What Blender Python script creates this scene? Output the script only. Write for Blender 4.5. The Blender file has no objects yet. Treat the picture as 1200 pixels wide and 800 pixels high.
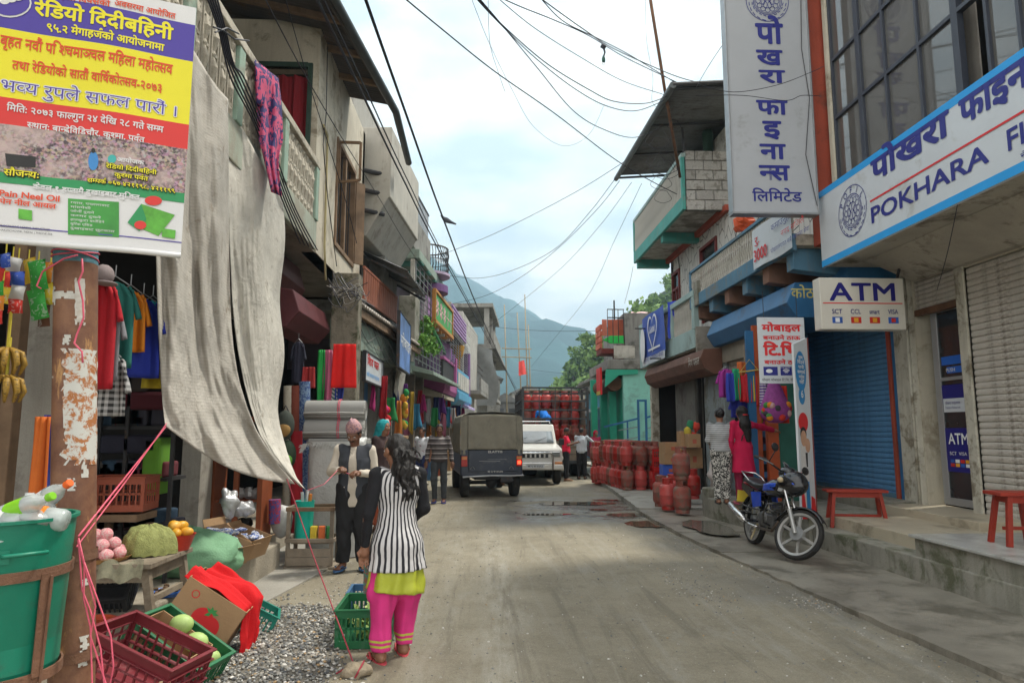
import bpy,bmesh,math,random
import numpy as np
from mathutils import Vector,Matrix,noise as mnoise
sc=bpy.context.scene
COL=sc.collection
RND=random.Random(11)
rad=math.radians
# camera
F_PX,CX,CY,HC=800.0,600.0,400.0,1.6
PITCH=math.atan(.12875);YAW=math.atan(.04125*math.cos(PITCH))
cam=bpy.data.cameras.new('camera');camo=bpy.data.objects.new('camera',cam);COL.objects.link(camo)
cam.sensor_width=36;cam.lens=24.0;cam.clip_start=.05;cam.clip_end=6000
camo.location=(0,0,HC);camo.rotation_euler=(math.pi/2+PITCH,0,-YAW)
sc.camera=camo
def ray(px,py):
 x=(px-CX)/F_PX;y=-(py-CY)/F_PX
 f=math.cos(PITCH)-y*math.sin(PITCH);u=math.sin(PITCH)+y*math.cos(PITCH)
 return(x*math.cos(YAW)+f*math.sin(YAW),-x*math.sin(YAW)+f*math.cos(YAW),u)
def G(px,py,z=0):
 d=ray(px,py);t=(z-HC)/d[2];return Vector((d[0]*t,d[1]*t,z))
def AX(px,py,X):
 d=ray(px,py);t=X/d[0];return Vector((X,d[1]*t,HC+d[2]*t))
def AY(px,py,Y):
 d=ray(px,py);t=Y/d[1];return Vector((d[0]*t,Y,HC+d[2]*t))
 # light and sky
SUN_EL,SUN_AZ=rad(62),rad(62)
wd=bpy.data.worlds.new("World");sc.world=wd;wd.use_nodes=True
nt=wd.node_tree;nt.nodes.clear()
wo=nt.nodes.new('ShaderNodeOutputWorld');bg=nt.nodes.new('ShaderNodeBackground');bg.inputs[1].default_value=.093
sky=nt.nodes.new('ShaderNodeTexSky');sky.sky_type='NISHITA';sky.sun_disc=False
sky.sun_elevation=SUN_EL;sky.sun_rotation=SUN_AZ;sky.dust_density=2.0;sky.air_density=1.0
tc=nt.nodes.new('ShaderNodeTexCoord');mp=nt.nodes.new('ShaderNodeMapping');mp.inputs['Scale'].default_value=(1.0,1.0,2.6)
n1=nt.nodes.new('ShaderNodeTexNoise');n1.inputs['Scale'].default_value=2.6;n1.inputs['Detail'].default_value=6;n1.inputs['Roughness'].default_value=.52;n1.inputs['Distortion'].default_value=.4
n2=nt.nodes.new('ShaderNodeTexNoise');n2.inputs['Scale'].default_value=5.5;n2.inputs['Detail'].default_value=5
cr=nt.nodes.new('ShaderNodeValToRGB');cr.color_ramp.elements[0].position=.30;cr.color_ramp.elements[1].position=.52
cr.color_ramp.elements[0].color=(.86,.86,.86,1);cr.color_ramp.elements[1].color=(1,1,1,1)
cc=nt.nodes.new('ShaderNodeValToRGB');cc.color_ramp.elements[0].position=.37;cc.color_ramp.elements[1].position=.60
cc.color_ramp.elements[0].color=(5.5,5.75,5.9,1);cc.color_ramp.elements[1].color=(10.6,10.1,9.3,1)
mx=nt.nodes.new('ShaderNodeMix');mx.data_type='RGBA'
nt.links.new(tc.outputs['Generated'],mp.inputs['Vector'])
for n in(n1,n2):nt.links.new(mp.outputs[0],n.inputs['Vector'])
nt.links.new(n1.outputs[0],cr.inputs[0]);nt.links.new(n2.outputs[0],cc.inputs[0])
nt.links.new(cr.outputs[0],mx.inputs[0]);nt.links.new(sky.outputs[0],mx.inputs[6]);nt.links.new(cc.outputs[0],mx.inputs[7])
nt.links.new(mx.outputs[2],bg.inputs[0]);nt.links.new(bg.outputs[0],wo.inputs[0])
sl=bpy.data.lights.new('sun','SUN');sl.energy=2.9;sl.angle=rad(8);sl.color=(1,.94,.82)
so=bpy.data.objects.new('sun',sl);COL.objects.link(so)
sdir=Vector((math.sin(SUN_AZ)*math.cos(SUN_EL),math.cos(SUN_AZ)*math.cos(SUN_EL),math.sin(SUN_EL)))
so.rotation_euler=sdir.to_track_quat('Z','Y').to_euler();so.location=(8,6,40)
vs=sc.view_settings;vs.view_transform='Standard';vs.look='None';vs.exposure=1.38;vs.gamma=1.0;vs.use_curve_mapping=False
sc.cycles.volume_bounces=0;sc.cycles.max_bounces=6;sc.cycles.diffuse_bounces=3;sc.cycles.glossy_bounces=3
sc.cycles.transparent_max_bounces=12;sc.cycles.volume_max_steps=64
# materials
MATS={}
def nodemat(name):
 m=bpy.data.materials.new(name);m.use_nodes=True
 return m,m.node_tree,m.node_tree.nodes['Principled BSDF']
def rgb(c):return(c[0],c[1],c[2],1)
def mth(t,op,a,b=None,clamp=False):
 n=t.nodes.new('ShaderNodeMath');n.operation=op;n.use_clamp=clamp
 for i,v in enumerate((a,b)):
  if v is None:continue
  if isinstance(v,(int,float)):n.inputs[i].default_value=v
  else:t.links.new(v,n.inputs[i])
 return n.outputs[0]
def mixc(t,f,a,b,mode='MIX'):
 n=t.nodes.new('ShaderNodeMix');n.data_type='RGBA';n.blend_type=mode
 for i,v in((0,f),(6,a),(7,b)):
  if isinstance(v,(int,float)):n.inputs[i].default_value=v
  elif isinstance(v,tuple):n.inputs[i].default_value=rgb(v)
  else:t.links.new(v,n.inputs[i])
 return n.outputs[2]
def noi(t,vec,scale,detail=4,rough=.55,dist=0):
 n=t.nodes.new('ShaderNodeTexNoise');n.inputs['Scale'].default_value=scale;n.inputs['Detail'].default_value=detail
 n.inputs['Roughness'].default_value=rough;n.inputs['Distortion'].default_value=dist
 if vec is not None:t.links.new(vec,n.inputs['Vector'])
 return n.outputs[0]
def ramp(t,f,a,b,ca=0.,cb=1.):
 n=t.nodes.new('ShaderNodeMapRange');n.inputs[1].default_value=a;n.inputs[2].default_value=b
 n.inputs[3].default_value=ca;n.inputs[4].default_value=cb;t.links.new(f,n.inputs[0]);return n.outputs[0]
def coords(t,scale=(1,1,1),kind='Object'):
 c=t.nodes.new('ShaderNodeTexCoord');m=t.nodes.new('ShaderNodeMapping');m.inputs['Scale'].default_value=scale
 t.links.new(c.outputs[kind],m.inputs[0]);return m.outputs[0]
SPECK=('concrete','plaster','screed','render','cement','wall','pillar','block','soffit','baluster','marble','paint','prop')
def mat(name,col,rough=.75,var=.22,scale=3.,bump=.25,bscale=40.,dirt=None,dirt_amt=.35,dscale=1.6,metal=0.,streak=0.,spec=.35,rnd=0.,alpha=1.,trans=0.,sub=0.):
 """painted / plaster / metal / cloth surface: base colour with patchy variation, dirt of its own shape, fine relief"""
 if name in MATS:return MATS[name]
 m,t,b=nodemat(name);MATS[name]=m
 v=coords(t);n=noi(t,v,scale,6,.62)
 lo=tuple(c*(1-var)for c in col);hi=tuple(min(1,c*(1+var))for c in col)
 c=mixc(t,ramp(t,n,.3,.7),lo,hi)
 if rnd:
  oi=t.nodes.new('ShaderNodeObjectInfo');hs=t.nodes.new('ShaderNodeHueSaturation')
  t.links.new(ramp(t,oi.outputs['Random'],0,1,1-rnd,1+rnd*.6),hs.inputs['Value'])
  t.links.new(ramp(t,oi.outputs['Random'],0,1,1,1-rnd*.5),hs.inputs['Saturation'])
  t.links.new(c,hs.inputs['Color']);c=hs.outputs[0]
 if streak:
  s=noi(t,coords(t,(9,9,.7)),1.0,4,.6)
  c=mixc(t,mth(t,'MULTIPLY',ramp(t,s,.5,.72),streak),c,tuple(q*.4 for q in col)if dirt is None else dirt)
 if dirt is not None:
  d=noi(t,v,dscale,8,.7,.3)
  w=1-dirt_amt
  c=mixc(t,ramp(t,d,.28+.42*w,.40+.42*w),c,dirt)
 if any(q in name for q in SPECK):c=mixc(t,ramp(t,noi(t,v,95,3,.8),.32,.68,0,.30),c,tuple(q*.45 for q in col))
 t.links.new(c,b.inputs['Base Color'])
 b.inputs['Roughness'].default_value=rough;b.inputs['Metallic'].default_value=metal
 b.inputs['Specular IOR Level'].default_value=spec
 if trans:b.inputs['Transmission Weight'].default_value=trans
 if alpha<1:b.inputs['Alpha'].default_value=alpha
 if sub:b.inputs['Subsurface Weight'].default_value=sub;b.inputs['Subsurface Radius'].default_value=(.02,.008,.005)
 if bump:
  bn=t.nodes.new('ShaderNodeBump');bn.inputs['Strength'].default_value=bump;bn.inputs['Distance'].default_value=.012
  bf=noi(t,v,bscale,5,.6)
  t.links.new(bf,bn.inputs['Height']);t.links.new(bn.outputs[0],b.inputs['Normal'])
 return m
def emis(name,col,s):
 m,t,b=nodemat(name);b.inputs['Base Color'].default_value=rgb(col);b.inputs['Emission Color'].default_value=rgb(col);b.inputs['Emission Strength'].default_value=s;MATS[name]=m;return m
 # mesh building
class MB:
 def __init__(s):s.v=[];s.f=[];s.m=[];s.mi=0
 def add(s,vs,fs):
  n=len(s.v);s.v+=[tuple(p)for p in vs];s.f+=[tuple(i+n for i in f)for f in fs];s.m+=[s.mi]*len(fs);return s
 def box(s,x0,x1,y0,y1,z0,z1):
  vs=[(x,y,z)for z in(z0,z1)for y in(y0,y1)for x in(x0,x1)]
  return s.add(vs,[(0,2,3,1),(4,5,7,6),(0,1,5,4),(2,6,7,3),(0,4,6,2),(1,3,7,5)])
 def obox(s,c,size,M=None,rz=0,rx=0,ry=0):
  if M is None:M=Matrix.Rotation(rz,3,'Z')@Matrix.Rotation(ry,3,'Y')@Matrix.Rotation(rx,3,'X')
  a,b,d=(q/2 for q in size);c=Vector(c)
  vs=[c+M@Vector((x,y,z))for z in(-d,d)for y in(-b,b)for x in(-a,a)]
  return s.add(vs,[(0,2,3,1),(4,5,7,6),(0,1,5,4),(2,6,7,3),(0,4,6,2),(1,3,7,5)])
 def bar(s,p,q,w,h=None,up=(0,0,1)):
  p,q=Vector(p),Vector(q);d=q-p;L=d.length;h=h or w
  if L<1e-6:return s
  d.normalize();u=Vector(up)
  if abs(d.dot(u))>.98:u=Vector((0,1,0))
  x=d.cross(u).normalized();y=x.cross(d)
  M=Matrix((x,d,y)).transposed()
  return s.obox((p+q)/2,(w,L,h),M)
 def tube(s,pts,r,n=6,cap=True,r1=None):
  P=[Vector(p)for p in pts];k=len(P);vs=[];fs=[];px=None
  for i,p in enumerate(P):
   d=(P[min(i+1,k-1)]-P[max(i-1,0)]).normalized()
   if px is None:
    u=Vector((0,0,1))if abs(d.z)<.9 else Vector((1,0,0));px=d.cross(u).normalized()
   px=(px-d*px.dot(d)).normalized();py=d.cross(px)
   rr=(r if not callable(r)else r(i/(k-1)))if r1 is None else r+(r1-r)*i/(k-1)
   for j in range(n):
    a=2*math.pi*j/n;vs.append(p+px*math.cos(a)*rr+py*math.sin(a)*rr)
  for i in range(k-1):
   for j in range(n):fs.append((i*n+j,i*n+(j+1)%n,(i+1)*n+(j+1)%n,(i+1)*n+j))
  if cap:fs+=[tuple(range(n))[::-1],tuple((k-1)*n+j for j in range(n))]
  return s.add(vs,fs)
 def lathe(s,prof,c=(0,0,0),n=16,cap=True,sx=1.,sy=1.):
  c=Vector(c);vs=[];fs=[];k=len(prof)
  for r,z in prof:
   for j in range(n):
    a=2*math.pi*j/n;vs.append(c+Vector((r*sx*math.cos(a),r*sy*math.sin(a),z)))
  for i in range(k-1):
   for j in range(n):fs.append((i*n+j,i*n+(j+1)%n,(i+1)*n+(j+1)%n,(i+1)*n+j))
  if cap:fs+=[tuple(range(n))[::-1],tuple((k-1)*n+j for j in range(n))]
  return s.add(vs,fs)
 def ell(s,c,rr,nu=12,nv=8,M=None,jit=0,seed=0):
  c=Vector(c);vs=[];fs=[];rx,ry,rz=(rr,)*3 if isinstance(rr,(int,float))else rr
  for i in range(nv+1):
   t=math.pi*i/nv
   for j in range(nu):
    a=2*math.pi*j/nu;p=Vector((rx*math.sin(t)*math.cos(a),ry*math.sin(t)*math.sin(a),rz*math.cos(t)))
    if jit:p*=1+jit*mnoise.noise(p.normalized()*1.7+Vector((seed*3.1,seed*1.7,0)))
    if M is not None:p=M@p
    vs.append(c+p)
  for i in range(nv):
   for j in range(nu):fs.append((i*nu+j,(i+1)*nu+j,(i+1)*nu+(j+1)%nu,i*nu+(j+1)%nu))
  return s.add(vs,fs)
 def grid(s,fn,nu,nv):
  vs=[fn(i/nu,j/nv)for j in range(nv+1)for i in range(nu+1)]
  return s.add(vs,[(j*(nu+1)+i,j*(nu+1)+i+1,(j+1)*(nu+1)+i+1,(j+1)*(nu+1)+i)for j in range(nv)for i in range(nu)])
 def prism(s,poly,z0,z1):
  n=len(poly);vs=[(p[0],p[1],z0)for p in poly]+[(p[0],p[1],z1)for p in poly]
  return s.add(vs,[tuple(range(n))[::-1],tuple(range(n,2*n))]+[(i,(i+1)%n,n+(i+1)%n,n+i)for i in range(n)])
 def prism_ax(s,poly,a0,a1,ax='y'):
  """polygon in the plane across axis ax, extruded along it"""
  n=len(poly)
  mk={'y':lambda p,a:(p[0],a,p[1]),'x':lambda p,a:(a,p[0],p[1]),'z':lambda p,a:(p[0],p[1],a)}[ax]
  vs=[mk(p,a0)for p in poly]+[mk(p,a1)for p in poly]
  return s.add(vs,[tuple(range(n))[::-1],tuple(range(n,2*n))]+[(i,(i+1)%n,n+(i+1)%n,n+i)for i in range(n)])
 def quad(s,a,b,c,d):return s.add([a,b,c,d],[(0,1,2,3)])
 def xf(s,M):s.v=[tuple(M@Vector(p))for p in s.v];return s
 def merge(s,o):n=len(s.v);s.v+=o.v;s.f+=[tuple(i+n for i in f)for f in o.f];s.m+=o.m;return s
MWORLD={};KIDS={}
def wm(o):return MWORLD.get(o.name,Matrix.Identity(4))
def link(o,parent=None):
 COL.objects.link(o)
 if parent is not None:o.parent=parent;KIDS.setdefault(parent.name,[]).append(o)
 return o
def T(name,label=None,cat=None,loc=(0,0,0),rz=0,group=None,kind=None,rot=None):
 o=bpy.data.objects.new(name,None);COL.objects.link(o);o.empty_display_size=.2
 o.location=loc;o.rotation_euler=rot if rot else(0,0,rz)
 MWORLD[o.name]=Matrix.LocRotScale(Vector(loc),o.rotation_euler.to_quaternion(),None)
 return tag(o,label,cat,group,kind)
def tag(o,label=None,cat=None,group=None,kind=None):
 if label:o['label']=label
 if cat:o['category']=cat
 if group:o['group']=group
 if kind:o['kind']=kind
 return o
def O(name,mb,m,parent=None,local=False,smooth=False,bev=0,label=None,kind=None,solid=0,subd=0,origin=None):
 """ONE mesh object; vertices given in world space unless local (then in the space of the parent)"""
 me=bpy.data.meshes.new(name)
 vs=mb.v
 M=Matrix.Identity(4)
 if parent is not None and not local:
  Mi=wm(parent).inverted();vs=[tuple(Mi@Vector(p))for p in vs]
 if origin=='c':
  c=np.array(vs,dtype=float);c=(c.min(0)+c.max(0))/2;c[2]=np.array(vs)[:,2].min();c=Vector(c)
  vs=[tuple(Vector(p)-c)for p in vs]
 me.from_pydata(vs,[],mb.f)
 ms=m if isinstance(m,(list,tuple))else[m]
 for q in ms:me.materials.append(q)
 if len(ms)>1:me.polygons.foreach_set('material_index',mb.m)
 bm=bmesh.new();bm.from_mesh(me);bmesh.ops.recalc_face_normals(bm,faces=bm.faces[:]);bm.to_mesh(me);bm.free()
 if smooth:
  me.polygons.foreach_set('use_smooth',[True]*len(me.polygons))
  if smooth==2:me.set_sharp_from_angle(angle=rad(38))
 o=bpy.data.objects.new(name,me);link(o,parent)
 if origin=='c':o.location=c
 MWORLD[o.name]=wm(parent)@Matrix.Translation(o.location)if parent is not None else Matrix.Translation(o.location)
 if solid:md=o.modifiers.new('s','SOLIDIFY');md.thickness=solid;md.offset=0
 if subd:md=o.modifiers.new('d','SUBSURF');md.levels=subd;md.render_levels=subd
 if bev:md=o.modifiers.new('b','BEVEL');md.width=bev;md.segments=2;md.limit_method='ANGLE';md.angle_limit=rad(40)
 if label:o['label']=label
 if kind:o['kind']=kind
 return o
def inst(src,loc,parent=None,rot=None,scale=None,mm=None):
 """a copy of one mesh part that shares its mesh data; loc in the parent's space"""
 o=src.copy();link(o,parent);o.location=loc
 if rot is not None:o.rotation_euler=rot
 if scale is not None:o.scale=scale
 if mm is not None:
  o.material_slots[0].link='OBJECT';o.material_slots[0].material=mm
 return o
def copy_tree(root,loc,rz=None,label=None,group=None,rot=None,mats=None):
 def rec(o,par):
  c=o.copy();link(c,par)
  if mats and o.data is not None and o.type=='MESH':
   for i,sl_ in enumerate(c.material_slots):
    if sl_.material and sl_.material.name in mats:sl_.link='OBJECT';sl_.material=mats[sl_.material.name]
  for k in list(KIDS.get(o.name,[])):rec(k,c)
  return c
 c=rec(root,None);c.location=loc
 if rz is not None:c.rotation_euler=(0,0,rz)
 if rot is not None:c.rotation_euler=rot
 if label:c['label']=label
 if group:c['group']=group
 MWORLD[c.name]=Matrix.LocRotScale(Vector(loc),c.rotation_euler.to_quaternion(),None)
 return c
def sag(p,q,s,n=14,side=0):
 p,q=Vector(p),Vector(q)
 return[p.lerp(q,i/n)+Vector((0,0,-4*s*(i/n)*(1-i/n)))+Vector((side*math.sin(i/n*math.pi*3),0,0))for i in range(n+1)]
 # lettering (glyph outlines as flat print)
_gc={}
def _raw(s,bold):
 key=(s,bold)
 if key in _gc:return _gc[key]
 c=bpy.data.curves.new('glyphs','FONT');c.body=s;c.offset=bold;c.resolution_u=3
 o=bpy.data.objects.new('glyphs',c);COL.objects.link(o)
 me=bpy.data.meshes.new_from_object(o.evaluated_get(bpy.context.evaluated_depsgraph_get()))
 V=[tuple(v.co)for v in me.vertices];Fc=[tuple(p.vertices)for p in me.polygons]
 bpy.data.objects.remove(o);bpy.data.curves.remove(c);bpy.data.meshes.remove(me)
 _gc[key]=(V,Fc);return _gc[key]
def _width(s):
 a=_raw(s+'|',0)[0];b=_raw('|',0)[0]
 return max(v[0]for v in a)-max(v[0]for v in b)
_CONS='[\u0915-\u0939]'
def dv(s):
 '''standard Devanagari spelling to drawing order: short i first, half forms as X~, reph ^ and rakar _ after the cluster'''
 import re
 def f(m):
  c=m.group(0);rep=rak=''
  if re.match('\u0930\u094d'+_CONS,c):c=c[2:];rep='^'
  c2=c.replace('\u094d\u0930','_')
  c2=c2.replace('\u094d','~')
  if '\u093f' in c2:c2='\u093f'+c2.replace('\u093f','')
  return c2+rep
 return re.sub('(?:'+_CONS+'\u094d)*'+_CONS+'[\u093e-\u094c\u0902\u0901]*',f,s)
def text_mesh(s,bold=0.0):
 """2-D glyph layout. 'ि' is typed BEFORE its consonant; 'X~' = half form (stem trimmed); '^' = reph over what follows"""
 out=MB();x=0.;seg='';toks=[];i=0;s=dv(s)
 while i<len(s):
  if i+1<len(s)and s[i+1]=='~':
   if seg:toks.append(('s',seg));seg=''
   toks.append(('h',s[i]));i+=2;continue
  if s[i]in '^_':
   if seg:toks.append(('s',seg));seg=''
   toks.append(('r' if s[i]=='^' else 'k',''));i+=1;continue
  seg+=s[i];i+=1
 if seg:toks.append(('s',seg))
 for k,g in toks:
  if k=='k':
   out.quad((x-.42,.10,0),(x-.22,.26,0),(x-.22,.33,0),(x-.46,.15,0));continue
  if k=='r':
   pts=[(x-.12+.09*math.cos(a),.80+.10*math.sin(a))for a in np.linspace(-.2,3.6,8)]
   for a,b in zip(pts[:-1],pts[1:]):
    dx,dy=b[0]-a[0],b[1]-a[1];l=math.hypot(dx,dy);nx,ny=-dy/l*.035,dx/l*.035
    out.quad((a[0]-nx,a[1]-ny,0),(b[0]-nx,b[1]-ny,0),(b[0]+nx,b[1]+ny,0),(a[0]+nx,a[1]+ny,0))
   continue
  V,Fc=_raw(g,bold)
  if k=='s':
   out.add([(v[0]+x,v[1],0)for v in V],Fc);x+=_width(g)
  else:
   w=_width(g);cut=w-.155
   bm=bmesh.new();vv=[bm.verts.new(v)for v in V]
   for f in Fc:
    try:bm.faces.new([vv[i]for i in f])
    except ValueError:pass
   r=bmesh.ops.bisect_plane(bm,geom=bm.verts[:]+bm.edges[:]+bm.faces[:],plane_co=(cut,0,0),plane_no=(1,0,0),clear_outer=True)
   bm.verts.index_update()
   out.add([(v.co.x+x,v.co.y,0)for v in bm.verts],[tuple(v.index for v in f.verts)for f in bm.faces]);bm.free();x+=cut
 return out
def lettering(lines,name,parent,frame,m=None,lift=.004):
 """lines: (text, u, v, height, width or None, material index, bold, align). frame: (origin, U axis, V axis, normal) world.
    u,v in metres in the panel's plane. All lines of one panel become ONE flat printed part"""
 o0,U,V,N=(Vector(q)for q in frame);out=MB()
 for L in lines:
  s,u,v,h,w,mi,bold,al=L
  tm=text_mesh(s,0.0)
  if not tm.v:continue
  if bold:
   bv,bf=list(tm.v),list(tm.f)
   for dx,dy,dz in((bold,bold*.6,.03),(-bold,bold*.6,.06),(bold,-bold*.6,.09),(-bold,-bold*.6,.12),(0,bold,.15),(0,-bold,.18)):
    tm.add([(p[0]+dx,p[1]+dy,dz)for p in bv],bf)
  xs=[p[0]for p in tm.v];x0,x1=min(xs),max(xs);k=h/.70
  kx=k if w is None else w/(x1-x0)
  sh={'l':0,'c':-(x1-x0)*kx/2,'r':-(x1-x0)*kx}[al]
  tm.v=[tuple(o0+U*(u+sh+(p[0]-x0)*kx)+V*(v+p[1]*k)+N*(lift+.0012*mi+.005*p[2]))for p in tm.v]
  tm.m=[mi]*len(tm.f);out.merge(tm)
 return O(name,out,m,parent,kind='stuff')
def wrapframe(o,U,V):
 U,V=Vector(U).normalized(),Vector(V).normalized();return(Vector(o),U,V,U.cross(V).normalized())
 # THE SETTING
def hgt(x,y):
 return.022*mnoise.noise(Vector((x*.45,y*.3,0)))+.008*mnoise.noise(Vector((x*1.9,y*1.3,3)))+.004*mnoise.noise(Vector((x*6,y*5,7)))
def ground_material():
 m,t,b=nodemat('packed_mud');v=coords(t)
 big=noi(t,v,.35,5,.6);mid=noi(t,v,1.7,8,.7,.4);fine=noi(t,v,26,6,.75)
 c=mixc(t,ramp(t,mid,.34,.66),(.205,.178,.125),(.31,.277,.205))
 c=mixc(t,mth(t,'MULTIPLY',ramp(t,fine,.45,.75),.55),c,(.36,.33,.26))
 c=mixc(t,mth(t,'MULTIPLY',ramp(t,noi(t,v,14,8,.8,.3),.60,.66),.55),c,(.09,.078,.055))
 c=mixc(t,mth(t,'MULTIPLY',ramp(t,noi(t,coords(t,(1.2,.45,1)),2.2,8,.75,.6),.55,.62),.5),c,(.33,.315,.27))
 sx=t.nodes.new('ShaderNodeSeparateXYZ');t.links.new(v,sx.inputs[0])
 wob=noi(t,coords(t,(.2,.35,1)),1.0,3)
 xx=mth(t,'ADD',sx.outputs[0],mth(t,'MULTIPLY',mth(t,'SUBTRACT',wob,.5),.9))
 def band(x0,w):
  d=mth(t,'ABSOLUTE',mth(t,'SUBTRACT',xx,x0));return ramp(t,d,w,0,0,1)
 tr=mth(t,'ADD',band(.16,.32),mth(t,'MULTIPLY',band(-.35,.22),.45));
 tr=mth(t,'MULTIPLY',tr,ramp(t,noi(t,coords(t,(5,.9,1)),2.0,6,.7),.38,.62));tr=mth(t,'MULTIPLY',tr,ramp(t,sx.outputs[1],13,9))
 c=mixc(t,mth(t,'MULTIPLY',tr,.8,True),c,(.44,.42,.36))
 sk=noi(t,coords(t,(2.6,.16,1)),1.6,7,.7,.5);c=mixc(t,ramp(t,sk,.55,.66,0,.55),c,(.36,.34,.29));c=mixc(t,ramp(t,sk,.46,.36,0,.6),c,(.15,.13,.095))
 wn=noi(t,coords(t,(.55,.8,1)),1.0,6,.65)
 wy=mth(t,'MULTIPLY',ramp(t,sx.outputs[1],11.2,12.6),ramp(t,sx.outputs[1],17.2,15.6));wx=ramp(t,sx.outputs[0],-.3,.7)
 wet=mth(t,'MULTIPLY',mth(t,'MULTIPLY',wy,wx),ramp(t,wn,.40,.52))
 w2=mth(t,'MULTIPLY',ramp(t,sx.outputs[0],1.9,2.9),ramp(t,noi(t,coords(t,(.8,.5,1)),1.3,6,.7),.42,.56))
 wet=mth(t,'MAXIMUM',wet,mth(t,'MULTIPLY',w2,.6))
 c=mixc(t,mth(t,'MULTIPLY',wet,.8),c,(.085,.085,.08))
 dk=ramp(t,noi(t,v,.8,7,.75,.8),.60,.70);c=mixc(t,mth(t,'MULTIPLY',dk,.6),c,(.10,.088,.06))
 c=mixc(t,ramp(t,noi(t,v,130,3,.85),.35,.65,0,.5),c,(.10,.09,.065));c=mixc(t,ramp(t,noi(t,v,75,4,.85),.60,.68,0,.75),c,(.42,.40,.34))
 t.links.new(c,b.inputs['Base Color'])
 t.links.new(ramp(t,wet,0,1,.82,.22),b.inputs['Roughness']);b.inputs['Specular IOR Level'].default_value=.4
 bn=t.nodes.new('ShaderNodeBump');bn.inputs['Distance'].default_value=.02
 t.links.new(ramp(t,wet,0,1,.9,.25),bn.inputs['Strength'])
 h=mth(t,'ADD',mth(t,'MULTIPLY',noi(t,v,55,6,.7),.5),mth(t,'MULTIPLY',noi(t,v,9,6,.7),1.0))
 t.links.new(h,bn.inputs['Height']);t.links.new(bn.outputs[0],b.inputs['Normal'])
 return m
M_MUD=ground_material()
def sheet(name,xs,ys,z,m,kind='structure',relief=1.):
 mb=MB();nx,ny=len(xs),len(ys)
 mb.add([(x,y,z+relief*hgt(x,y))for y in ys for x in xs],[(j*nx+i,j*nx+i+1,(j+1)*nx+i+1,(j+1)*nx+i)for j in range(ny-1)for i in range(nx-1)])
 return tag(O(name,mb,m,smooth=True),kind=kind)
sheet('road',np.arange(-4.4,5.61,.1),np.concatenate([np.arange(1.2,12,.1),np.arange(12,30.1,.25)]),0,M_MUD)
sheet('ground',[-2000,-300,-60,-12,15,60,300,2000],[-60,-20,0,30,60,120,300,900,2600],-.06,mat('earth',(.16,.15,.10),.9,.3,.2),relief=0)
sheet('road_far',np.arange(-4.4,16,.6),np.arange(30.1,95,.8),0,M_MUD,relief=.4)
M_CONC=mat('wet_concrete',(.25,.23,.19),.4,.3,1.3,.5,60,dirt=(.12,.11,.085),dirt_amt=.5,dscale=1.6,spec=.5)
M_CONCD=mat('dry_concrete',(.33,.315,.28),.85,.22,1.6,.6,50,dirt=(.14,.13,.10),dirt_amt=.4,dscale=1.4)
M_CONCM=mat('mossy_concrete',(.27,.26,.22),.85,.25,1.8,.7,40,dirt=(.10,.105,.06),dirt_amt=.46,dscale=2.6,streak=.5)
edge=[(3.62,2.0),(3.34,4.45),(3.2,6.2),(3.06,8.48),(2.97,10.3),(2.95,12.1),(3.0,13.5),(3.14,15.5),(3.32,18.2),(3.5,22),(3.8,28)]
def edge_x(y):
 for(x0,y0),(x1,y1)in zip(edge[:-1],edge[1:]):
  if y0<=y<=y1:return x0+(x1-x0)*(y-y0)/(y1-y0)
 return edge[-1][0]
pv=T('pavement',None,None,(0,0,0),kind='structure')
ys=[2.0,4.3,6.7,8.9,10.6,12.4,13.45,16.0,18.6,21.5,25,28]
for k,(a,b)in enumerate(zip(ys[:-1],ys[1:])):
 mb=MB();n=14;tilt=RND.uniform(-.008,.008);zz=.045+RND.uniform(-.008,.01)+(.05 if a>13 else 0)
 L=[(edge_x(a+.012+(b-a-.024)*i/n)+.035*mnoise.noise(Vector((a+i*.9,3,0)))+(.03*RND.random()if i%3==0 else 0),a+.012+(b-a-.024)*i/n)for i in range(n+1)]
 poly=L+[(5.4,b-.012),(5.4,a+.012)]
 mb.prism([(x,y)for x,y in poly][::-1],-.12,zz)
 mb.v=[(x,y,z+tilt*(x-3))for x,y,z in mb.v]
 O('slab',mb,M_CONC if b<13.5 else M_CONCD,pv)
def ledge(name,poly,z0,z1,m,**k):
 mb=MB();mb.prism(poly,z0,z1);return O(name,mb,m,**k)
lr=T('shop_platform',None,None,(4.5,8,0),kind='structure')
ledge('ledge',[(4.56,2.5),(7,2.5),(7,9.35),(4.47,9.35)],-.05,.29,M_CONCM,parent=lr,bev=.015)
ledge('ledge',[(4.43,9.36),(5.9,9.36),(5.9,12.25),(3.97,12.25)],-.05,.40,M_CONCM,parent=lr,bev=.02)
M_MARB=mat('grey_marble',(.42,.42,.40),.3,.16,1.2,.1,30,dirt=(.24,.24,.22),dirt_amt=.45,dscale=1.2)
M_TILE=mat('cream_tile',(.42,.37,.28),.45,.1,1,.1,20,dirt=(.25,.22,.16),dirt_amt=.4)
ledge('step_riser',[(4.53,2.5),(7,2.5),(7,7.2),(4.53,7.2)],.28,.475,M_CONCM,parent=lr)
for k,(a,b)in enumerate(((2.5,4.4),(4.404,5.9),(5.904,7.25))):ledge('marble_slab',[(4.49,a),(5.3,a),(5.3,b),(4.49,b)],.477,.505+.001*k,M_MARB,parent=lr,bev=.006)
for k,(a,b)in enumerate(((2.5,4.4),(4.404,5.9),(5.904,7.25))):ledge('marble_slab',[(5.304,a),(6.6,a),(6.6,b),(5.304,b)],.477,.506+.001*k,M_MARB,parent=lr,bev=.006)
for i,(xa,xb)in enumerate(((4.75,5.35),(5.354,5.9),(5.904,6.5))):
 ledge('floor_tile',[(xa,7.26),(xb,7.26),(xb,9.3),(xa,9.3)],.27,.43,M_TILE,parent=lr,bev=.006)
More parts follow.
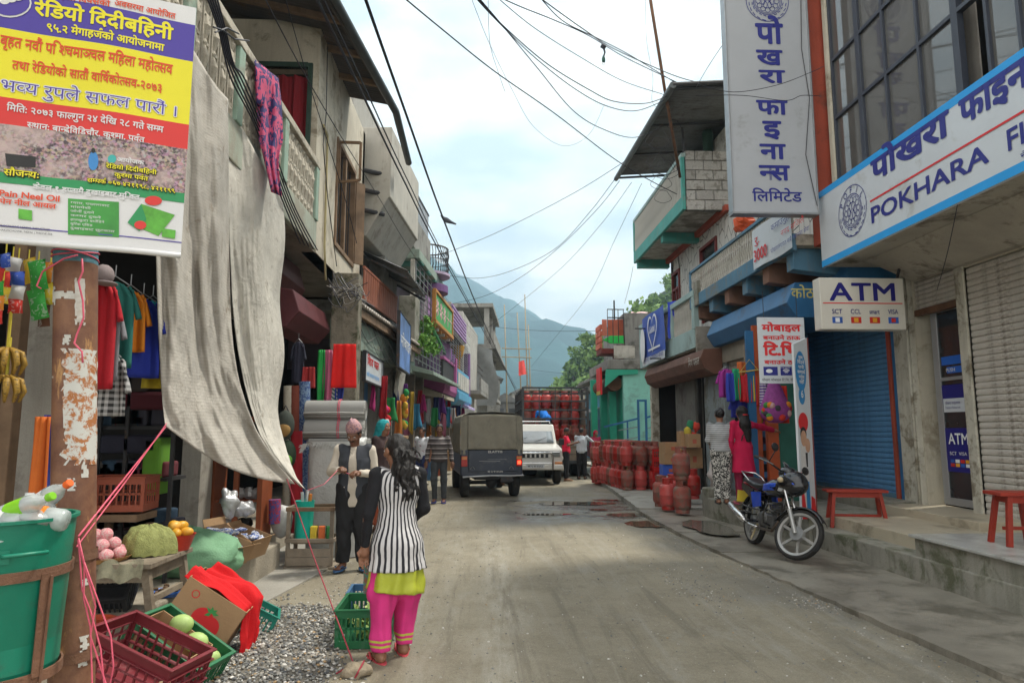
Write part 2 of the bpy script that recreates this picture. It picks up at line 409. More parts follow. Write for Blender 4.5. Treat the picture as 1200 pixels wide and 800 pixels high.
ledge('door_step',[(5.75,7.9),(6.6,7.9),(6.6,9.9),(5.75,9.9)],.40,.53,M_TILE,parent=lr,bev=.008)
ledge('threshold',[(5.95,9.95),(6.6,9.95),(6.6,14.4),(5.95,14.4)],.2,.55,M_CONCM,parent=lr)
lr2=T('shop_forecourt',None,None,(5.2,15,0),kind='structure')
ledge('ledge',[(4.75,12.27),(7.5,12.27),(7.5,22),(4.75,22)],-.05,.22,M_CONCD,parent=lr2,bev=.02)
ledge('ledge',[(4.4,22.02),(9,22.02),(9,31),(4.4,31)],-.05,.16,M_CONCD,parent=lr2)
ledge('corner_block',[(3.99,12.26),(4.22,12.26),(4.22,12.6),(3.99,12.6)],-.05,.56,M_CONCM,parent=lr2,bev=.03)
ll=T('shop_platform',None,None,(-3,6,0),kind='structure')
M_LED=mat('worn_screed',(.36,.32,.255),.8,.18,1.5,.6,45,dirt=(.2,.165,.12),dirt_amt=.42,dscale=1.3)
ledge('ledge',[(-7,2.0),(-2.62,2.0),(-2.45,5.3),(-2.36,8.3),(-7,8.3)],-.05,.30,M_LED,parent=ll,bev=.02)
ledge('ledge',[(-7,8.32),(-2.75,8.32),(-2.6,14.4),(-7,14.4)],-.05,.26,M_LED,parent=ll,bev=.02)
ledge('ledge',[(-7,14.42),(-2.5,14.42),(-1.9,30),(-7,30)],-.05,.14,M_CONCD,parent=ll,bev=.02)
ledge('apron',[(-3,5.9),(-2.1,6.2),(-1.72,8.6),(-1.78,12),(-3,12)],-.05,.018,M_CONCD,parent=ll,bev=.006)
ledge('apron',[(-3,2.2),(-2.3,2.2),(-2.2,5.85),(-3,5.85)],-.05,.016,M_CONCD,parent=ll,bev=.006)
def puddle(cx,cy,rx,ry,seed,m):
 mb=MB();n=36
 pts=[(cx+rx*math.cos(a)*(1+.45*mnoise.noise(Vector((math.cos(a)*1.3+seed,math.sin(a)*1.3,0)))),cy+ry*math.sin(a)*(1+.5*mnoise.noise(Vector((math.cos(a)*1.6+seed,math.sin(a)*1.6,5)))))for a in[2*math.pi*i/n for i in range(n)]]
 zt=max(hgt(x,y)for x,y in pts)
 z=sorted(hgt(x,y)for x,y in pts)[int(n*.9)]+.004
 mb.add([(cx,cy,z)]+[(x,y,z)for x,y in pts],[(0,i+1,(i+1)%n+1)for i in range(n)])
 return tag(O('puddle',mb,m),kind='structure')
M_PUD=mat('muddy_water',(.10,.085,.065),.04,.1,1,0,spec=.6);M_PUDR=mat('silty_water',(.13,.09,.06),.06,.15,2,0,spec=.6)
for x,y,a,b,r in((675,590,.9,.35,0),(735,603,.35,.3,0),(640,603,.5,.18,0),(760,614,.42,.42,1),(712,586,.3,.2,0),(700,597,.22,.14,0)):
 p=G(x,y);puddle(p.x,p.y,a,b,x*.37,M_PUDR if r else M_PUD)
pp=MB();n=30;cx_,cy_=3.55,10.9
pp.add([(cx_,cy_,.078)]+[(cx_+.33*math.cos(a)*(1+.3*mnoise.noise(Vector((math.cos(a)*2,math.sin(a)*2,1)))),cy_+.9*math.sin(a)*(1+.3*mnoise.noise(Vector((math.cos(a)*2,math.sin(a)*2,4)))),.078)for a in[2*math.pi*i/n for i in range(n)]],[(0,i+1,(i+1)%n+1)for i in range(n)])
tag(O('puddle',pp,mat('thin_water_film',(.13,.12,.10),.08,.2,2,0,spec=.5)),kind='structure')
def stones(name,pts,smin,smax,m,seed):
 r=np.random.RandomState(seed);ph=(1+5**.5)/2
 base=np.array([(-1,ph,0),(1,ph,0),(-1,-ph,0),(1,-ph,0),(0,-1,ph),(0,1,ph),(0,-1,-ph),(0,1,-ph),(ph,0,-1),(ph,0,1),(-ph,0,-1),(-ph,0,1)])/1.9
 fc=np.array([(0,11,5),(0,5,1),(0,1,7),(0,7,10),(0,10,11),(1,5,9),(5,11,4),(11,10,2),(10,7,6),(7,1,8),(3,9,4),(3,4,2),(3,2,6),(3,6,8),(3,8,9),(4,9,5),(2,4,11),(6,2,10),(8,6,7),(9,8,1)])
 V=[];Fs=[]
 for i,(x,y,z)in enumerate(pts):
  s=smin*(smax/smin)**(r.rand()**2);sc3=s*np.array([1,r.uniform(.6,1),r.uniform(.4,.75)])
  a=r.rand()*6.28;c,q=math.cos(a),math.sin(a);v=(base*r.uniform(.75,1.2,(12,1)))*sc3
  v=np.stack([v[:,0]*c-v[:,1]*q+x,v[:,0]*q+v[:,1]*c+y,v[:,2]+z+s*.2],1)
  V.append(v);Fs.append(fc+12*i)
 V=np.concatenate(V);Fs=np.concatenate(Fs)
 me=bpy.data.meshes.new(name);me.from_pydata(V.tolist(),[],Fs.tolist());me.materials.append(m)
 o=bpy.data.objects.new(name,me);COL.objects.link(o);return tag(o,kind='stuff')
def gravel_material():
 m,t,b=nodemat('river_gravel');g=t.nodes.new('ShaderNodeNewGeometry');r=t.nodes.new('ShaderNodeValToRGB')
 t.links.new(g.outputs['Random Per Island'],r.inputs[0]);r.color_ramp.interpolation='CONSTANT'
 els=r.color_ramp.elements;cols=[(0,(.10,.105,.11)),(.22,(.2,.195,.18)),(.42,(.33,.31,.27)),(.6,(.14,.14,.13)),(.74,(.46,.45,.42)),(.84,(.33,.22,.11)),(.9,(.24,.24,.23)),(.96,(.6,.58,.54))]
 els[0].position=0;els[0].color=rgb(cols[0][1]);els[1].position=cols[1][0];els[1].color=rgb(cols[1][1])
 for p,c in cols[2:]:e=els.new(p);e.color=rgb(c)
 t.links.new(r.outputs[0],b.inputs['Base Color']);b.inputs['Roughness'].default_value=.7;return m
M_GRAV=gravel_material()
r_=np.random.RandomState(4);pts=[]
gA,gB,gC,gD=G(205,800),G(400,800),G(420,690),G(300,735)
pile=lambda x,y:max(0,1-((x+1.72)/.78)**2-((y-5.0)/1.7)**2)
while len(pts)<9000:
 x,y=r_.uniform(-2.5,-.75),r_.uniform(3.2,7.0)
 d=pile(x,y)+.30*mnoise.noise(Vector((x*2.3,y*2,0)))+.05
 if r_.rand()<d*2.2:pts.append((x,y,hgt(x,y)+.05*pile(x,y)+.002))
stones('gravel_pile',pts,.007,.019,M_GRAV,1)
mb=MB();mb.grid(lambda u,v:(-2.6+1.8*u,3.2+3.6*v,hgt(-2.6+1.8*u,3.2+3.6*v)-.006+.05*pile(-2.6+1.8*u,3.2+3.6*v)),40,60)
tag(O('gravel_bed',mb,mat('gravel_dirt',(.17,.155,.13),.9,.3,8,1.0,60),smooth=True),kind='structure')
pts=[]
for _ in range(6500):
 y=2.6+16*r_.rand()**1.5;x=r_.uniform(-2.3,3.3);pts.append((x,y,hgt(x,y)))
for _ in range(700):
 y=r_.uniform(4,13);x=edge_x(y)-abs(r_.normal(0,.13));pts.append((x,y,hgt(x,y)))
for _ in range(900):
 t_=r_.rand();p=G(780+75*t_+r_.normal(0,12),672+40*t_+r_.normal(0,6))if r_.rand()<.6 else G(930+60*t_+r_.normal(0,10),702+14*t_+r_.normal(0,4));pts.append((p.x,p.y,hgt(p.x,p.y)))
for _ in range(800):
 x,y=r_.normal(-1.2,.25),r_.uniform(6.0,7.6);pts.append((x,y,hgt(x,y)))
stones('road_stones',pts,.003,.012,M_GRAV,2)
pts=[(r_.uniform(-2.2,-1.6),r_.uniform(15,20),.02+.12*r_.rand())for _ in range(260)]
stones('rubble_heap',pts,.03,.09,mat('pale_rubble',(.36,.34,.30),.9,.3,6),3)
def interp(x,P):
 if x<=P[0][0]:return P[0][1]
 for(a,b),(c,d)in zip(P[:-1],P[1:]):
  if x<=c:return b+(d-b)*(x-a)/(c-a)
 return P[-1][1]
def ridge_sheet(name,Yr,prof,m,x0,x1,depth,nx,ny,rough,seed):
 P=[]
 for px,py in prof:q=AY(px,py,Yr);P.append((q.x,q.z))
 P=[(P[0][0]-1500,P[0][1]*.8)]+P+[(P[-1][0]+1500,P[-1][1]*.7)]
 def fn(u,v):
  x=x0+(x1-x0)*u;w=v*1.35;y=Yr-depth*(1-w)
  h=interp(x,P);prof_=w if w<1 else 2-w
  z=h*(prof_**.9)+rough*h*(mnoise.noise(Vector((x/(.09*Yr)+seed,y/(.09*Yr),0)))*.35+mnoise.noise(Vector((x/(.028*Yr),y/(.028*Yr),seed)))*.16)*min(1,3*prof_)*(1 if w<.92 else.35)
  z+=.006*h*mnoise.noise(Vector((x/4,y/4,seed)))
  return(x,y,z-1.5)
 mb=MB();mb.grid(fn,nx,ny);return tag(O(name,mb,m,smooth=True),kind='structure')
def forest_mat(name,a,b_,s):
 m,t,b=nodemat(name);v=coords(t);n=noi(t,v,s,8,.75);n2_=noi(t,v,s*.18,5,.6)
 c=mixc(t,ramp(t,n,.35,.65),a,b_);c=mixc(t,ramp(t,n2_,.5,.65),c,tuple(q*1.5 for q in b_))
 t.links.new(c,b.inputs['Base Color']);b.inputs['Roughness'].default_value=.9;b.inputs['Specular IOR Level'].default_value=.1
 bn=t.nodes.new('ShaderNodeBump');bn.inputs['Strength'].default_value=1;bn.inputs['Distance'].default_value=6;t.links.new(n,bn.inputs['Height']);t.links.new(bn.outputs[0],b.inputs['Normal']);return m
ridge_sheet('mountain',1750,[(180,215),(330,250),(430,268),(515,309),(545,326),(583,350),(618,371),(655,393),(688,409),(715,424),(760,436),(900,440)],forest_mat('haze_tinted_forest',(.015,.05,.055),(.03,.08,.08),.03),-1300,2000,1200,190,100,.55,3.3)  # bluish forest colours: part of the distance haze is put into them
ridge_sheet('hill',260,[(560,500),(610,480),(655,452),(672,428),(695,402),(730,368),(765,345),(800,322),(900,290),(1100,260)],forest_mat('hill_forest',(.03,.05,.02),(.06,.09,.03),.25),-10,260,170,60,50,.25,8.1)
def leaf_cloud(crowns,leaf,seed,per):
 """many small leaf-clump faces spread through uneven crowns"""
 r=np.random.RandomState(seed);Vs=[]
 for(cx,cy,cz,R_,Hh)in crowns:
  k=r.randint(5,9);lob=np.stack([r.normal(0,.42,k)*R_,r.normal(0,.42,k)*R_,r.uniform(-.5,.62,k)*Hh],1);lr_=r.uniform(.3,.58,k)*R_
  n=int(per);li=r.randint(0,k,n);d=r.normal(size=(n,3));d/=np.linalg.norm(d,axis=1)[:,None]
  p=lob[li]+d*(lr_[li]*r.uniform(.55,1.06,n))[:,None]*np.array([1,1,.8])+np.array([cx,cy,cz])
  a=r.normal(size=(n,3));a/=np.linalg.norm(a,axis=1)[:,None];b=np.cross(a,d);b/=(np.linalg.norm(b,axis=1)[:,None]+1e-6)
  s=leaf*r.uniform(.5,1.3,n)[:,None]
  Vs.append(np.stack([p-a*s,p-b*s*.6,p+a*s,p+b*s*.6],1).reshape(-1,3))
 V=np.concatenate(Vs);n=len(V)//4
 return V,np.arange(n*4).reshape(n,4)
def np_obj(name,V,Fq,m,parent=None):
 me=bpy.data.meshes.new(name);me.vertices.add(len(V));me.vertices.foreach_set('co',V.astype(np.float32).ravel())
 k=Fq.shape[1];me.loops.add(Fq.size);me.loops.foreach_set('vertex_index',Fq.astype(np.int32).ravel())
 me.polygons.add(len(Fq));me.polygons.foreach_set('loop_start',np.arange(0,Fq.size,k,dtype=np.int32));me.polygons.foreach_set('loop_total',np.full(len(Fq),k,dtype=np.int32))
 me.update();me.validate();me.materials.append(m);o=bpy.data.objects.new(name,me);link(o,parent);return o
def leaf_mat(name,cols):
 m,t,b=nodemat(name);g=t.nodes.new('ShaderNodeNewGeometry');r=t.nodes.new('ShaderNodeValToRGB');t.links.new(g.outputs['Random Per Island'],r.inputs[0])
 els=r.color_ramp.elements;els[0].color=rgb(cols[0]);els[1].color=rgb(cols[-1])
 for i,c in enumerate(cols[1:-1]):e=els.new((i+1)/(len(cols)-1));e.color=rgb(c)
 n=noi(t,coords(t),.12,3);t.links.new(mixc(t,ramp(t,n,.4,.65),r.outputs[0],tuple(q*1.25 for q in cols[-1])),b.inputs['Base Color'])
 b.inputs['Roughness'].default_value=.7;b.inputs['Specular IOR Level'].default_value=.2;return m
M_LEAF=leaf_mat('forest_leaves',[(.045,.09,.02),(.08,.15,.035),(.14,.22,.06)])
cr_=[];r_=np.random.RandomState(9)
tops=[(655,452),(664,436),(672,424),(682,412),(690,398),(697,400),(706,403),(714,418),(742,380),(762,362),(772,345),(784,330),(752,368),(800,322),(815,315),(728,398),(700,412),(684,420)]
for px,py in tops:
 Y=r_.uniform(115,150);q=AY(px,py,Y);R_=r_.uniform(2.3,3.6);cr_.append((q.x,Y,q.z-R_*.7,R_,R_*1.25))
for _ in range(150):
 px=r_.uniform(640,800);top=interp(px,[(640,462),(655,452),(690,400),(765,345),(800,322)])
 py=top+14+r_.rand()**.8*70;Y=r_.uniform(100,190);q=AY(px,py,Y)
 if q.z>1:R_=r_.uniform(2.2,3.8);cr_.append((q.x,Y,q.z-R_*.6,R_,R_*1.2))
V,Fq=leaf_cloud(cr_,.55,5,420);tag(np_obj('forest',V,Fq,M_LEAF),kind='stuff')
tk=MB()
for(x,y,z,R_,Hh)in cr_:tk.tube([(x,y,z-Hh*.2),(x+.3,y,z-Hh-3),(x,y,max(-1,z-Hh-12))],.22,5)
tag(O('forest_trunks',tk,mat('far_bark',(.08,.07,.05),.9)),kind='stuff')
hz=MB();hz.box(-1400,2100,-30,2300,-1.2,900)
mh=bpy.data.materials.new('haze_air');mh.use_nodes=True;th=mh.node_tree;th.nodes.clear()
ho=th.nodes.new('ShaderNodeOutputMaterial');pvn=th.nodes.new('ShaderNodeVolumePrincipled');pvn.inputs['Density'].default_value=.00066;pvn.inputs['Color'].default_value=(.52,.78,1.0,1);pvn.inputs['Anisotropy'].default_value=.1
th.links.new(pvn.outputs[0],ho.inputs['Volume'])
HAZE=tag(O('haze',hz,mh),kind='stuff')
# SHARED BUILDERS
def wall_open(mb,ax,p0,p1,a0,a1,z0,z1,ops=()):
 """slab of wall across axis ax ('x' = plane of constant x) with rectangular openings (a, b, za, zb)"""
 A=sorted({a0,a1,*[q for o in ops for q in o[:2]]});Z=sorted({z0,z1,*[q for o in ops for q in o[2:]]})
 A=[a for a in A if a0<=a<=a1];Z=[z for z in Z if z0<=z<=z1]
 for a,b in zip(A[:-1],A[1:]):
  for c,d in zip(Z[:-1],Z[1:]):
   m_,n_=(a+b)/2,(c+d)/2
   if any(o[0]<m_<o[1]and o[2]<n_<o[3]for o in ops):continue
   if ax=='x':mb.box(p0,p1,a,b,c,d)
   else:mb.box(a,b,p0,p1,c,d)
 return mb
def baluster_mb(h,style=0,w=.05,t=.06):
 mb=MB()
 if style==0:
  mb.lathe([(w*.35,0),(w*.5,.04*h),(w*.3,.12*h),(w*.95,.34*h),(w*.4,.5*h),(w*.95,.66*h),(w*.3,.88*h),(w*.5,.96*h),(w*.35,h)],n=8)
 elif style==1:
  P=[(0,0,0)]+[(0,.045*math.sin(2*math.pi*k/10),h*k/10)for k in range(1,10)]+[(0,0,h)]
  for a,b in zip(P[:-1],P[1:]):mb.bar(a,b,.055,.03,up=(1,0,0))
 elif style==2:
  mb.box(-.012,.012,-.012,.012,0,h)
 return mb
M_GLASS=mat('window_glass',(.10,.11,.115),.06,.25,.6,0,spec=.9)
M_GLASSD=mat('dark_glass',(.03,.033,.035),.08,.3,.8,0,spec=.7)
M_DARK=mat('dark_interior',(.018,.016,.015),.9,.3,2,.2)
M_STEEL=mat('dull_steel',(.30,.31,.32),.42,.15,5,.1,metal=.7)
M_IRON=mat('black_iron',(.035,.035,.038),.55,.2,8,.2,dirt=(.12,.06,.03),dirt_amt=.3,dscale=6)
M_RUST=mat('rusty_iron',(.13,.065,.035),.8,.35,5,.6,60,dirt=(.05,.03,.02),dirt_amt=.4)
M_WOOD=mat('old_timber',(.20,.13,.08),.8,.3,4,.4,60,streak=.3)
M_WOODG=mat('grey_timber',(.24,.20,.155),.85,.25,6,.5,60)
def slat_mb(L,p,amp=.018,axis='y'):
 prof=[(0,0),(-amp*.7,.12*p),(-amp,.45*p),(-amp*.75,.8*p),(-.002,.97*p),(.006,.97*p),(.006,0)]
 mb=MB();mb.prism_ax(prof,0,L,'x' if axis=='x' else 'y')if axis=='y' else None
 return mb
def roller_shutter(parent,X,y0,y1,z0,z1,p,m,side=-1,name='slat'):
 """rolling shutter of separate slats in the plane x = X, bulging towards side"""
 n=int((z1-z0)/p);p=(z1-z0)/n
 prof=[(0,0),(side*.012,.10*p),(side*.019,.45*p),(side*.013,.82*p),(0,.965*p),(-side*.008,.965*p),(-side*.008,0)]
 mb=MB();mb.prism_ax(prof,0,y1-y0,'y');M0=wm(parent).inverted()
 first=O(name,mb,m,parent,local=True);first.location=M0@Vector((X,y0,z0))
 for k in range(1,n):
  inst(first,M0@Vector((X+RND.uniform(-.002,.002),y0,z0+k*p)),parent)
 return first
 # RIGHT: FINANCE BUILDING (nearest on the right)
fb=T('finance_building','concrete building with a red corner column, grey rolling shutters and a blue framed bank signboard','building',(6.4,7,0))
XW=6.4;XS=5.1;XU=5.32
M_CREAM=mat('cream_wall_paint',(.56,.52,.42),.8,.12,2,.3,dirt=(.30,.26,.19),dirt_amt=.35,streak=.3)
M_BEIGE=mat('stained_soffit',(.42,.385,.32),.85,.15,1.5,.4,dirt=(.14,.12,.09),dirt_amt=.42)
M_GREYSH=mat('dirty_white_shutter',(.50,.47,.42),.55,.14,3,.15,dirt=(.16,.13,.10),dirt_amt=.38,dscale=3,streak=.35,metal=.1)
M_WORN=mat('worn_white_paint',(.52,.50,.42),.8,.14,3,.5,dirt=(.19,.16,.11),dirt_amt=.47,dscale=3.5,streak=.4)
M_REDP=mat('brick_red_paint',(.34,.065,.035),.65,.15,2,.2,dirt=(.18,.05,.03),dirt_amt=.3)
ySL=AX(961,270,XS).y;
yA,yB,yC=AX(1140,450,XW).y,AX(1073,400,XW).y,AX(1060,500,XW).y
mb=MB();wall_open(mb,'x',XW,XW+.25,1.0,9.95,.3,4.05,[(1.2,yA-.02,.5,3.74),(yA+.16,yB-.02,.5,3.86)]);O('wall',mb,M_CREAM,fb)
mb=MB();mb.box(XW+.26,11,1.0,9.9,4.36,12);O('wall',mb,M_CREAM,fb)
mb=MB();mb.box(5.16,11,1.0,ySL+.1,4.06,4.35);O('floor_slab',mb,M_BEIGE,fb,bev=.01)
mb=MB();mb.prism_ax([(5.6,4.055),(XW+.0,4.055),(XW+.0,3.76),(XW-.12,3.76)],1.0,9.6,'y');O('lintel',mb,M_BEIGE,fb,bev=.01)
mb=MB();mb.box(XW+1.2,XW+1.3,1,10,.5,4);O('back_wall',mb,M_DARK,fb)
roller_shutter(fb,XW+.03,1.3,yA-.03,.51,3.73,.084,M_GREYSH)
roller_shutter(fb,XW+.04,yA+.17,yB-.03,3.36,3.85,.07,M_GREYSH)
mb=MB();mb.box(XW-.03,XW+.10,yA-.02,yA+.15,.5,3.9);O('shutter_guide',mb,M_WORN,fb,bev=.01)
mb=MB();mb.box(XW-.01,XW+.08,yA+.17,yB-.03,3.26,3.35);O('bottom_rail',mb,M_RUST,fb,bev=.005)
mb=MB();mb.box(XW-.08,XW+.2,yB,yC,.3,4.0);O('pillar',mb,M_WORN,fb,bev=.015)
mb=MB();mb.tube([(XW-.1,yB+.03,.3),(XW-.1,yB+.03,4.0)],.02,8);O('conduit',mb,M_WORN,fb,smooth=True)
M_ALU=mat('anodised_aluminium',(.42,.43,.44),.35,.06,3,.05,metal=.6)
y0,y1=yA+.2,yB-.2
dr=O('door',MB().box(XW+.11,XW+.15,y0,y1,.56,.66).box(XW+.11,XW+.15,y0,y1,3.26,3.32).box(XW+.11,XW+.15,y0,y0+.06,.66,3.26).box(XW+.11,XW+.15,y1-.12,y1,.66,3.26).box(XW+.11,XW+.15,y0+.06,y1-.12,2.28,2.33),M_ALU,fb,bev=.004)
O('pane',MB().box(XW+.125,XW+.135,y0+.055,y1-.115,.655,2.285).box(XW+.125,XW+.135,y0+.055,y1-.115,2.325,3.265),M_GLASSD,dr)
M_NAVY=mat('navy_print',(.018,.016,.17),.35,.05,2,0);M_BLUES=mat('blue_sticker',(.02,.12,.52),.4,.05,2,0);M_WPRINT=mat('white_print',(.75,.76,.78),.5,.04,3,0);M_PALE=mat('pale_sticker',(.55,.58,.62),.5,.06,3,0)
O('printed_panel',MB().box(XW+.118,XW+.123,y0+.065,y1-.125,1.02,1.62),M_NAVY,dr);O('printed_panel',MB().box(XW+.118,XW+.123,y0+.065,y1-.125,1.95,2.22),M_NAVY,dr)
O('notice',MB().box(XW+.114,XW+.117,y0+.075,y1-.14,1.84,2.03),M_PALE,dr)
O('push_sticker',MB().box(XW+.119,XW+.123,y0+.1,y1-.16,2.5,2.62).box(XW+.119,XW+.123,y0+.14,y1-.26,2.38,2.47),M_BLUES,dr)
fr=wrapframe((XW+.113,y1-.13,0),(0,-1,0),(0,0,1));W_=(y1-y0)-.2
lettering([('ATM',.06,1.40,.15,.40,0,.012,'l'),('PUSH',.13,2.40,.05,.18,0,.01,'l'),('SCT  VISA',.07,1.25,.045,.34,0,0,'l'),('पोखरा फाइनान्स',.06,1.95,.035,.3,1,0,'l'),('Pokhara Finance Ltd.',.06,1.89,.03,.3,1,0,'l')],'lettering',dr,fr,[M_WPRINT,M_NAVY])
cardcols=[mat('red_card',(.5,.03,.02),.4),mat('amber_card',(.7,.35,.03),.4),mat('blue_card',(.03,.1,.4),.4),M_WPRINT]
mb=MB()
for k in range(4):
 for j in range(2):
  mb.mi=(k+j*2)%4;mb.box(XW+.110,XW+.1125,y1-.2-.1*k-.08,y1-.2-.1*k,1.14+.055*j-.05,1.185+.055*j-.05)
O('card_logos',mb,cardcols,dr,kind='stuff')
colA,colB=AY(949,100,9.95),AY(973,100,9.95)
mb=MB();mb.box(colA.x,XU+.1,9.86,10.12,4.4,12);O('column',mb,M_REDP,fb,bev=.01)
wf=MB();winp=[]
M_FRAME=mat('dark_window_frame',(.045,.052,.07),.45,.1,3,.1)
cols=[AX(px,110,XU).y for px in(978,1010,1041,1082,1128,1166)]+[AX(1200,60,XU).y-.4*k for k in range(4)]
cols=sorted(cols,reverse=True);zs=[5.28,6.28,7.2,8.3,9.4]
O('window_frame',(lambda w:([w.box(XU-.03,XU+.05,c-.022-(.03 if i in(1,4)else 0),c+.022+(.03 if i in(1,4)else 0),zs[0],zs[-1])for i,c in enumerate(cols)],[w.box(XU-.028,XU+.048,cols[-1],cols[0],z-.028,z+.028)for z in zs],w)[-1])(MB()),M_FRAME,fb,bev=.004)
M_CURT=mat('grey_curtain',(.33,.31,.28),.9,.2,2,.2,streak=.5)
M_GLASSR=mat('reflective_pane',(.10,.098,.092),.04,.25,.5,0,spec=1.0)
for i in range(len(cols)-1):
 for j in range(len(zs)-1):
  if i==4:continue
  O('pane',MB().box(XU+.008,XU+.014,cols[i+1]+.02,cols[i]-.02,zs[j]+.02,zs[j+1]-.02),M_GLASSR,fb)
O('curtain',MB().box(XU+.25,XU+.27,cols[4]+.02,9.9,5.2,9.4).box(XU+.25,XU+.27,2,cols[5]-.1,5.2,9.4),M_CURT,fb)
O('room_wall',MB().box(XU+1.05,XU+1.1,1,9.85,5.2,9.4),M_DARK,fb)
O('sash',MB().bar((XU+.06,cols[5],5.32),(XU+.06,cols[5],8.2),.05).bar((XU+.5,cols[5]+.1,5.32),(XU+.5,cols[5]+.1,8.2),.05).bar((XU+.06,cols[5],5.32),(XU+.5,cols[5]+.1,5.32),.05),M_FRAME,fb)
O('sill',MB().box(XU-.1,XU+.3,2,cols[0]+.06,5.16,5.25),M_CREAM,fb,bev=.01)
O('jamb',MB().box(XU-.06,XU+.1,cols[0]+.025,cols[0]+.13,5.26,10),M_CREAM,fb,bev=.01)
O('upper_wall',MB().box(XU,XU+.2,1,9.84,9.45,12),M_CREAM,fb)
O('parapet_wall',MB().box(XU,XU+.15,1,cols[0],4.36,5.15),M_CREAM,fb)
# the long signboard on the slab edge
M_SIGNW=mat('printed_sign_white',(.56,.60,.64),.45,.05,2,.08,dirt=(.42,.43,.42),dirt_amt=.3)
M_CYAN=mat('sky_blue_print',(.02,.32,.74),.45,.05,2,0);M_INK=mat('blue_ink',(.025,.03,.22),.5,.05,2,0);M_REDI=mat('red_ink',(.62,.03,.035),.5,.05,2,0)
tl,bl=AX(961,226,XS),AX(961,316.6,XS);tr,br=AX(1200,53.6,XS),AX(1200,198,XS)
zt,zb=(tl.z+tr.z)/2,(bl.z+br.z)/2;Yl=(tl.y+bl.y)/2;Yr=3.9
sg=T('signboard','long white signboard with sky-blue borders and round emblem above the grey shutters','sign',(XS,Yl,zb))
O('board',MB().box(XS,XS+.05,Yr,Yl,zb,zt),M_SIGNW,sg,bev=.004)
H_=zt-zb
O('border',MB().box(XS-.003,XS+.001,Yr,Yl-.003,zt-.085*H_,zt-.002).box(XS-.003,XS+.001,Yr,Yl-.003,zb+.002,zb+.085*H_),M_CYAN,sg)
def suv(px,py):q=AX(px,py,XS);return Yl-q.y,q.z-zb
fr=wrapframe((XS-.002,Yl,zb),(0,-1,0),(0,0,1))
u0,v0=suv(1022,216);u1,_=suv(1114,150);u2,v2=suv(1126,152)
p0,q0=suv(1022,262);p1,_=suv(1160,190);pF,qF=suv(1182,175)
hN=.30;hE=.21
lettering([('पोखरा',u0,v0+.02,hN,u1-u0,0,.035,'l'),('फाइनान्स',u2,v0+.02,hN,1.55,0,.035,'l'),('लिमिटेड',u2+1.75,v0+.02,hN,1.1,0,.035,'l'),('POKHARA',p0,q0-.0,hE,p1-p0,0,.018,'l'),('FINANCE LTD.',pF,q0,hE,2.2,0,.018,'l'),('नेपाल',suv(1196,180)[0],.13,.05,.35,0,.01,'l')],'lettering',sg,fr,[M_INK])
ru,rv=suv(1020,238);ru2,rv2=suv(1200,128)
O('red_line',MB().box(XS-.006,XS-.004,Yr,Yl-ru,zb+(rv+rv2)/2-.012,zb+(rv+rv2)/2+.012),M_REDI,sg)
def emblem(parent,C0,U,V,N,R0,m,txt='POFIL',lift=.004):
 U,V,N,C0=map(Vector,(U,V,N,C0));mb=MB()
 def ring(r0,r1,n=40,sx=1,sy=1,c=(0,0)):
  for i in range(n):
   a,b=2*math.pi*i/n,2*math.pi*(i+1)/n
   P=[C0+N*lift+U*(c[0]+r*sx*math.cos(t))+V*(c[1]+r*sy*math.sin(t))for r,t in((r0,a),(r1,a),(r1,b),(r0,b))]
   mb.quad(*P)
 ring(R0*.97,R0);ring(R0*.64,R0*.67);ring(R0*.58,R0*.6)
 for i in range(12):
  a=2*math.pi*i/12;ring(R0*.10,R0*.125,10,1,1,(R0*.43*math.cos(a),R0*.43*math.sin(a)))
 for i in range(6):
  a=2*math.pi*i/6;ring(R0*.11,R0*.14,10,.7,1.3,(R0*.2*math.cos(a),R0*.2*math.sin(a)))
 for s in(-1,1):
  for k in range(5):
   a=math.radians(-90+s*(12+k*17));r0=.7*R0;r1=(.96-.02*k)*R0
   for rr in(r0,r1-.04*R0):
    P=[C0+N*lift+U*(q*math.cos(t))+V*(q*math.sin(t))for q,t in((rr,a-.1),(rr+.03*R0,a-.1),(rr+.06*R0,a+.1),(rr+.02*R0,a+.1))];mb.quad(*P)
 for i,ch in enumerate(txt):
  a=math.radians(150-i*(120/(max(1,len(txt)-1))));tm=text_mesh(ch);xs=[p[0]for p in tm.v];k=R0*.24/.7
  ux,uy=math.sin(a),-math.cos(a)
  tm.v=[tuple(C0+N*lift+U*(R0*.71*math.cos(a)+(p[0]-(max(xs)+min(xs))/2)*k*ux+p[1]*k*math.cos(a))+V*(R0*.71*math.sin(a)+(p[0]-(max(xs)+min(xs))/2)*k*uy+p[1]*k*math.sin(a)))for p in tm.v]
  mb.merge(tm)
 O('emblem',mb,m,parent,kind='stuff')
eu,ev=suv(999,247);emblem(sg,(XS-.003,Yl-eu,zb+ev),(0,-1,0),(0,0,1),(-1,0,0),.36,M_INK)
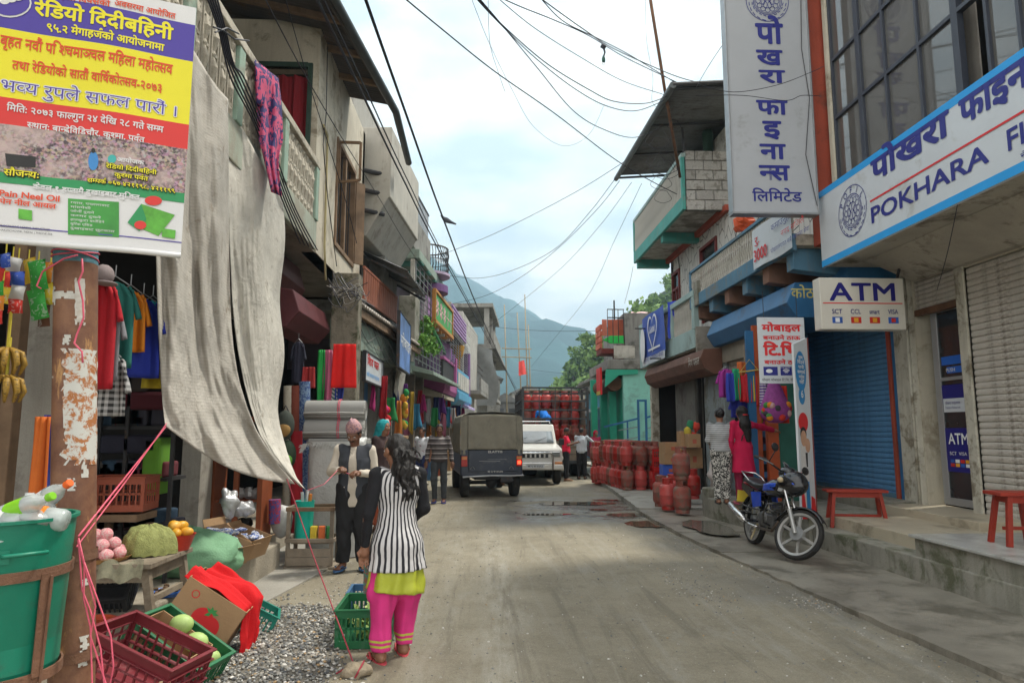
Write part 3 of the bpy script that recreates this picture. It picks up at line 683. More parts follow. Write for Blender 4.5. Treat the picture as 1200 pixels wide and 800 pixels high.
# vertical signboard, square to the street
Yv=9.72
q=lambda px,py:AY(px,py,Yv)
xl,xr=q(860,245).x,q(958.5,250).x;zv0=(q(860,243).z+q(958,255).z)/2;zv1=zv0+4.05
vsg=T('hanging_signboard','tall narrow grey-white signboard with blue Nepali letters one below another, projecting over the street','sign',((xl+xr)/2,Yv,zv0))
M_SIGNG=mat('grey_sign_face',(.40,.42,.45),.5,.05,2,.08,dirt=(.30,.31,.32),dirt_amt=.3)
O('frame',MB().box(xl-.02,xr+.02,Yv-.02,Yv+.16,zv0-.03,zv0).box(xl-.02,xl,Yv-.02,Yv+.16,zv0,zv1).box(xr,xr+.02,Yv-.02,Yv+.16,zv0,zv1),M_STEEL,vsg,bev=.004)
O('face',MB().box(xl,xr,Yv,Yv+.14,zv0,zv1),M_SIGNG,vsg)
O('bracket',MB().bar((xr,Yv+.07,zv0+.3),(XU,Yv+.4,zv0+.3),.04).bar((xr,Yv+.07,zv1-.3),(XU,Yv+.4,zv1-.3),.04),M_IRON,vsg)
fr=wrapframe((0,Yv-.001,0),(1,0,0),(0,0,1));L=[]
for s,px,y0_,y1_,w in(('पो',902,24,51,36),('ख',902,56,76,34),('रा',905,80,97,34),('फा',905,115,134,40),('इ',905,139,160,24),('ना',906,166,186,33),('न्स',908,191,211,39),('लिमिटेड',911,224,236,62)):
 a,b=q(px,y1_),q(px,y0_);L.append((s,a.x,a.z,(b.z-a.z)*(.92 if len(s)<4 else 1),w/F_PX*Yv*1.01,0,.03 if len(s)<4 else.015,'c'))
lettering(L,'lettering',vsg,fr,[M_INK])
c=q(899,2);emblem(vsg,(c.x,Yv-.002,c.z),(1,0,0),(0,0,1),(0,-1,0),.34,M_INK,'POFIL')
O('cable',MB().tube([(xr-.06,Yv-.03,zv1),(xr-.12,Yv-.03,zv0+2.6),(xr-.04,Yv-.03,zv0+1.8),(xr-.15,Yv-.03,zv0+.9),(xr-.02,Yv-.03,zv0+.1)],.006,5),M_IRON,vsg)
# ATM box sign
Ya=9.3;q=lambda px,py:AY(px,py,Ya)
xa,xb=q(961,350).x,q(1060,350).x;za,zc=q(1010,386).z,q(1010,325.5).z
at=T('atm_sign','white box sign reading ATM with rows of card logos above the blue shutter','sign',((xa+xb)/2,Ya,za))
M_LIT=mat('acrylic_face',(.58,.56,.50),.4,.05,2,.05,dirt=(.42,.39,.33),dirt_amt=.3)
O('case',MB().box(xa,xb,Ya,Ya+.2,za,zc),M_LIT,at,bev=.012)
O('bracket',MB().bar((xb-.03,Ya+.1,zc),(xb+.12,Ya+.1,zc+.5),.03),M_IRON,at)
fr=wrapframe((xa,Ya-.001,za),(1,0,0),(0,0,1));W_=xb-xa;Hh_=zc-za
lettering([('ATM',W_*.5,Hh_*.56,Hh_*.34,W_*.78,0,.018,'c')]+[(s,W_*(.19+.22*k),Hh_*.30,Hh_*.09,W_*.12,0,.01,'c')for k,s in enumerate(('SCT','CCL','smart','VISA'))],'lettering',at,fr,[M_NAVY])
mb=MB();mb.mi=4;mb.box(xa+W_*.03,xb-W_*.03,Ya-.003,Ya-.001,za+Hh_*.495,za+Hh_*.515)
for k in range(4):mb.mi=(2,0,0,2)[k];mb.box(xa+W_*(.13+.22*k),xa+W_*(.25+.22*k),Ya-.003,Ya-.001,za+Hh_*.12,za+Hh_*.24)
for k in range(4):mb.mi=(3,1,1,0)[k];mb.box(xa+W_*(.165+.22*k),xa+W_*(.215+.22*k),Ya-.005,Ya-.0031,za+Hh_*.14,za+Hh_*.22)
O('card_logos',mb,cardcols+[M_REDI],at,kind='stuff')
# RIGHT: BLUE-TRIMMED SHOP HOUSE
XB=4.8
bh=T('shop_house','house with a blue lattice balcony and a turquoise upper balcony under a tin roof','building',(5.6,15,0))
M_TEAL=mat('turquoise_paint',(.07,.31,.27),.65,.15,2,.3,dirt=(.16,.22,.19),dirt_amt=.35,streak=.35)
M_TEALP=mat('pale_turquoise_paint',(.33,.45,.44),.7,.12,2,.3,dirt=(.20,.22,.19),dirt_amt=.38,streak=.4)
M_BLUEP=mat('weathered_blue_paint',(.085,.20,.30),.7,.2,2,.3,dirt=(.19,.18,.15),dirt_amt=.45,streak=.5)
M_BLUEB=mat('bright_blue_paint',(.03,.14,.31),.5,.12,2,.2,dirt=(.05,.08,.12),dirt_amt=.35)
M_BAL=mat('whitewashed_concrete',(.50,.48,.43),.85,.14,4,.4,dirt=(.22,.20,.16),dirt_amt=.4,streak=.4)
M_RED=mat('maroon_paint',(.17,.03,.025),.6,.15,3,.2)
M_SHB=mat('blue_shutter_paint',(.13,.31,.55),.42,.15,3,.15,dirt=(.03,.05,.08),dirt_amt=.3,metal=.2,streak=.3)
zf0=4.34
yb0=ySL+.25
# near balcony (first floor)
bl1=15.5
O('balcony_slab',MB().box(XB+.02,7.5,yb0,bl1,4.44,4.62),M_BEIGE,bh,bev=.01)
O('fascia',MB().box(XB-.02,XB+.05,yb0,bl1,4.36,4.63),M_BLUEP,bh,bev=.012)
for k,y in enumerate(np.linspace(yb0+.3,bl1-.3,6)):
 O('beam',MB().prism_ax([(XB+.06,4.10),(6.1,3.95),(6.1,4.435),(XB+.06,4.435)],y-.12,y+.12,'y'),mat('brown_beam_paint',(.22,.12,.085),.8,.2,3,.3)if k%2 else M_BLUEP,bh,bev=.01)
O('rail',MB().box(XB-.02,XB+.07,yb0,bl1,5.19,5.25).box(XB-.02,XB+.07,bl1-.1,bl1,4.63,5.25),M_BLUEP,bh,bev=.008)
lat=MB();n=int((bl1-yb0)/.11)
for i in range(n):
 y=yb0+.05+i*.11
 lat.bar((XB+.02,y,4.64),(XB+.02,y+.055,4.82),.022,.02);lat.bar((XB+.02,y+.055,4.82),(XB+.02,y,5.0),.022,.02);lat.bar((XB+.02,y,5.0),(XB+.02,y+.055,5.18),.022,.02)
 lat.bar((XB+.03,y+.055,4.64),(XB+.03,y,4.82),.022,.02);lat.bar((XB+.03,y,4.82),(XB+.03,y+.055,5.0),.022,.02);lat.bar((XB+.03,y+.055,5.0),(XB+.03,y,5.18),.022,.02)
O('lattice',lat,M_BAL,bh,kind='stuff')
# lower far balcony with S-shaped balusters
f0,f1=AX(817,408,XB).y+.05,20.6;zb_=AX(817,408,XB).z
O('balcony_slab',MB().box(XB+.02,6.4,f0,f1,zb_,zb_+.14),M_BEIGE,bh,bev=.01)
O('fascia',MB().box(XB-.04,XB+.06,f0,f1,zb_+.02,zb_+.47),M_TEALP,bh,bev=.012)
O('end_wall',MB().box(XB-.02,5.6,f0-.08,f0,zb_-.1,zb_+.5),M_CONCD,bh,bev=.012)
for a in(f0+.05,f0+1.9,f0+3.7,f1-.1):O('post',MB().box(XB-.05,XB+.08,a-.09,a+.09,zb_+.45,zb_+1.3),M_TEALP,bh,bev=.01)
O('rail',MB().box(XB-.06,XB+.09,f0-.05,f1,zb_+1.21,zb_+1.34),M_TEALP,bh,bev=.01)
b0=None
for i in range(int((f1-f0)/.13)):
 y=f0+.17+i*.13
 if y>f1-.15:break
 if b0 is None:b0=O('baluster',baluster_mb(.74,1),M_BAL,bh,local=True);b0.location=wm(bh).inverted()@Vector((XB+.02,y,zb_+.47))
 else:inst(b0,wm(bh).inverted()@Vector((XB+.02,y,zb_+.47)),bh)
O('planter',MB().box(XB-.05,XB+.5,f0-.35,f0-.1,zb_+.95,zb_+1.5),M_CONCM,bh,bev=.01)
# upper balcony
g0,g1=AX(802,245,XB).y,AX(744,310,XB).y;zg=(AX(802,245,XB).z+AX(744,310.6,XB).z)/2;zgt=AX(802,176,XB).z
O('balcony_slab',MB().box(XB+.05,7.6,g0,g1,zg+.1,zg+.26),mat('flaking_ceiling',(.36,.34,.30),.9,.25,5,.8,25,dirt=(.16,.14,.12),dirt_amt=.5),bh)
O('fascia',MB().box(XB-.04,XB+.045,g0,g1,zg+.02,zg+.36).box(XB-.04,XB+.045,g0,g0+.12,zg+.36,zgt-.1).box(XB-.04,XB+.045,g1-.12,g1,zg+.36,zgt-.1),M_TEAL,bh,bev=.012)
for y in(g0+2.3,g1-.16):O('beam',MB().box(XB+.05,5.85,y-.12,y+.12,zg-.16,zg+.095),M_TEAL,bh,bev=.01)
O('beam',MB().box(5.72,5.84,g0-.2,g1-.05,zg-.05,zg+.09),M_REDP,bh)
O('rail',MB().box(XB-.04,XB+.08,g0,g1,zgt-.1,zgt),M_TEALP,bh,bev=.01)
b0=None;hh=zgt-.1-(zg+.36)
for i in range(int((g1-g0-.2)/.13)):
 y=g0+.2+i*.13
 if b0 is None:b0=O('baluster',baluster_mb(hh,1),M_BAL,bh,local=True);b0.location=wm(bh).inverted()@Vector((XB,y,zg+.36))
 else:inst(b0,wm(bh).inverted()@Vector((XB,y,zg+.36)),bh)
M_BLOCK=mat('whitewashed_block',(.42,.41,.385),.95,.25,5,1.0,30,dirt=(.20,.19,.17),dirt_amt=.5,dscale=5,rnd=.18)
M_MORT=mat('grey_mortar',(.17,.165,.15),.95,.2,5,.6)
nr=6;ch_=(zgt+.06-zg)/nr;xs0=XB+.06
O('mortar_bed',MB().box(xs0,xs0+1.7,g0+.02,g0+.13,zg+.01,zgt+.05),M_MORT,bh)
for r in range(nr):
 x=xs0+.0;k=0
 while x<xs0+1.68:
  L_=min(.44 if(k or r%2==0)else.23,xs0+1.7-x)
  O('block',MB().box(x+.008,x+L_-.008,g0-.012-RND.uniform(0,.018),g0+.10,zg+r*ch_+.01,zg+(r+1)*ch_-.01),M_BLOCK,bh,bev=.012);x+=L_;k+=1
def crackle_mat():
 m,t,b=nodemat('flagstone_render');v=coords(t,(1.0,2.2,1.15))
 vo=t.nodes.new('ShaderNodeTexVoronoi');vo.feature='DISTANCE_TO_EDGE';vo.inputs['Scale'].default_value=1.9;t.links.new(v,vo.inputs['Vector'])
 ln=ramp(t,vo.outputs['Distance'],.012,.03);n=noi(t,coords(t),3,6)
 c=mixc(t,ln,(.05,.05,.05),mixc(t,n,(.46,.45,.42),(.60,.58,.54)));t.links.new(c,b.inputs['Base Color']);b.inputs['Roughness'].default_value=.85
 bn=t.nodes.new('ShaderNodeBump');bn.inputs['Distance'].default_value=.02;t.links.new(ln,bn.inputs['Height']);t.links.new(bn.outputs[0],b.inputs['Normal']);return m
M_CRK=crackle_mat();XH=5.85;yH1=AX(787,340,XH).y
w1=(AX(838,330,XH).y,AX(826,330,XH).y);w2=(AX(800,350,XH).y,AX(792,350,XH).y)
w1=(AX(842,320,XH).y,AX(822,320,XH).y);w2=(AX(798,350,XH).y,AX(789,350,XH).y)
zw0,zw1_=5.3,6.75
mb=MB();wall_open(mb,'x',XH,XH+.25,10.2,yH1,zb_,zg+.09,[(w1[0],w1[1],4.4,6.35),(w2[0],w2[1],5.0,6.3)]);mb.box(XH,9,yH1-.25,yH1-.001,zb_,zg+.08);O('wall',mb,M_CRK,bh)
for(a,b),z0_,z1_ in((w1,4.4,6.35),(w2,5.0,6.3)):
 wfr=O('window',MB().box(XH-.05,XH+.06,a,a+.09,z0_,z1_).box(XH-.05,XH+.06,b-.09,b,z0_,z1_).box(XH-.05,XH+.06,a,b,z1_,z1_+.09).box(XH-.05,XH+.06,a+.09,b-.09,z1_-.5,z1_-.43).box(XH-.03,XH+.05,(a+b)/2-.03,(a+b)/2+.03,z0_,z1_-.5),M_RED,bh,bev=.006)
 O('pane',MB().box(XH+.02,XH+.03,a+.09,b-.09,z0_,z1_),M_GLASSD,wfr)
mb=MB();mb.box(5.9,9,g0+.1,yH1,zg+.27,9.0);O('upper_wall',mb,M_BAL,bh)
mb=MB();mb.box(5.2,8.2,yH1+.5-1.2,yH1-.1,zg+.27,9.0)
XR=4.05;r0,r1=AY(788,99,1).z,0
ye0=AX(788,100,XR).y;ye1=AX(723,207,XR).y;ze0=AX(788,100,XR).z;ze1=AX(723,207,XR).z
M_TIN=mat('weathered_tin',(.17,.175,.175),.5,.2,2,.2,dirt=(.09,.08,.07),dirt_amt=.4,metal=.4,streak=.4)
def tin_sheet(x0,x1,y0,y1,zfn,along='x',pitch=.09,amp=.014):
 mb=MB();nu=int((y1-y0)/pitch*4)if along=='x' else int((x1-x0)/pitch*4)
 if along=='x':fn=lambda u,v:(x0+(x1-x0)*v,y0+(y1-y0)*u,zfn(x0+(x1-x0)*v,y0+(y1-y0)*u)+amp*math.sin(2*math.pi*(y1-y0)*u/pitch))
 else:fn=lambda u,v:(x0+(x1-x0)*u,y0+(y1-y0)*v,zfn(x0+(x1-x0)*u,y0+(y1-y0)*v)+amp*math.sin(2*math.pi*(x1-x0)*u/pitch))
 mb.grid(fn,max(8,nu),3);return mb
rz_=lambda x,y:ze0+(ze1-ze0)*(y-ye0)/(ye1-ye0)+.07*(x-XR)
nsh=5
for k in range(nsh):
 a,b=ye0+(ye1-ye0)*k/nsh,ye0+(ye1-ye0)*(k+1)/nsh+.06
 O('roof_sheet',tin_sheet(XR,9.2,a,b,lambda x,y,k=k:rz_(x,y)+.012*k),M_TIN,bh,smooth=True,solid=.004)
O('gutter',MB().tube([(XR,ye0-.06,rz_(XR,ye0)-.02),(XR,ye1+.15,rz_(XR,ye1)-.02)],.075,10),mat('painted_pipe',(.10,.115,.12),.5,.2,4),bh,smooth=2)
for y in np.linspace(ye0+.05,ye1-.05,4):O('purlin',MB().bar((XR,y,rz_(XR,y)-.06),(9,y,rz_(9,y)-.06),.06,.05),M_IRON,bh)
O('barge',MB().tube([(XR,ye0-.03,rz_(XR,ye0)+.0),(9,ye0-.03,rz_(9,ye0))],.05,8),M_IRON,bh,smooth=2)
O('roof_post',MB().tube([(XB+.15,g0+.3,zgt),(XB+.1,g0+.3,rz_(XB,g0)-.08)],.03,8),M_IRON,bh)
O('lamp_box',MB().lathe([(.02,0),(.13,.05),(.15,.55),(.10,.68),(.02,.72)],(5.75,g0+.9,zgt+.35),6),mat('dark_green_metal',(.03,.07,.045),.6),bh)
XF=5.15
M_GFW=mat('bluegrey_plaster',(.24,.28,.29),.85,.2,2,.5,dirt=(.13,.12,.10),dirt_amt=.5,dscale=2)
M_GFD=mat('grey_brown_plaster',(.15,.145,.13),.9,.25,2,.5,dirt=(.08,.07,.06),dirt_amt=.45)
yy=lambda px,py=480,X=XF:AX(px,py,X).y
O('wall',MB().box(XF,XF+.2,yy(815),yy(792),.2,3.4),M_GFD,bh)
O('wall',MB().box(XF,XF+.2,yy(850),yy(826),.2,3.4),M_GFW,bh)
O('door_post',MB().box(XF-.1,XF-.02,yy(823)-.05,yy(823)+.04,.2,3.3),M_DARK,bh,bev=.006)
O('corner_post',MB().box(XF-.12,XF+.1,f1-.25,f1-.05,.2,3.35),M_WORN,bh,bev=.006)
O('back_wall',MB().box(7.3,7.4,10.2,21,.2,4.4).box(XF,7.3,f1-.15,f1-.04,.2,3.35),M_DARK,bh)
O('lintel',MB().box(XF-.02,XF+.3,12.2,f1-.1,3.02,3.4),mat('stained_lintel',(.21,.185,.15),.9,.2,2,.4),bh)
hp=[(XF-.02,3.35),(XF-.42,3.32),(XF-.5,3.12),(XF-.42,2.9),(XF-.2,2.78),(XF-.02,2.8)]
O('shutter_hood',MB().prism_ax(hp,yy(848,430),yy(775,440),'y'),mat('rusty_brown_hood',(.13,.06,.04),.7,.3,2.5,.4,dirt=(.22,.17,.13),dirt_amt=.25,dscale=2),bh,bev=.01)
hl=AX(815,440,XF-.505);lettering([('मिथ पसल',0,0,.17,.8,0,.0,'l')],'lettering',bh,wrapframe((XF-.503,hl.y+.5,3.0),(0,-1,0),(0,0,1)),[M_BAL])
y2a,y2b=9.98,AX(955,480,XW).y+.1
roller_shutter(bh,XW+.02,AX(1050,500,XW).y+.03,y2b,.56,3.9,.083,M_SHB)
O('shutter_guide',MB().box(XW-.06,XW+.06,AX(1050,500,XW).y-.06,AX(1050,500,XW).y+.02,.5,3.9),M_REDP,bh,bev=.008)
O('door_jamb',MB().box(XW-.04,XW+.2,yC+.02,AX(1050,500,XW).y-.08,.3,4.0),M_BLUEB,bh,bev=.01)
O('wall',MB().box(XW-.02,XW+.2,yC+.02,y2b,3.92,4.3),M_BLUEB,bh)
O('bottom_rail',MB().box(XW-.03,XW+.05,AX(1050,500,XW).y+.03,y2b,.5,.62),M_BLUEP,bh)
yN=11.6
O('door_panel',MB().box(AY(909,500,yN).x,AY(938,500,yN).x,yN,yN+.05,.4,3.3),mat('dark_green_door',(.02,.10,.075),.6,.2,3,.2),bh)
O('door_frame',MB().box(AY(898,500,yN).x,AY(911,500,yN).x,yN-.05,yN+.06,.4,3.5).box(AY(886,500,yN).x,AY(893,500,yN).x,yN-.01,yN+.05,.4,3.4),mat('orange_red_door',(.36,.07,.02),.6,.2,3,.2),bh,bev=.008)
O('door_panel',MB().box(AY(878,500,yN).x,AY(887,500,yN).x,yN-.02,yN+.04,.4,3.3),M_BLUEB,bh)
O('wall',MB().box(AY(936,500,yN).x,AY(936,500,yN).x+.08,yN+.05,13.3,.4,4.3).box(AY(936,500,yN).x+.08,XW+.2,y2b+.02,y2b+.2,.4,4.3),M_BLUEB,bh)
O('shop_front',MB().box(XF,XF+.1,11.7,13.0,2.75,3.9),M_BLUEP,bh)
hp=[(XF+.9,4.0),(XF-.15,3.95),(XF-.3,3.62),(XF-.15,3.38),(XF+.9,3.38)]
O('shutter_hood',MB().prism_ax(hp,10.6,14.6,'y'),M_BLUEB,bh,bev=.012)
hp=[(XW+.0,4.25),(XF+.5,4.2),(XF+.35,3.95),(XF+.5,3.72),(XW,3.72)]
O('shutter_hood',MB().prism_ax(hp,10.02,10.55,'y'),M_BLUEB,bh,bev=.012)
q=AY(935,345,9.99);lettering([('कोठाड',0,0,.16,.55,0,.01,'l')],'lettering',bh,wrapframe((q.x-.1,10.005,q.z-.05),(1,0,0),(0,0,1)),[mat('yellow_paint',(.45,.4,.12),.6)])
mbs=MB()
for k in range(9):mbs.box(XF+.12,XF+.14,11.75,14.5,2.78+k*.085,2.78+k*.085+.075)
O('half_shutter',mbs,M_GREYSH,bh,kind='stuff')
pt=MB();A,B,C_,D=AX(884,266,XB-.05),AX(958,238,XB-.05),AX(958,284,XB-.05),AX(884,318,XB-.05)
A.y=D.y;B.y=C_.y
zA,zD=AX(884,270,XB-.05).z,AX(884,317,XB-.05).z
ya_,yb_=D.y,yb0-.1
ps=T('poster','white poster with a red 3000 and Nepali lines tied over the blue lattice balcony','poster',(XB-.06,ya_,zD))
pt.grid(lambda u,v:(XB-.06-.02*math.sin(u*7),ya_+(yb_-ya_)*u,zD+(zA-zD)*v),14,2)
O('sheet',pt,M_SIGNW,ps,smooth=True)
lettering([('3000',.1,.12,.2,.55,0,.02,'l'),('रु.',.15,.42,.12,.2,0,.01,'l'),('कमाउनुहोस्',.85,.46,.10,.9,1,.0,'l'),('नगद सजिलै',1.2,.27,.09,.8,0,0,'l'),('पोखरालगायत सबै स्थानमा सेवा',.8,.1,.07,1.35,1,0,'l')],'lettering',ps,wrapframe((XB-.085,ya_,zD),(0,-1,0),(0,0,1)),[M_REDI,M_INK])
tag(O('plastic_bag',MB().ell(AX(873,262,XB+.1),(.2,.2,.17),12,8,jit=.5),mat('orange_red_plastic',(.65,.10,.03),.4,.2,8,.6)),'orange-red plastic bag lying on the rail of the blue lattice balcony','bag')
# LEFT: BALCONY HOUSE (nearest on the left)
XL0=-2.5
hs=T('balcony_house','weathered cream house with a turquoise balustrade balcony and wooden window above open shops','building',(-3.5,8,0))
M_PLAST=mat('weathered_cream_plaster',(.58,.53,.43),.85,.14,1.6,.4,dirt=(.26,.22,.16),dirt_amt=.40,streak=.45)
M_TEALW=mat('faded_turquoise',(.27,.38,.31),.75,.14,2.5,.3,dirt=(.26,.26,.21),dirt_amt=.42,streak=.4)
M_BALW=mat('grimy_baluster',(.50,.46,.38),.9,.2,5,.5,dirt=(.14,.12,.09),dirt_amt=.5,streak=.4)
M_TINU=mat('rusty_dark_tin',(.085,.075,.07),.65,.25,2,.3,dirt=(.13,.075,.04),dirt_amt=.35,metal=.2)
YE=AX(366,292,XL0).y;YW=AX(424,300,XL0).y
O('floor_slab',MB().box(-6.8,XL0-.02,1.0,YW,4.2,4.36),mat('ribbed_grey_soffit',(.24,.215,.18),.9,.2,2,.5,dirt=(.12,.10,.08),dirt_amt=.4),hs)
O('fascia',MB().box(XL0-.02,XL0+.05,1.0,YE,4.18,4.60),mat('pale_green_weathered_concrete',(.36,.40,.33),.8,.2,1.5,.4,dirt=(.33,.31,.25),dirt_amt=.5,streak=.6),hs,bev=.012)
O('rail',MB().box(XL0-.06,XL0+.08,1.0,YE,5.38,5.48),M_BALW,hs,bev=.012)
O('rail_board',MB().box(XL0-.03,XL0+.05,AX(300,80,XL0).y,YE-.02,5.484,5.53),M_WOOD,hs,bev=.01)
posts=[AX(213,60,XL0).y,AX(275,100,XL0).y,YE-.08];posts=[posts[0]-1.35*k for k in(3,2,1)]+posts[:2]+[(posts[1]+posts[2])/2,posts[2]]
for p in posts:O('post',MB().box(XL0-.05,XL0+.07,p-.08,p+.08,4.60,5.38),M_TEALW,hs,bev=.01)
bmb=MB();hB=.78
for s in(-1,1):bmb.box(-.02,.02,s*.07-.012,s*.07+.012,0,hB)
bmb.lathe([(.02,0),(.045,.06),(.02,.12),(.055,.26),(.02,.36),(.03,.39),(.02,.42),(.055,.54),(.02,.66),(.045,.72),(.02,.78)],n=8)
for z in(.13,.39,.65):bmb.box(-.018,.018,-.085,.085,z-.014,z+.014)
b0=None
for a,b in zip(posts[:-1],posts[1:]):
 n=max(1,int((b-a-.16)/.17))
 for i in range(n):
  loc=wm(hs).inverted()@Vector((XL0+.01,a+.08+(b-a-.16)*(i+.5)/n,4.60))
  if b0 is None:b0=O('baluster',bmb,M_BALW,hs,local=True);b0.location=loc
  else:inst(b0,loc,hs)
wa,wb=AY(285,100,YE+.02).x,AY(361,100,YE+.02).x
mb=MB();wall_open(mb,'y',YE+.01,YE+.2,-6.6,XL0,4.37,7.75,[(wa,wb,4.4,6.98)]);O('wall',mb,M_PLAST,hs)
M_DKG=mat('dark_green_frame',(.03,.06,.045),.6)
O('window_frame',MB().box(wa-.07,wa,YE-.03,YE+.06,4.4,7.05).box(wb,wb+.07,YE-.03,YE+.06,4.4,7.05).box(wa,wb,YE-.03,YE+.06,6.98,7.06),M_DKG,hs,bev=.006)
def curtain_mat():
 m,t,b=nodemat('red_flower_curtain');v=coords(t);
 vo=t.nodes.new('ShaderNodeTexVoronoi');vo.inputs['Scale'].default_value=7;t.links.new(v,vo.inputs['Vector'])
 sx=t.nodes.new('ShaderNodeSeparateXYZ');t.links.new(v,sx.inputs[0])
 wv=mth(t,'SINE',mth(t,'MULTIPLY',sx.outputs[0],7.5));band=ramp(t,wv,.25,.45)
 c=mixc(t,band,(.23,.012,.02),(.45,.24,.19));c=mixc(t,mth(t,'MULTIPLY',band,ramp(t,vo.outputs['Distance'],.42,.36)),c,(.40,.02,.03))
 t.links.new(c,b.inputs['Base Color']);b.inputs['Roughness'].default_value=.9;return m
mb=MB();mb.grid(lambda u,v:(wa+(wb-wa)*u,YE+.10+.035*math.sin(u*30)+.015*math.sin(u*71),4.4+2.5*v),60,4);O('curtain',mb,curtain_mat(),hs,smooth=True)
ya,yb=AX(393,220,XL0).y,AX(414,270,XL0).y
mb=MB();wall_open(mb,'x',XL0-.22,XL0,YE+.2,YW,4.2,7.7,[(ya,yb,4.62,6.5)]);mb.box(-6.6,XL0,YW-.2,YW-.001,4.2,7.69);O('wall',mb,M_PLAST,hs)
wf=O('window',MB().box(XL0-.12,XL0+.03,ya,ya+.08,4.62,6.5).box(XL0-.12,XL0+.03,yb-.08,yb,4.62,6.5).box(XL0-.12,XL0+.03,ya+.08,yb-.08,6.42,6.5).box(XL0-.12,XL0+.03,ya+.08,yb-.08,4.62,4.7).box(XL0-.1,XL0+.01,(ya+yb)/2-.05,(ya+yb)/2+.05,4.7,6.42),M_WOOD,hs,bev=.006)
for k in range(6):O('window_bar',MB().box(XL0-.06,XL0-.04,ya+.1+(yb-ya-.2)*(k+.5)/6-.008,ya+.1+(yb-ya-.2)*(k+.5)/6+.008,4.7,6.42),M_IRON,wf)
O('sash',MB().bar((XL0+.04,ya+.05,6.42),(XL0+.42,ya-.1,6.35),.04).bar((XL0+.42,ya-.1,6.35),(XL0+.42,ya-.1,5.7),.04).bar((XL0+.04,ya+.05,5.72),(XL0+.42,ya-.1,5.7),.04).bar((XL0+.04,ya+.05,6.42),(XL0+.04,ya+.05,5.72),.04),M_WOOD,wf)
O('shutter_leaf',MB().obox((XL0+.1,yb+.05,5.5),(.22,.035,1.6),rz=.9),M_WOOD,wf,bev=.006)
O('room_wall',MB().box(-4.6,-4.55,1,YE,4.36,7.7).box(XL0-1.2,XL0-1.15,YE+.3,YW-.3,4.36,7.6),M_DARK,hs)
e0,e1=AX(382,0,-2.17),AX(459,135,-1.72)
e0=Vector((-2.17,e0.y,7.5));sl_=(e1.x-e0.x)/(e1.y-e0.y)
ex=lambda y:min(-1.72,e0.x+sl_*(y-e0.y))
for k in range(9):
 a=2.0+(e1.y-2.0)*k/9;b=a+(e1.y-2.0)/9+.05
 mbr=MB();nn=int((b-a)/.02)
 mbr.grid(lambda u,v,a=a,b=b,k=k:(ex(a+(b-a)*u)+(-6.5-ex(a))*v,a+(b-a)*u,7.52+.9*v+.016*math.sin(2*math.pi*(b-a)*u/.08)+.006*(k%2)),nn,2)
 O('roof_sheet',mbr,M_TINU,hs,smooth=True,solid=.004)
for y in np.arange(3,e1.y,.9):O('rafter',MB().bar((ex(y)+.05,y,7.44),(-5,y,8.1),.07,.09),M_WOOD,hs)
O('eave_board',MB().bar((ex(2)-.02,2,7.46),(e0.x,e0.y,7.46),.03,.12).bar((e0.x,e0.y,7.46),(e1.x,e1.y,7.46),.03,.12),M_TINU,hs)
g=AX(475,152,-1.7);O('gutter',MB().tube([(ex(2)+.06,2,7.5),(e0.x+.07,e0.y,7.46),(e1.x+.06,e1.y+.1,7.43),(g.x+.05,g.y+.3,7.3)],.07,10),mat('dark_gutter',(.05,.055,.055),.5),hs,smooth=2)
for k in range(3):O('outrigger',MB().tube([(XL0-.1,YW-.1-.0,6.9-.42*k),(XL0+.5-.05*k,YW+.2,6.88-.42*k)],.05,8),M_IRON,hs)
O('pipe',MB().tube([(XL0+.03,YE+.25,6.2),(XL0+.03,YE+.55,6.15),(XL0+.03,YE+.6,4.4),(XL0+.03,YE+.75,3.9)],.018,6),mat('yellowed_pipe',(.42,.36,.2),.6),hs,smooth=True)
O('wire',MB().tube([(XL0+.04,YE+.3,7.5),(XL0+.05,YE+.32,6.4),(XL0+.03,YE+.28,5.9),(XL0+.05,YE+.6,5.2),(XL0+.03,YE+1.5,4.3)],.008,5),M_IRON,hs)
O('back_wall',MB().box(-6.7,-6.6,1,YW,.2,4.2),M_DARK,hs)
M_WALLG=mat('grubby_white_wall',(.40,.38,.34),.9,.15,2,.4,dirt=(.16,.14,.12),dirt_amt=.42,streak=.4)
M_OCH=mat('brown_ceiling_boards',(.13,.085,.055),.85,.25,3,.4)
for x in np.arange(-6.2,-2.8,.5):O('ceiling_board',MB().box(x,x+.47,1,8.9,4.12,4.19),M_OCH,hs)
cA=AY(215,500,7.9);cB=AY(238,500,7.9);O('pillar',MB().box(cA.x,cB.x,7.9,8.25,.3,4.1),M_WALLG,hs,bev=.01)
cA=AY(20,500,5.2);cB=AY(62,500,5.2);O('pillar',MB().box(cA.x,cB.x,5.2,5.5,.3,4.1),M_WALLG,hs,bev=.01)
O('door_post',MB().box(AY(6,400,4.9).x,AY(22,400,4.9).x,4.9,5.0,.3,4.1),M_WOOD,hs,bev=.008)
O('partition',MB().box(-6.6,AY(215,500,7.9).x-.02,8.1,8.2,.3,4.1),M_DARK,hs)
cA,cB=AY(386,420,11.2),AY(418,420,11.2)
O('pillar',MB().box(cA.x,cB.x,11.2,11.55,.26,4.18),mat('crumbling_pillar',(.26,.23,.18),.95,.3,4,1.0,25,dirt=(.055,.06,.03),dirt_amt=.52,dscale=4,streak=.5),hs,bev=.02)
M_ORF=mat('orange_wood_frame',(.26,.07,.025),.55,.2,4,.2)
yc=8.3;qa,qb=AY(243,600,yc),AY(306,600,yc);zc0,zc1=.3,1.75
cb=T('display_cabinet','orange-brown framed glass cabinet with silvery packets inside, standing in the shop doorway','cabinet',((qa.x+qb.x)/2,yc,.3))
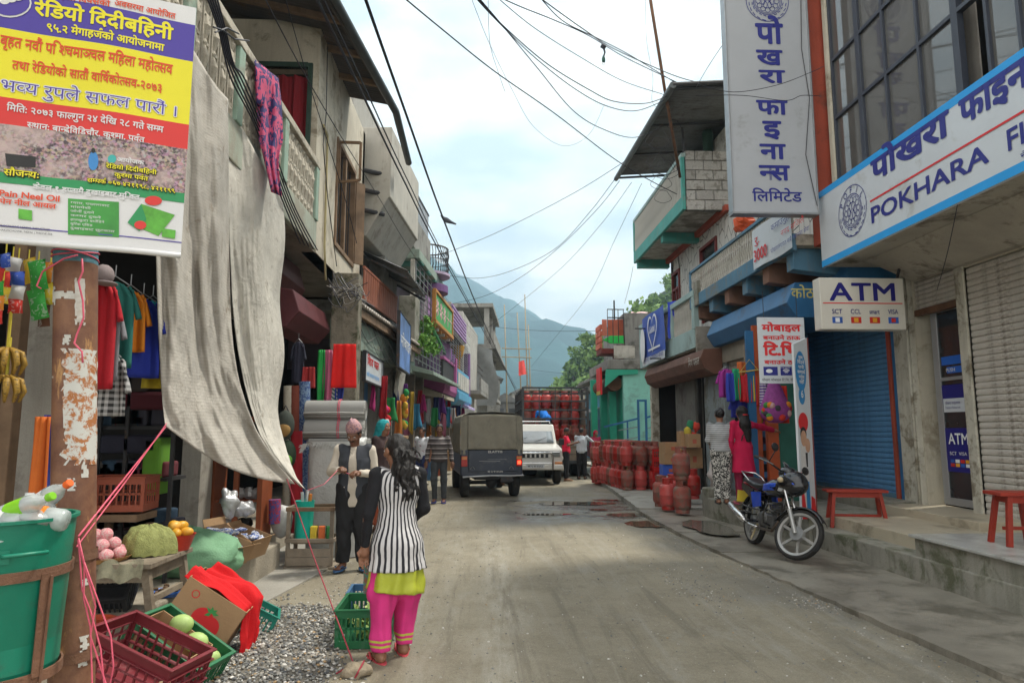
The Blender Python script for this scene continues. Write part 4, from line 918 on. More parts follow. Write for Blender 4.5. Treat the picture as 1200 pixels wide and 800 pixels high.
O('frame',MB().box(qa.x,qa.x+.06,yc,yc+.4,zc0,zc1).box(qb.x-.06,qb.x,yc,yc+.4,zc0,zc1).box((qa.x+qb.x)/2-.03,(qa.x+qb.x)/2+.03,yc,yc+.05,zc0,zc1).box(qa.x+.061,qb.x-.061,yc+.001,yc+.4,zc1-.06,zc1-.001).box(qa.x+.061,qb.x-.061,yc+.001,yc+.4,zc0+.001,zc0+.1),M_ORF,cb,bev=.005)
for z in(.75,1.2):O('shelf',MB().box(qa.x+.06,qb.x-.06,yc+.05,yc+.4,z,z+.025),M_ORF,cb)
M_FOIL=mat('silver_foil',(.55,.56,.58),.3,.3,9,.8,30,metal=.5)
for k in range(14):O('packet',MB().ell((qa.x+.12+RND.random()*(qb.x-qa.x-.24),yc+.2,(.84,1.29,.48)[k%3]),(.07,.05,.07),8,6,jit=.4,seed=k),(M_FOIL,mat('blue_packet',(.05,.09,.3),.4),M_DARK)[k%3]if k%4 else M_FOIL,cb)
O('jamb',MB().box(AY(238,500,8.27).x+.01,AY(243,500,8.27).x,8.27,8.45,.3,4.1).box(AY(228,500,8.26).x,AY(231,500,8.26).x,8.255,8.3,.3,4.1),M_WOOD,hs)
M_MAR=mat('maroon_tin',(.10,.022,.026),.6,.2,3,.3)
O('shutter_hood',MB().prism_ax([(XL0-.5,3.55),(XL0-.12,3.5),(XL0-.02,3.2),(XL0-.2,2.98),(XL0-.6,3.0)],AX(352,380,XL0).y,11.18,'y'),M_MAR,hs,bev=.012)
O('shutter_hood',MB().prism_ax([(XL0-1.0,4.1),(XL0-.4,4.1),(XL0-.3,3.75),(XL0-.4,3.55),(XL0-1.0,3.55)],7.5,10.6,'y'),mat('dark_maroon_tin',(.07,.022,.018),.6,.2,3,.3),hs,bev=.012)
# LEFT ROW FURTHER UP THE STREET
LINE=[(-2.75,10),(-2.45,13.5),(-2.1,18),(-1.7,22),(-1.25,28),(-.8,34),(0,45),(1.2,62)]
def XLn(y):
 for(x0,y0),(x1,y1)in zip(LINE[:-1],LINE[1:]):
  if y<=y1:return x0+(x1-x0)*(y-y0)/(y1-y0)
 return LINE[-1][0]
def row_root(name,label,y0,y1,dx=0,**k):
 x0,x1=XLn(y0)+dx,XLn(y1)+dx;L=math.hypot(x1-x0,y1-y0)
 return T(name,label,'building',(x0,y0,0),-math.atan2(x1-x0,y1-y0),**k),L
def OL(name,mb,m,p,**k):return O(name,mb,m,p,local=True,**k)
M_CONCG=mat('raw_grey_concrete',(.25,.245,.225),.92,.2,1.5,.7,40,dirt=(.11,.105,.09),dirt_amt=.45,streak=.5)
M_CONCL=mat('light_grey_concrete',(.36,.35,.32),.9,.15,1.2,.5,40,dirt=(.18,.17,.14),dirt_amt=.38,streak=.5)
M_PURP=mat('purple_paint',(.17,.08,.22),.6,.15,3,.1);M_PINK=mat('magenta_paint',(.40,.11,.28),.6,.12,3,.15,dirt=(.3,.14,.22),dirt_amt=.3)
M_ORNG=mat('orange_paint',(.48,.22,.05),.6,.15,3,.15);M_GRNP=mat('leaf_green_paint',(.06,.32,.09),.6,.15,3,.15);M_LBLUE=mat('light_blue_paint',(.10,.33,.50),.6,.15,3,.2)
M_GREYG=mat('pale_green_plaster',(.26,.33,.28),.85,.15,2,.3,dirt=(.17,.18,.14),dirt_amt=.4)
b1,LB=row_root('concrete_house','raw concrete house with a solid overhanging balcony, orange railing and scalloped tin awning',13.75,18.2)
OL('wall',MB().box(-5,-.35,0.0,LB,4.0,9.0),M_CONCL,b1)
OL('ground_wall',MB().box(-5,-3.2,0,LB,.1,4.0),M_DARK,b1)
OL('balcony',MB().prism_ax([(-.36,5.55),(-.02,5.55),(.42,6.35),(.47,6.37),(.47,7.9),(-.36,7.9)],0.02,3.3,'y'),mat('cream_concrete',(.44,.42,.37),.85,.15,1.2,.4,dirt=(.25,.23,.19),dirt_amt=.35,streak=.4),b1,bev=.02)
OL('side_wall',MB().box(-.34,.02,1.6,3.0,4.0,5.54),M_CONCG,b1)
mbr=MB();mbr.grid(lambda u,v:(-.3+1.0*v,.8+2.6*u,5.45-.45*v-.1*u+.018*math.sin(2*math.pi*2.6*u/.16)),90,2);OL('awning_sheet',mbr,M_TIN,b1,smooth=True,solid=.004)
for y in(.9,2.1,3.2):OL('bracket',MB().bar((-.3,y,5.35),(.7,y,4.88-.03*y),.05),M_IRON,b1)
for z in(4.12,4.72):OL('rail',MB().box(.10,.14,-.6,2.6,z,z+.05),mat('orange_brown_paint',(.27,.09,.05),.6,.15,3),b1)
for k in range(17):OL('railing_panel',MB().box(.11,.13,-.58+k*.186,-.42+k*.186,4.172,4.718),mat('orange_brown_paint',(0,0,0)),b1)
mbr=MB();mbr.grid(lambda u,v:(-.3+.62*v,-1.3+6.6*u,4.08-.22*v+.03*math.sin(2*math.pi*6.6*u/.17)),200,2);OL('awning_sheet',mbr,mat('pale_fibre_sheet',(.48,.44,.40),.85,.2,4,.5,dirt=(.25,.2,.17),dirt_amt=.4),b1,smooth=True,solid=.012)
OL('awning_beam',MB().box(.18,.26,-1.2,5.2,3.66,3.80).box(-.3,-.24,-1.2,5.2,3.8,3.98),M_WOOD,b1)
OL('lintel_band',MB().box(-.32,.12,-1.2,5.1,3.1,3.64),M_GREYG,b1)
OL('block_pillar',MB().box(-.2,.25,4.3,5.0,3.85,5.15),M_CONCM,b1,bev=.02)
for y,m_ in((.7,M_BLUEB),(2.2,M_GREYG),(3.3,M_CONCL),(4.4,M_BLUEB)):
 OL('door_leaf',MB().box(-.28,-.2,y,y+.55,.12,3.1),m_,b1,bev=.01)
for y in(.25,1.55,3.05,4.15):OL('door_post',MB().box(-.3,-.05,y,y+.12,.12,3.1),M_CONCG,b1,bev=.01)
OL('white_drape',MB().grid(lambda u,v:(.02+.1*v+.04*math.sin(u*9),2.9+1.0*u,2.5+1.0*v-.25*math.sin(u*3)),14,6),M_BAL,b1,smooth=True)
def wall_sign(name,label,X,ya,yb,z0,z1,face,lines,inks,frame=M_IRON,facing='+x',tilt=0):
 s=T(name,label,'sign',(X,(ya+yb)/2,z0))
 d=1 if facing=='+x' else-1
 O('board',MB().box(min(X,X-d*.05),max(X,X-d*.05),ya,yb,z0,z1),face,s,bev=.004)
 O('frame',MB().box(min(X+d*.012,X-d*.06),max(X+d*.012,X-d*.06),ya-.03,ya,z0-.03,z1+.03).box(min(X+d*.012,X-d*.06),max(X+d*.012,X-d*.06),yb,yb+.03,z0-.03,z1+.03).box(min(X+d*.012,X-d*.06),max(X+d*.012,X-d*.06),ya,yb,z1,z1+.03).box(min(X+d*.012,X-d*.06),max(X+d*.012,X-d*.06),ya,yb,z0-.03,z0),frame,s)
 fr=wrapframe((X+d*.001,ya,z0),(0,1,0),(0,0,1))if d>0 else wrapframe((X-.001,yb,z0),(0,-1,0),(0,0,1))
 if lines:lettering(lines,'lettering',s,fr,inks)
 return s
ps0,ps1=AX(429,412,-2.2),AX(449,440,-2.2)
wall_sign('shop_sign','small white shop sign with red letters and pale blue foot over a left doorway',-2.2,ps0.y,ps1.y,AX(429,445,-2.2).z,ps0.z,M_SIGNW,[('शिव',.15,.30,.16,.7,0,.02,'l'),('पसल',.95,.30,.16,.6,0,.02,'l'),('सबै सामान पाइन्छ',.12,.08,.08,1.5,1,.0,'l')],[M_REDI,M_CYAN])
pb0,pb1=AX(469,365,-1.85),AX(481,390,-1.85)
wall_sign('shop_sign','tall blue and white picture board seen edge-on, fixed to the concrete block pillar',-1.85,pb0.y,pb1.y,AX(469,430,-1.85).z,pb0.z,mat('blue_picture_board',(.12,.22,.48),.45,.6,1.2,.05),[('मोबाइल',.2,.5,.25,2.2,0,.01,'l')],[M_WPRINT])
c1,LC=row_root('ornate_house','ornate house with a rounded purple balcony, painted flower panel and metal grilles',18.25,24.5)
OL('wall',MB().box(-5,-.55,0,LC,3.2,6.2),mat('dim_mauve_wall',(.20,.16,.19),.85,.2,2),c1)
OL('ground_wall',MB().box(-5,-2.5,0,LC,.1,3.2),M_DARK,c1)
OL('parapet',MB().box(-3,.10,0,2.9,6.6,7.5),M_CONCG,c1,bev=.02)
OL('slab',MB().box(-3,.30,0,5.2,6.22,6.48),M_GREYG,c1,bev=.02)
for k in range(4):OL('soffit_stripe',MB().box(-.5,.29,.3+k*1.2,.8+k*1.2,6.19,6.218),mat('sea_green_paint',(.10,.33,.28),.6),c1)
def arc(cx,cy,r,a0,a1,n):return[(cx+r*math.cos(a0+(a1-a0)*i/n),cy+r*math.sin(a0+(a1-a0)*i/n))for i in range(n+1)]
OL('round_slab',MB().prism(arc(-.15,3.6,.72,-math.pi/2,math.pi/2,14),5.95,6.2),M_PURP,c1,bev=.02)
OL('round_ledge',MB().prism(arc(-.15,3.6,.78,-math.pi/2,math.pi/2,14),6.5,6.58),mat('pale_lilac',(.45,.36,.48),.6),c1)
rl=MB()
for i,(x,y)in enumerate(arc(-.15,3.6,.70,-math.pi/2,math.pi/2,22)):rl.tube([(x,y,6.58),(x+.03,y,6.8),(x,y,7.0),(x+.03,y,7.2),(x,y,7.4)],.012,4)
OL('railing',rl,M_IRON,c1,kind='stuff')
OL('rail',MB().tube([(x,y,7.42)for x,y in arc(-.15,3.6,.70,-math.pi/2,math.pi/2,22)],.025,6).tube([(x,y,7.0)for x,y in arc(-.15,3.6,.70,-math.pi/2,math.pi/2,22)],.012,6),M_IRON,c1)
rl=MB()
for k in range(26):rl.box(.0,.015,.15+k*.11,.165+k*.11,7.5,8.35)
OL('roof_railing',rl,M_STEEL,c1,kind='stuff');OL('rail',MB().box(-.01,.03,.1,3.0,8.34,8.39).box(-2,.03,.08,.11,8.34,8.39),M_IRON,c1)
gr=MB()
for k in range(15):gr.box(.18,.20,.1,LC-.3,3.5+k*.19,3.52+k*.19)
for k in range(9):gr.box(.175,.205,.1+k*.62,.125+k*.62,3.4,6.18)
OL('grille',gr,M_STEEL,c1,kind='stuff')
OL('white_post',MB().box(.06,.17,.0,.1,3.4,6.2),M_BAL,c1)
OL('deck',MB().box(-.5,.35,2.2,LC,4.75,4.88),mat('orange_brown_soffit',(.42,.17,.04),.7,.5,4,.3),c1)
for k in range(6):OL('deck_joist',MB().box(-.5,.36,2.4+k*.62,2.55+k*.62,4.66,4.748),(M_ORNG,M_BAL)[k%2],c1)
fp=OL('flower_panel',MB().box(.30,.37,2.3,LC-.2,4.9,5.75),M_GRNP,c1,bev=.01)
for j in range(5):
 for a in range(8):
  t_=a*math.pi/4;y,z=2.75+j*.75,5.35
  OL('petal',MB().obox((.376,y+.17*math.cos(t_),z+.17*math.sin(t_)),(.012,.2,.06),Matrix.Rotation(t_,3,'X')),mat('pink_cream_petal',(.7,.42,.45),.6),fp)if a%2==0 or j<3 else None
OL('orange_trim',MB().box(.29,.41,2.2,2.3,4.85,5.8).box(.29,.41,LC-.2,LC-.1,4.85,5.8).box(.31,.43,2.2,LC-.1,4.79,4.9).box(.31,.41,2.2,LC-.1,5.76,5.85),M_ORNG,c1,bev=.01)
OL('green_strut',MB().bar((.3,2.3,4.65),(.1,LC,4.3),.08),M_GRNP,c1)
OL('canopy',MB().prism_ax([(-.5,3.5),(.7,3.15),(.7,3.05),(-.5,3.3)],.2,LC-.3,'y'),M_GREYG,c1,bev=.01)
for y in(.3,1.7,3.1,4.6,6.0):OL('door_post',MB().box(-.35,-.1,y,y+.14,.12,3.2),M_WOODG,c1,bev=.01)
for y,m_ in((.6,M_GREYG),(2.1,M_WOOD),(4.0,M_BLUEP)):OL('door_leaf',MB().box(-.3,-.24,y,y+.55,.12,2.6),m_,c1,bev=.01)
pl=MB();r_=np.random.RandomState(3)
V,Fq=leaf_cloud([(XLn(19)+.3,18.6+.5*k,3.9+.5*(k%2),.35,.6)for k in range(5)],.06,6,260);
tag(np_obj('creeper',V,Fq,leaf_mat('creeper_leaves',[(.05,.16,.02),(.10,.26,.04),(.2,.34,.08)])),'bright green creeper hanging beside the blue picture board','plant')
d1,LD=row_root('painted_house','shop house with a magenta and sky-blue balcony front and a gilded column',24.6,32)
OL('wall',MB().box(-5,-.6,0,LD,2.8,6.6),mat('lilac_wall',(.22,.12,.24),.8,.2,2),d1)
OL('ground_wall',MB().box(-5,-2.5,0,LD,.1,3.3),M_DARK,d1)
mbr=MB();mbr.grid(lambda u,v:(-1.2+1.55*v,-1.0+4.6*u,5.35-.3*v+.02*math.sin(2*math.pi*4.6*u/.2)),100,2);OL('awning_sheet',mbr,M_TINU,d1,smooth=True,solid=.01)
OL('gilded_column',MB().lathe([(.24,4.0),(.2,4.1),(.17,4.3),(.2,4.5),(.14,4.6),(.14,5.2),(.22,5.35),(.28,5.6),(.3,5.75)],(.15,3.4,-.75),12),mat('gold_paint',(.48,.25,.04),.45,.2,5,.3),d1,smooth=2)
OL('column',MB().lathe([(.17,3.3),(.16,4.0)],(.15,3.4,-.75),12).lathe([(.16,3.2),(.15,5.6)],(.25,6.4,-.6),12),M_PURP,d1,smooth=2)
OL('balcony_front',MB().box(.15,.25,-1.6,1.4,3.3,3.95),M_IRON,d1);OL('balcony_cap',MB().box(.12,.30,-1.7,1.4,3.95,4.05),M_PINK,d1,bev=.01)
OL('balcony_slab',MB().prism_ax([(-.6,3.1),(.28,2.8),(.34,2.95),(.34,3.3),(-.6,3.3)],-1.8,1.7,'y'),M_PINK,d1,bev=.02)
OL('slab_underside',MB().prism_ax([(-.6,2.75),(.25,2.65),(.25,2.78),(-.6,3.05)],-1.8,1.6,'y'),mat('pale_peach',(.5,.44,.33),.7),d1)
OL('pier',MB().box(.12,.34,1.4,1.75,2.95,4.3),M_PINK,d1,bev=.015)
OL('balcony_slab',MB().prism_ax([(-.6,2.6),(.25,2.55),(.42,2.75),(.42,3.05),(-.6,3.05)],1.76,6.9,'y'),M_LBLUE,d1,bev=.02)
OL('balcony_front',MB().box(.25,.35,1.76,6.9,3.06,3.95),M_LBLUE,d1)
for k in range(6):OL('front_panel',MB().box(.35,.375,1.9+k*.82,2.6+k*.82,3.18,3.82),M_BAL,d1,bev=.006)
gr=MB()
for k in range(12):gr.box(.3,.315,-.2,LD-1,4.1+k*.1,4.112+k*.1)
for k in range(8):gr.box(.295,.32,-.2+k*.85,-.17+k*.85,4.0,5.3)
OL('grille',gr,M_STEEL,d1,kind='stuff')
OL('purple_drape',MB().grid(lambda u,v:(.30+.05*math.sin(u*11),-.2+1.5*u,4.05+.45*v*(1-.5*u)),12,3),M_PURP,d1,smooth=True)
for y in(.1,1.6,3.0,4.5,6.0):OL('door_post',MB().box(-.35,-.1,y,y+.14,.12,3.2),M_WOODG,d1)
OL('lilac_canopy',MB().prism_ax([(-.2,2.9),(.55,2.55),(.55,2.45),(-.2,2.7)],4.2,7.2,'y'),mat('lilac_sheet',(.38,.32,.5),.7,.2),d1)
OL('roof_panel',MB().box(-.6,.1,1.5,7,5.5,6.5),M_BAL,d1);
for k in range(6):OL('roof_slat',MB().box(.11,.16,1.5,7,5.55+.16*k,5.63+.16*k),mat('mauve_slat',(.3,.2,.38),.7),d1)
e1_,LE=row_root('grey_tall_house','tall grey plastered house with tiled flank and balconies at the bend of the street',32.2,41)
OL('wall',MB().box(-6,-.1,0,LE,.1,7.2),M_CONCL,e1_)
for k in range(5):
 for j in range(9):OL('tile',MB().box(-.1,-.085,.1+j*.42,.48+j*.42,4.3+k*.42,4.68+k*.42),mat('pale_wall_tile',(.42,.42,.40),.5,.1,3,.1,rnd=.12),e1_)
OL('balcony',MB().box(-.1,.7,1.2,6.8,3.3,3.5).box(.62,.7,1.2,6.8,3.5,4.1),M_CONCG,e1_,bev=.02)
OL('balcony_rail',MB().box(.6,.64,.2,3.5,4.6,4.64).box(.6,.64,.2,3.5,4.3,4.33),M_IRON,e1_)
f1_,LF=row_root('unfinished_house','unfinished concrete house with an open top floor behind bamboo scaffolding',41.3,56,dx=.1)
OL('wall',MB().box(-7,-.6,0,LF,.1,6.4),M_CONCG,f1_)
OL('slab',MB().box(-7,.9,-.5,LF,6.4,6.7).box(-7,.5,-.5,LF,3.6,3.85).box(-6,.7,-.2,8,9.0,9.25),M_CONCG,f1_,bev=.02)
for x,y in((.3,0),(.3,3.6),(.3,7.2),(-3,0),(-6,0)):OL('column',MB().box(x-.18,x+.18,y,y+.36,3.85,6.4).box(x-.15,x+.15,y,y+.3,6.7,9.0),M_CONCG,f1_)
OL('parapet',MB().box(.6,.8,-.3,8,6.7,7.5),M_CONCG,f1_)
OL('tarpaulin',MB().grid(lambda u,v:(-2.5+3.4*u+.2*math.sin(v*5),-.6+.12*math.sin(u*9+v*3),3.0+4.4*v*(1-.25*u)),24,14),mat('grey_mesh_sheet',(.20,.21,.21),.85,.2,2,.5),f1_,smooth=True)
M_BAMB=mat('dry_bamboo',(.27,.225,.15),.7,.2,8,.3,60)
for k,(px,pt_,pbm,lean)in enumerate(((591,357,500,.3),(606,366,470,-.5),(615,345,490,.1),(619,380,490,-.1))):
 a,b=AY(px,pt_,39),AY(px+(4 if k!=1 else 7),pbm,39)
 pole=O('bamboo_pole',MB().tube([(b.x,39,0.0),((a.x+b.x)/2+.03,39.05,a.z/2),(a.x,39,a.z)],.05,7,r1=.028),M_BAMB,smooth=True)
 tag(pole,('thin leaning bamboo pole, leftmost of the scaffold above the covered jeep','crooked bamboo pole tilting left in the scaffold','tallest bamboo pole of the scaffold, reaching highest against the mountain','short thick bamboo pole, rightmost of the scaffold')[k],'pole','bamboo scaffold poles')
for k,py in enumerate((408,418)):
 a,b=AY(588,py,38.9),AY(623,py+1,38.9);tag(O('bamboo_pole',MB().tube([a,b],.035,6),M_BAMB),('upper level bamboo pole lashed across the scaffold','lower level bamboo pole lashed across the scaffold')[k],'pole','bamboo scaffold poles')
a=AY(613,433,38.7);tag(O('red_flag',MB().grid(lambda u,v:(a.x-.25+.45*u*(1-.3*v),38.7+.06*math.sin(u*8),a.z-.35+.8*v+.1*u),8,6),mat('coral_cloth',(.75,.09,.08),.7),smooth=True),'coral red cloth tied to the bamboo scaffold','flag')
# RIGHT ROW FURTHER UP
yT=23.6
q=lambda px,py,Y=yT:AY(px,py,Y)
M_TURQ=mat('turquoise_plaster',(.27,.62,.53),.75,.12,1.3,.3,dirt=(.20,.38,.33),dirt_amt=.4,streak=.25)
M_TURD=mat('sea_green_trim',(.03,.33,.22),.6,.12,2,.2)
M_GRYW=mat('streaky_grey_cement',(.27,.265,.25),.92,.2,1.2,.6,40,dirt=(.10,.10,.09),dirt_amt=.5,streak=.8)
th=T('turquoise_house','turquoise plastered house with a bare grey upper storey and a small green and red balcony','building',(6,yT,0))
xw=q(731,480).x;x0=q(708,430).x;zs_=q(731,433).z
O('wall',MB().box(xw,9,yT,yT+.2,.1,zs_),M_TURQ,th)
O('slab',MB().box(x0+.1,9,yT-.12,27.6,zs_+.002,zs_+.36),M_CONCG,th,bev=.03)
O('slab_band',MB().prism_ax([(x0+.05,zs_+.0),(xw+.5,zs_+.0),(xw+.5,zs_-.16),(x0+.5,zs_-.2),(x0+.0,zs_-.62)],yT-.1,yT-.02,'y'),M_TURD,th)
O('street_wall',MB().box(xw,xw+.2,yT+.2,28,.1,zs_),M_TURD,th)
for y in(24.4,26.2,28.5):O('column',MB().box(xw-.35,xw-.1,y,y+.3,.1,zs_),M_TURD,th,bev=.01)
O('hood',MB().tube([(xw-.25,23.9,zs_-.45),(xw-.25,27,zs_-.45)],.28,12),M_RUST,th,smooth=2)
gx0,gx1=q(733,400).x,q(768,400).x;zt_=q(735,366).z
O('upper_wall',MB().box(gx0,9,yT+.1,28,zs_+.37,zt_),M_GRYW,th)
O('roof_rubbish',MB().grid(lambda u,v:(gx0+.3+1.6*u,yT+.3+.5*v,zt_+.03+.12*abs(mnoise.noise(Vector((u*6,v*5,2))))),20,8),mat('pink_white_cloth',(.62,.42,.42),.8,.4,6),th,smooth=True)
bx0=q(704,390).x;zb1,zb2=q(706,407).z,q(706,391).z
O('balcony_slab',MB().box(bx0+.05,gx0,yT+.25,yT+1.3,zb1-.18,zb1),M_RED,th,bev=.01)
O('awning',MB().prism_ax([(bx0+.35,zb2-.05),(gx0-.02,zb2-.05),(gx0-.02,zb2-.32),(bx0+.35,zb2-.32),(bx0+.1,zb2-.2)],yT+.1,yT+.2,'y'),mat('bright_green_sheet',(.03,.50,.09),.5,.1,2,.1),th)
for k in range(3):
 for j in range(4):O('hollow_block',MB().box(bx0+.02,bx0+.1,yT+.3+k*.33,yT+.6+k*.33,zb1+.02+j*.22,zb1+.2+j*.22),mat('red_hollow_block',(.55,.13,.07),.8,.2,3,.4,rnd=.2),th)
for k in range(4):O('hollow_block',MB().box(bx0+.1+.2*k,bx0+.27+.2*k,yT+.25,yT+.32,zb2-.03,zb2+.55),mat('red_hollow_block',(0,0,0)),th)
O('railing',MB().box(gx0-.62,gx0-.02,yT+.05,yT+.08,zt_-.2,zt_-.16).box(gx0-.62,gx0-.02,yT+.05,yT+.08,zt_+.1,zt_+.13),M_IRON,th)
for k in range(4):O('railing_post',MB().box(gx0-.62+k*.19,gx0-.6+k*.19,yT+.06,yT+.085,zb2-.3,zt_+.12),M_IRON,th)
O('mast',MB().tube([(bx0+.55,yT+.3,zt_-.3),(bx0+.55,yT+.3,q(713,350).z)],.03,6),M_IRON,th)
O('porch_column',MB().box(gx0-.35,gx0-.12,yT+.4,yT+.6,zs_+.37,zb1-.18).box(gx0-.1,gx0-.02,yT+.3,yT+.5,zs_+.37,zb1-.18),M_RED,th)
O('washing',MB().grid(lambda u,v:(x0+.35+.75*u,yT-.0+.03*math.sin(u*9),zs_+.4+.45*v),10,3),M_BAL,th,smooth=True)
sy=q(700,470);O('red_board',MB().box(x0-.1,x0-.03,yT+.3,yT+1.1,zs_-.85,zs_+.1),M_REDI,th)
O('board_foot',MB().box(x0-.105,x0-.101,yT+.3,yT+1.1,zs_-.85,zs_-.72),mat('yellow_print',(.6,.5,.1),.5),th)
rg=T('tube_railing','blue tubular stair railing in front of the turquoise wall','railing',(5,23.1,.16))
R1=[q(748,435,23.2),q(758,435,23.2)]
a,b=q(748,530,23.2).x,q(757,530,23.2).x
O('frame',MB().box(a,a+.07,23.18,23.24,.16,q(750,468,23.2).z).box(b,b+.07,23.18,23.24,.16,q(750,468,23.2).z).box(a+.07,b,23.18,23.24,q(750,468,23.2).z-.07,q(750,468,23.2).z),M_BLUEB,rg)
O('handrail',MB().bar(q(758,489,23.2),q(790,478,23.2),.06).bar(q(708,500,23.2),q(748,490,23.2),.06),M_BLUEB,rg)
for z_ in(500,512,522):O('rail',MB().bar(q(757,z_+2,23.2),q(790,z_-6,23.2),.03).bar(q(725,z_+4,23.2),q(748,z_,23.2),.03),M_STEEL,rg)
for px in(770,735):O('post',MB().box(q(px,520,23.2).x,q(px,520,23.2).x+.05,23.19,23.23,.16,q(px,486 if px>740 else 494,23.2).z),M_BLUEB,rg)
ex_=[(4.4,34.2),(6.8,48)]
for k,(y0_,y1_,z_,m_,lab)in enumerate(((34.3,40,3.6,M_LBLUE,'small pale blue shop with a tin awning beyond the turquoise house'),(40.3,48,4.6,M_CONCL,'two storey grey house with a blue door beyond the pale blue shop'),(48.3,60,5.2,M_PLAST,'farthest cream house on the right where the street bends'))):
 X=5.9+(y0_-34)*.19
 s_=T('roadside_shop',lab,'building',(X+2,y0_,0))
 O('wall',MB().box(X,X+6,y0_,y1_,0,z_),m_,s_)
 O('awning',MB().prism_ax([(X-1.1,2.3),(X+.0,2.75),(X+.0,2.7),(X-1.1,2.25)],y0_+.3,y1_-.3,'y'),M_TIN,s_)
 O('roof',MB().box(X-.5,X+6.2,y0_-.3,y1_,z_+.002,z_+.2),M_CONCG,s_,bev=.02)
 for j in range(3):O('door',MB().box(X-.05,X-.01,y0_+.6+j*1.7,y0_+1.6+j*1.7,.1,2.1),(M_BLUEB,M_DARK,M_MAR)[(j+k)%3],s_)
 O('end_window',MB().box(X+.5,X+1.2,y0_-.03,y0_-.005,1.3 if k==0 else 3.0,2.2 if k==0 else 3.9),M_BLUEB,s_)
XHb=4.62;A,B,C_,D=AX(753,374,XHb),AX(778,356,XHb),AX(779,419,XHb),AX(752,430,XHb)
y_a,y_b=(A.y+D.y)/2,(B.y+C_.y)/2;z_t,z_b=(A.z+B.z)/2,(C_.z+D.z)/2
hb=T('heart_banner','blue banner with a white heart outline and pale foot hanging on the turquoise balcony','banner',(XHb,(y_a+y_b)/2,z_b))
O('sheet',MB().grid(lambda u,v:(XHb+.02*math.sin(u*8+v*2),y_a+(y_b-y_a)*u,z_b+(z_t-z_b)*(.14+.86*v)),16,8),mat('blue_banner',(.045,.10,.42),.5,.1,1.5,.1),hb,smooth=True)
O('foot_strip',MB().grid(lambda u,v:(XHb-.004,y_a+(y_b-y_a)*u,z_b+(z_t-z_b)*.15*v),8,1),M_SIGNW,hb)
O('side_fold',MB().grid(lambda u,v:(XHb+.08+.18*u,y_b-.06-.25*u+.05*math.sin(v*6),z_b+(z_t-z_b)*(.35+.68*v)),4,6),mat('deep_blue_cloth',(.03,.06,.45),.5),hb,smooth=True)
hm=MB();hy,hz2=(y_a+y_b)/2-.15,z_b+(z_t-z_b)*.62;pts=[]
for i in range(41):
 t_=2*math.pi*i/40;pts.append((16*math.sin(t_)**3/17,(13*math.cos(t_)-5*math.cos(2*t_)-2*math.cos(3*t_)-math.cos(4*t_))/17))
for a,b in zip(pts[:-1],pts[1:]):
 P=[(XHb-.045,hy-a[0]*.55,hz2+a[1]*.62),(XHb-.045,hy-a[0]*.47,hz2+a[1]*.53),(XHb-.045,hy-b[0]*.47,hz2+b[1]*.53),(XHb-.045,hy-b[0]*.55,hz2+b[1]*.62)];hm.quad(*P)
for k in range(9):hm.box(XHb-.046,XHb-.045,hy+.3-.07*k,hy+.335-.07*k,hz2-.05,hz2+.02+.12*abs(math.sin(k*1.7)))
hm.box(XHb-.046,XHb-.045,y_b+.3,y_a-.9,z_b+(z_t-z_b)*.24,z_b+(z_t-z_b)*.28)
hm.ell((XHb-.05,y_a-.25,z_b+(z_t-z_b)*.42),(.02,.28,.5),16,8)
O('heart_print',hm,M_WPRINT,hb,kind='stuff')
lettering([('नेपाली यातायात सेवा',.2,.08,.1,2.2,0,0,'l')],'lettering',hb,wrapframe((XHb-.03,y_a,z_b),(0,-1,0),(0,0,1)),[M_INK])
for k,(px,py)in enumerate(((756,385),(775,420))):a=AX(px,py,XHb);O('bracket',MB().bar((XHb-.3,a.y,a.z),(XB+.1,a.y,a.z),.03),M_IRON,hb)
# GAS CYLINDERS
cyl_mats=[mat('red_cylinder_paint',(.46,.020,.012),.42,.16,4,.12,dirt=(.20,.11,.08),dirt_amt=.40,dscale=6,rnd=.3),mat('dusty_cylinder_paint',(.27,.050,.030),.7,.25,4,.2,dirt=(.17,.13,.10),dirt_amt=.55,dscale=6,rnd=.3),mat('blue_grey_cylinder',(.05,.07,.12),.6,.2,4,.2,rnd=.2)]
def cylinder_proto(m,name='gas_cylinder'):
 r=T(name,'x','gas cylinder',(0,0,0));R_=.16
 O('body',MB().lathe([(.02,.045),(.10,.05),(.145,.085),(R_,.13),(R_,.265),(R_+.004,.272),(R_+.004,.285),(R_,.292),(R_,.40),(.15,.44),(.115,.475),(.06,.492),(.035,.495)],n=18,cap=True),m,r,local=True,smooth=2)
 O('foot_ring',MB().lathe([(.125,0),(.13,.06),(.12,.075),(.112,.075),(.115,0)],n=16,cap=False),m,r,local=True,smooth=2)
 cg=MB();n=14
 for i in range(n):
  if i in(3,4,10,11):continue
  a,b=2*math.pi*i/n,2*math.pi*(i+1)/n
  P=[(rr*math.cos(t),rr*math.sin(t),z)for t in(a,b)for rr in(.098,.106)for z in(.47,.585)]
  cg.add(P,[(0,1,3,2),(4,6,7,5),(0,4,5,1),(2,3,7,6),(1,5,7,3),(0,2,6,4)])
 cg.lathe([(.098,.575),(.106,.57),(.11,.59),(.10,.60),(.096,.59)],n=16,cap=False)
 O('guard',cg,m,r,local=True)
 O('valve',MB().lathe([(.02,.49),(.02,.53),(.03,.54),(.012,.56)],n=8),mat('brass',(.45,.33,.12),.35,metal=.7),r,local=True)
 return r
cprotos=[cylinder_proto(m)for m in cyl_mats]
_cn=[0];cused=[False]*3
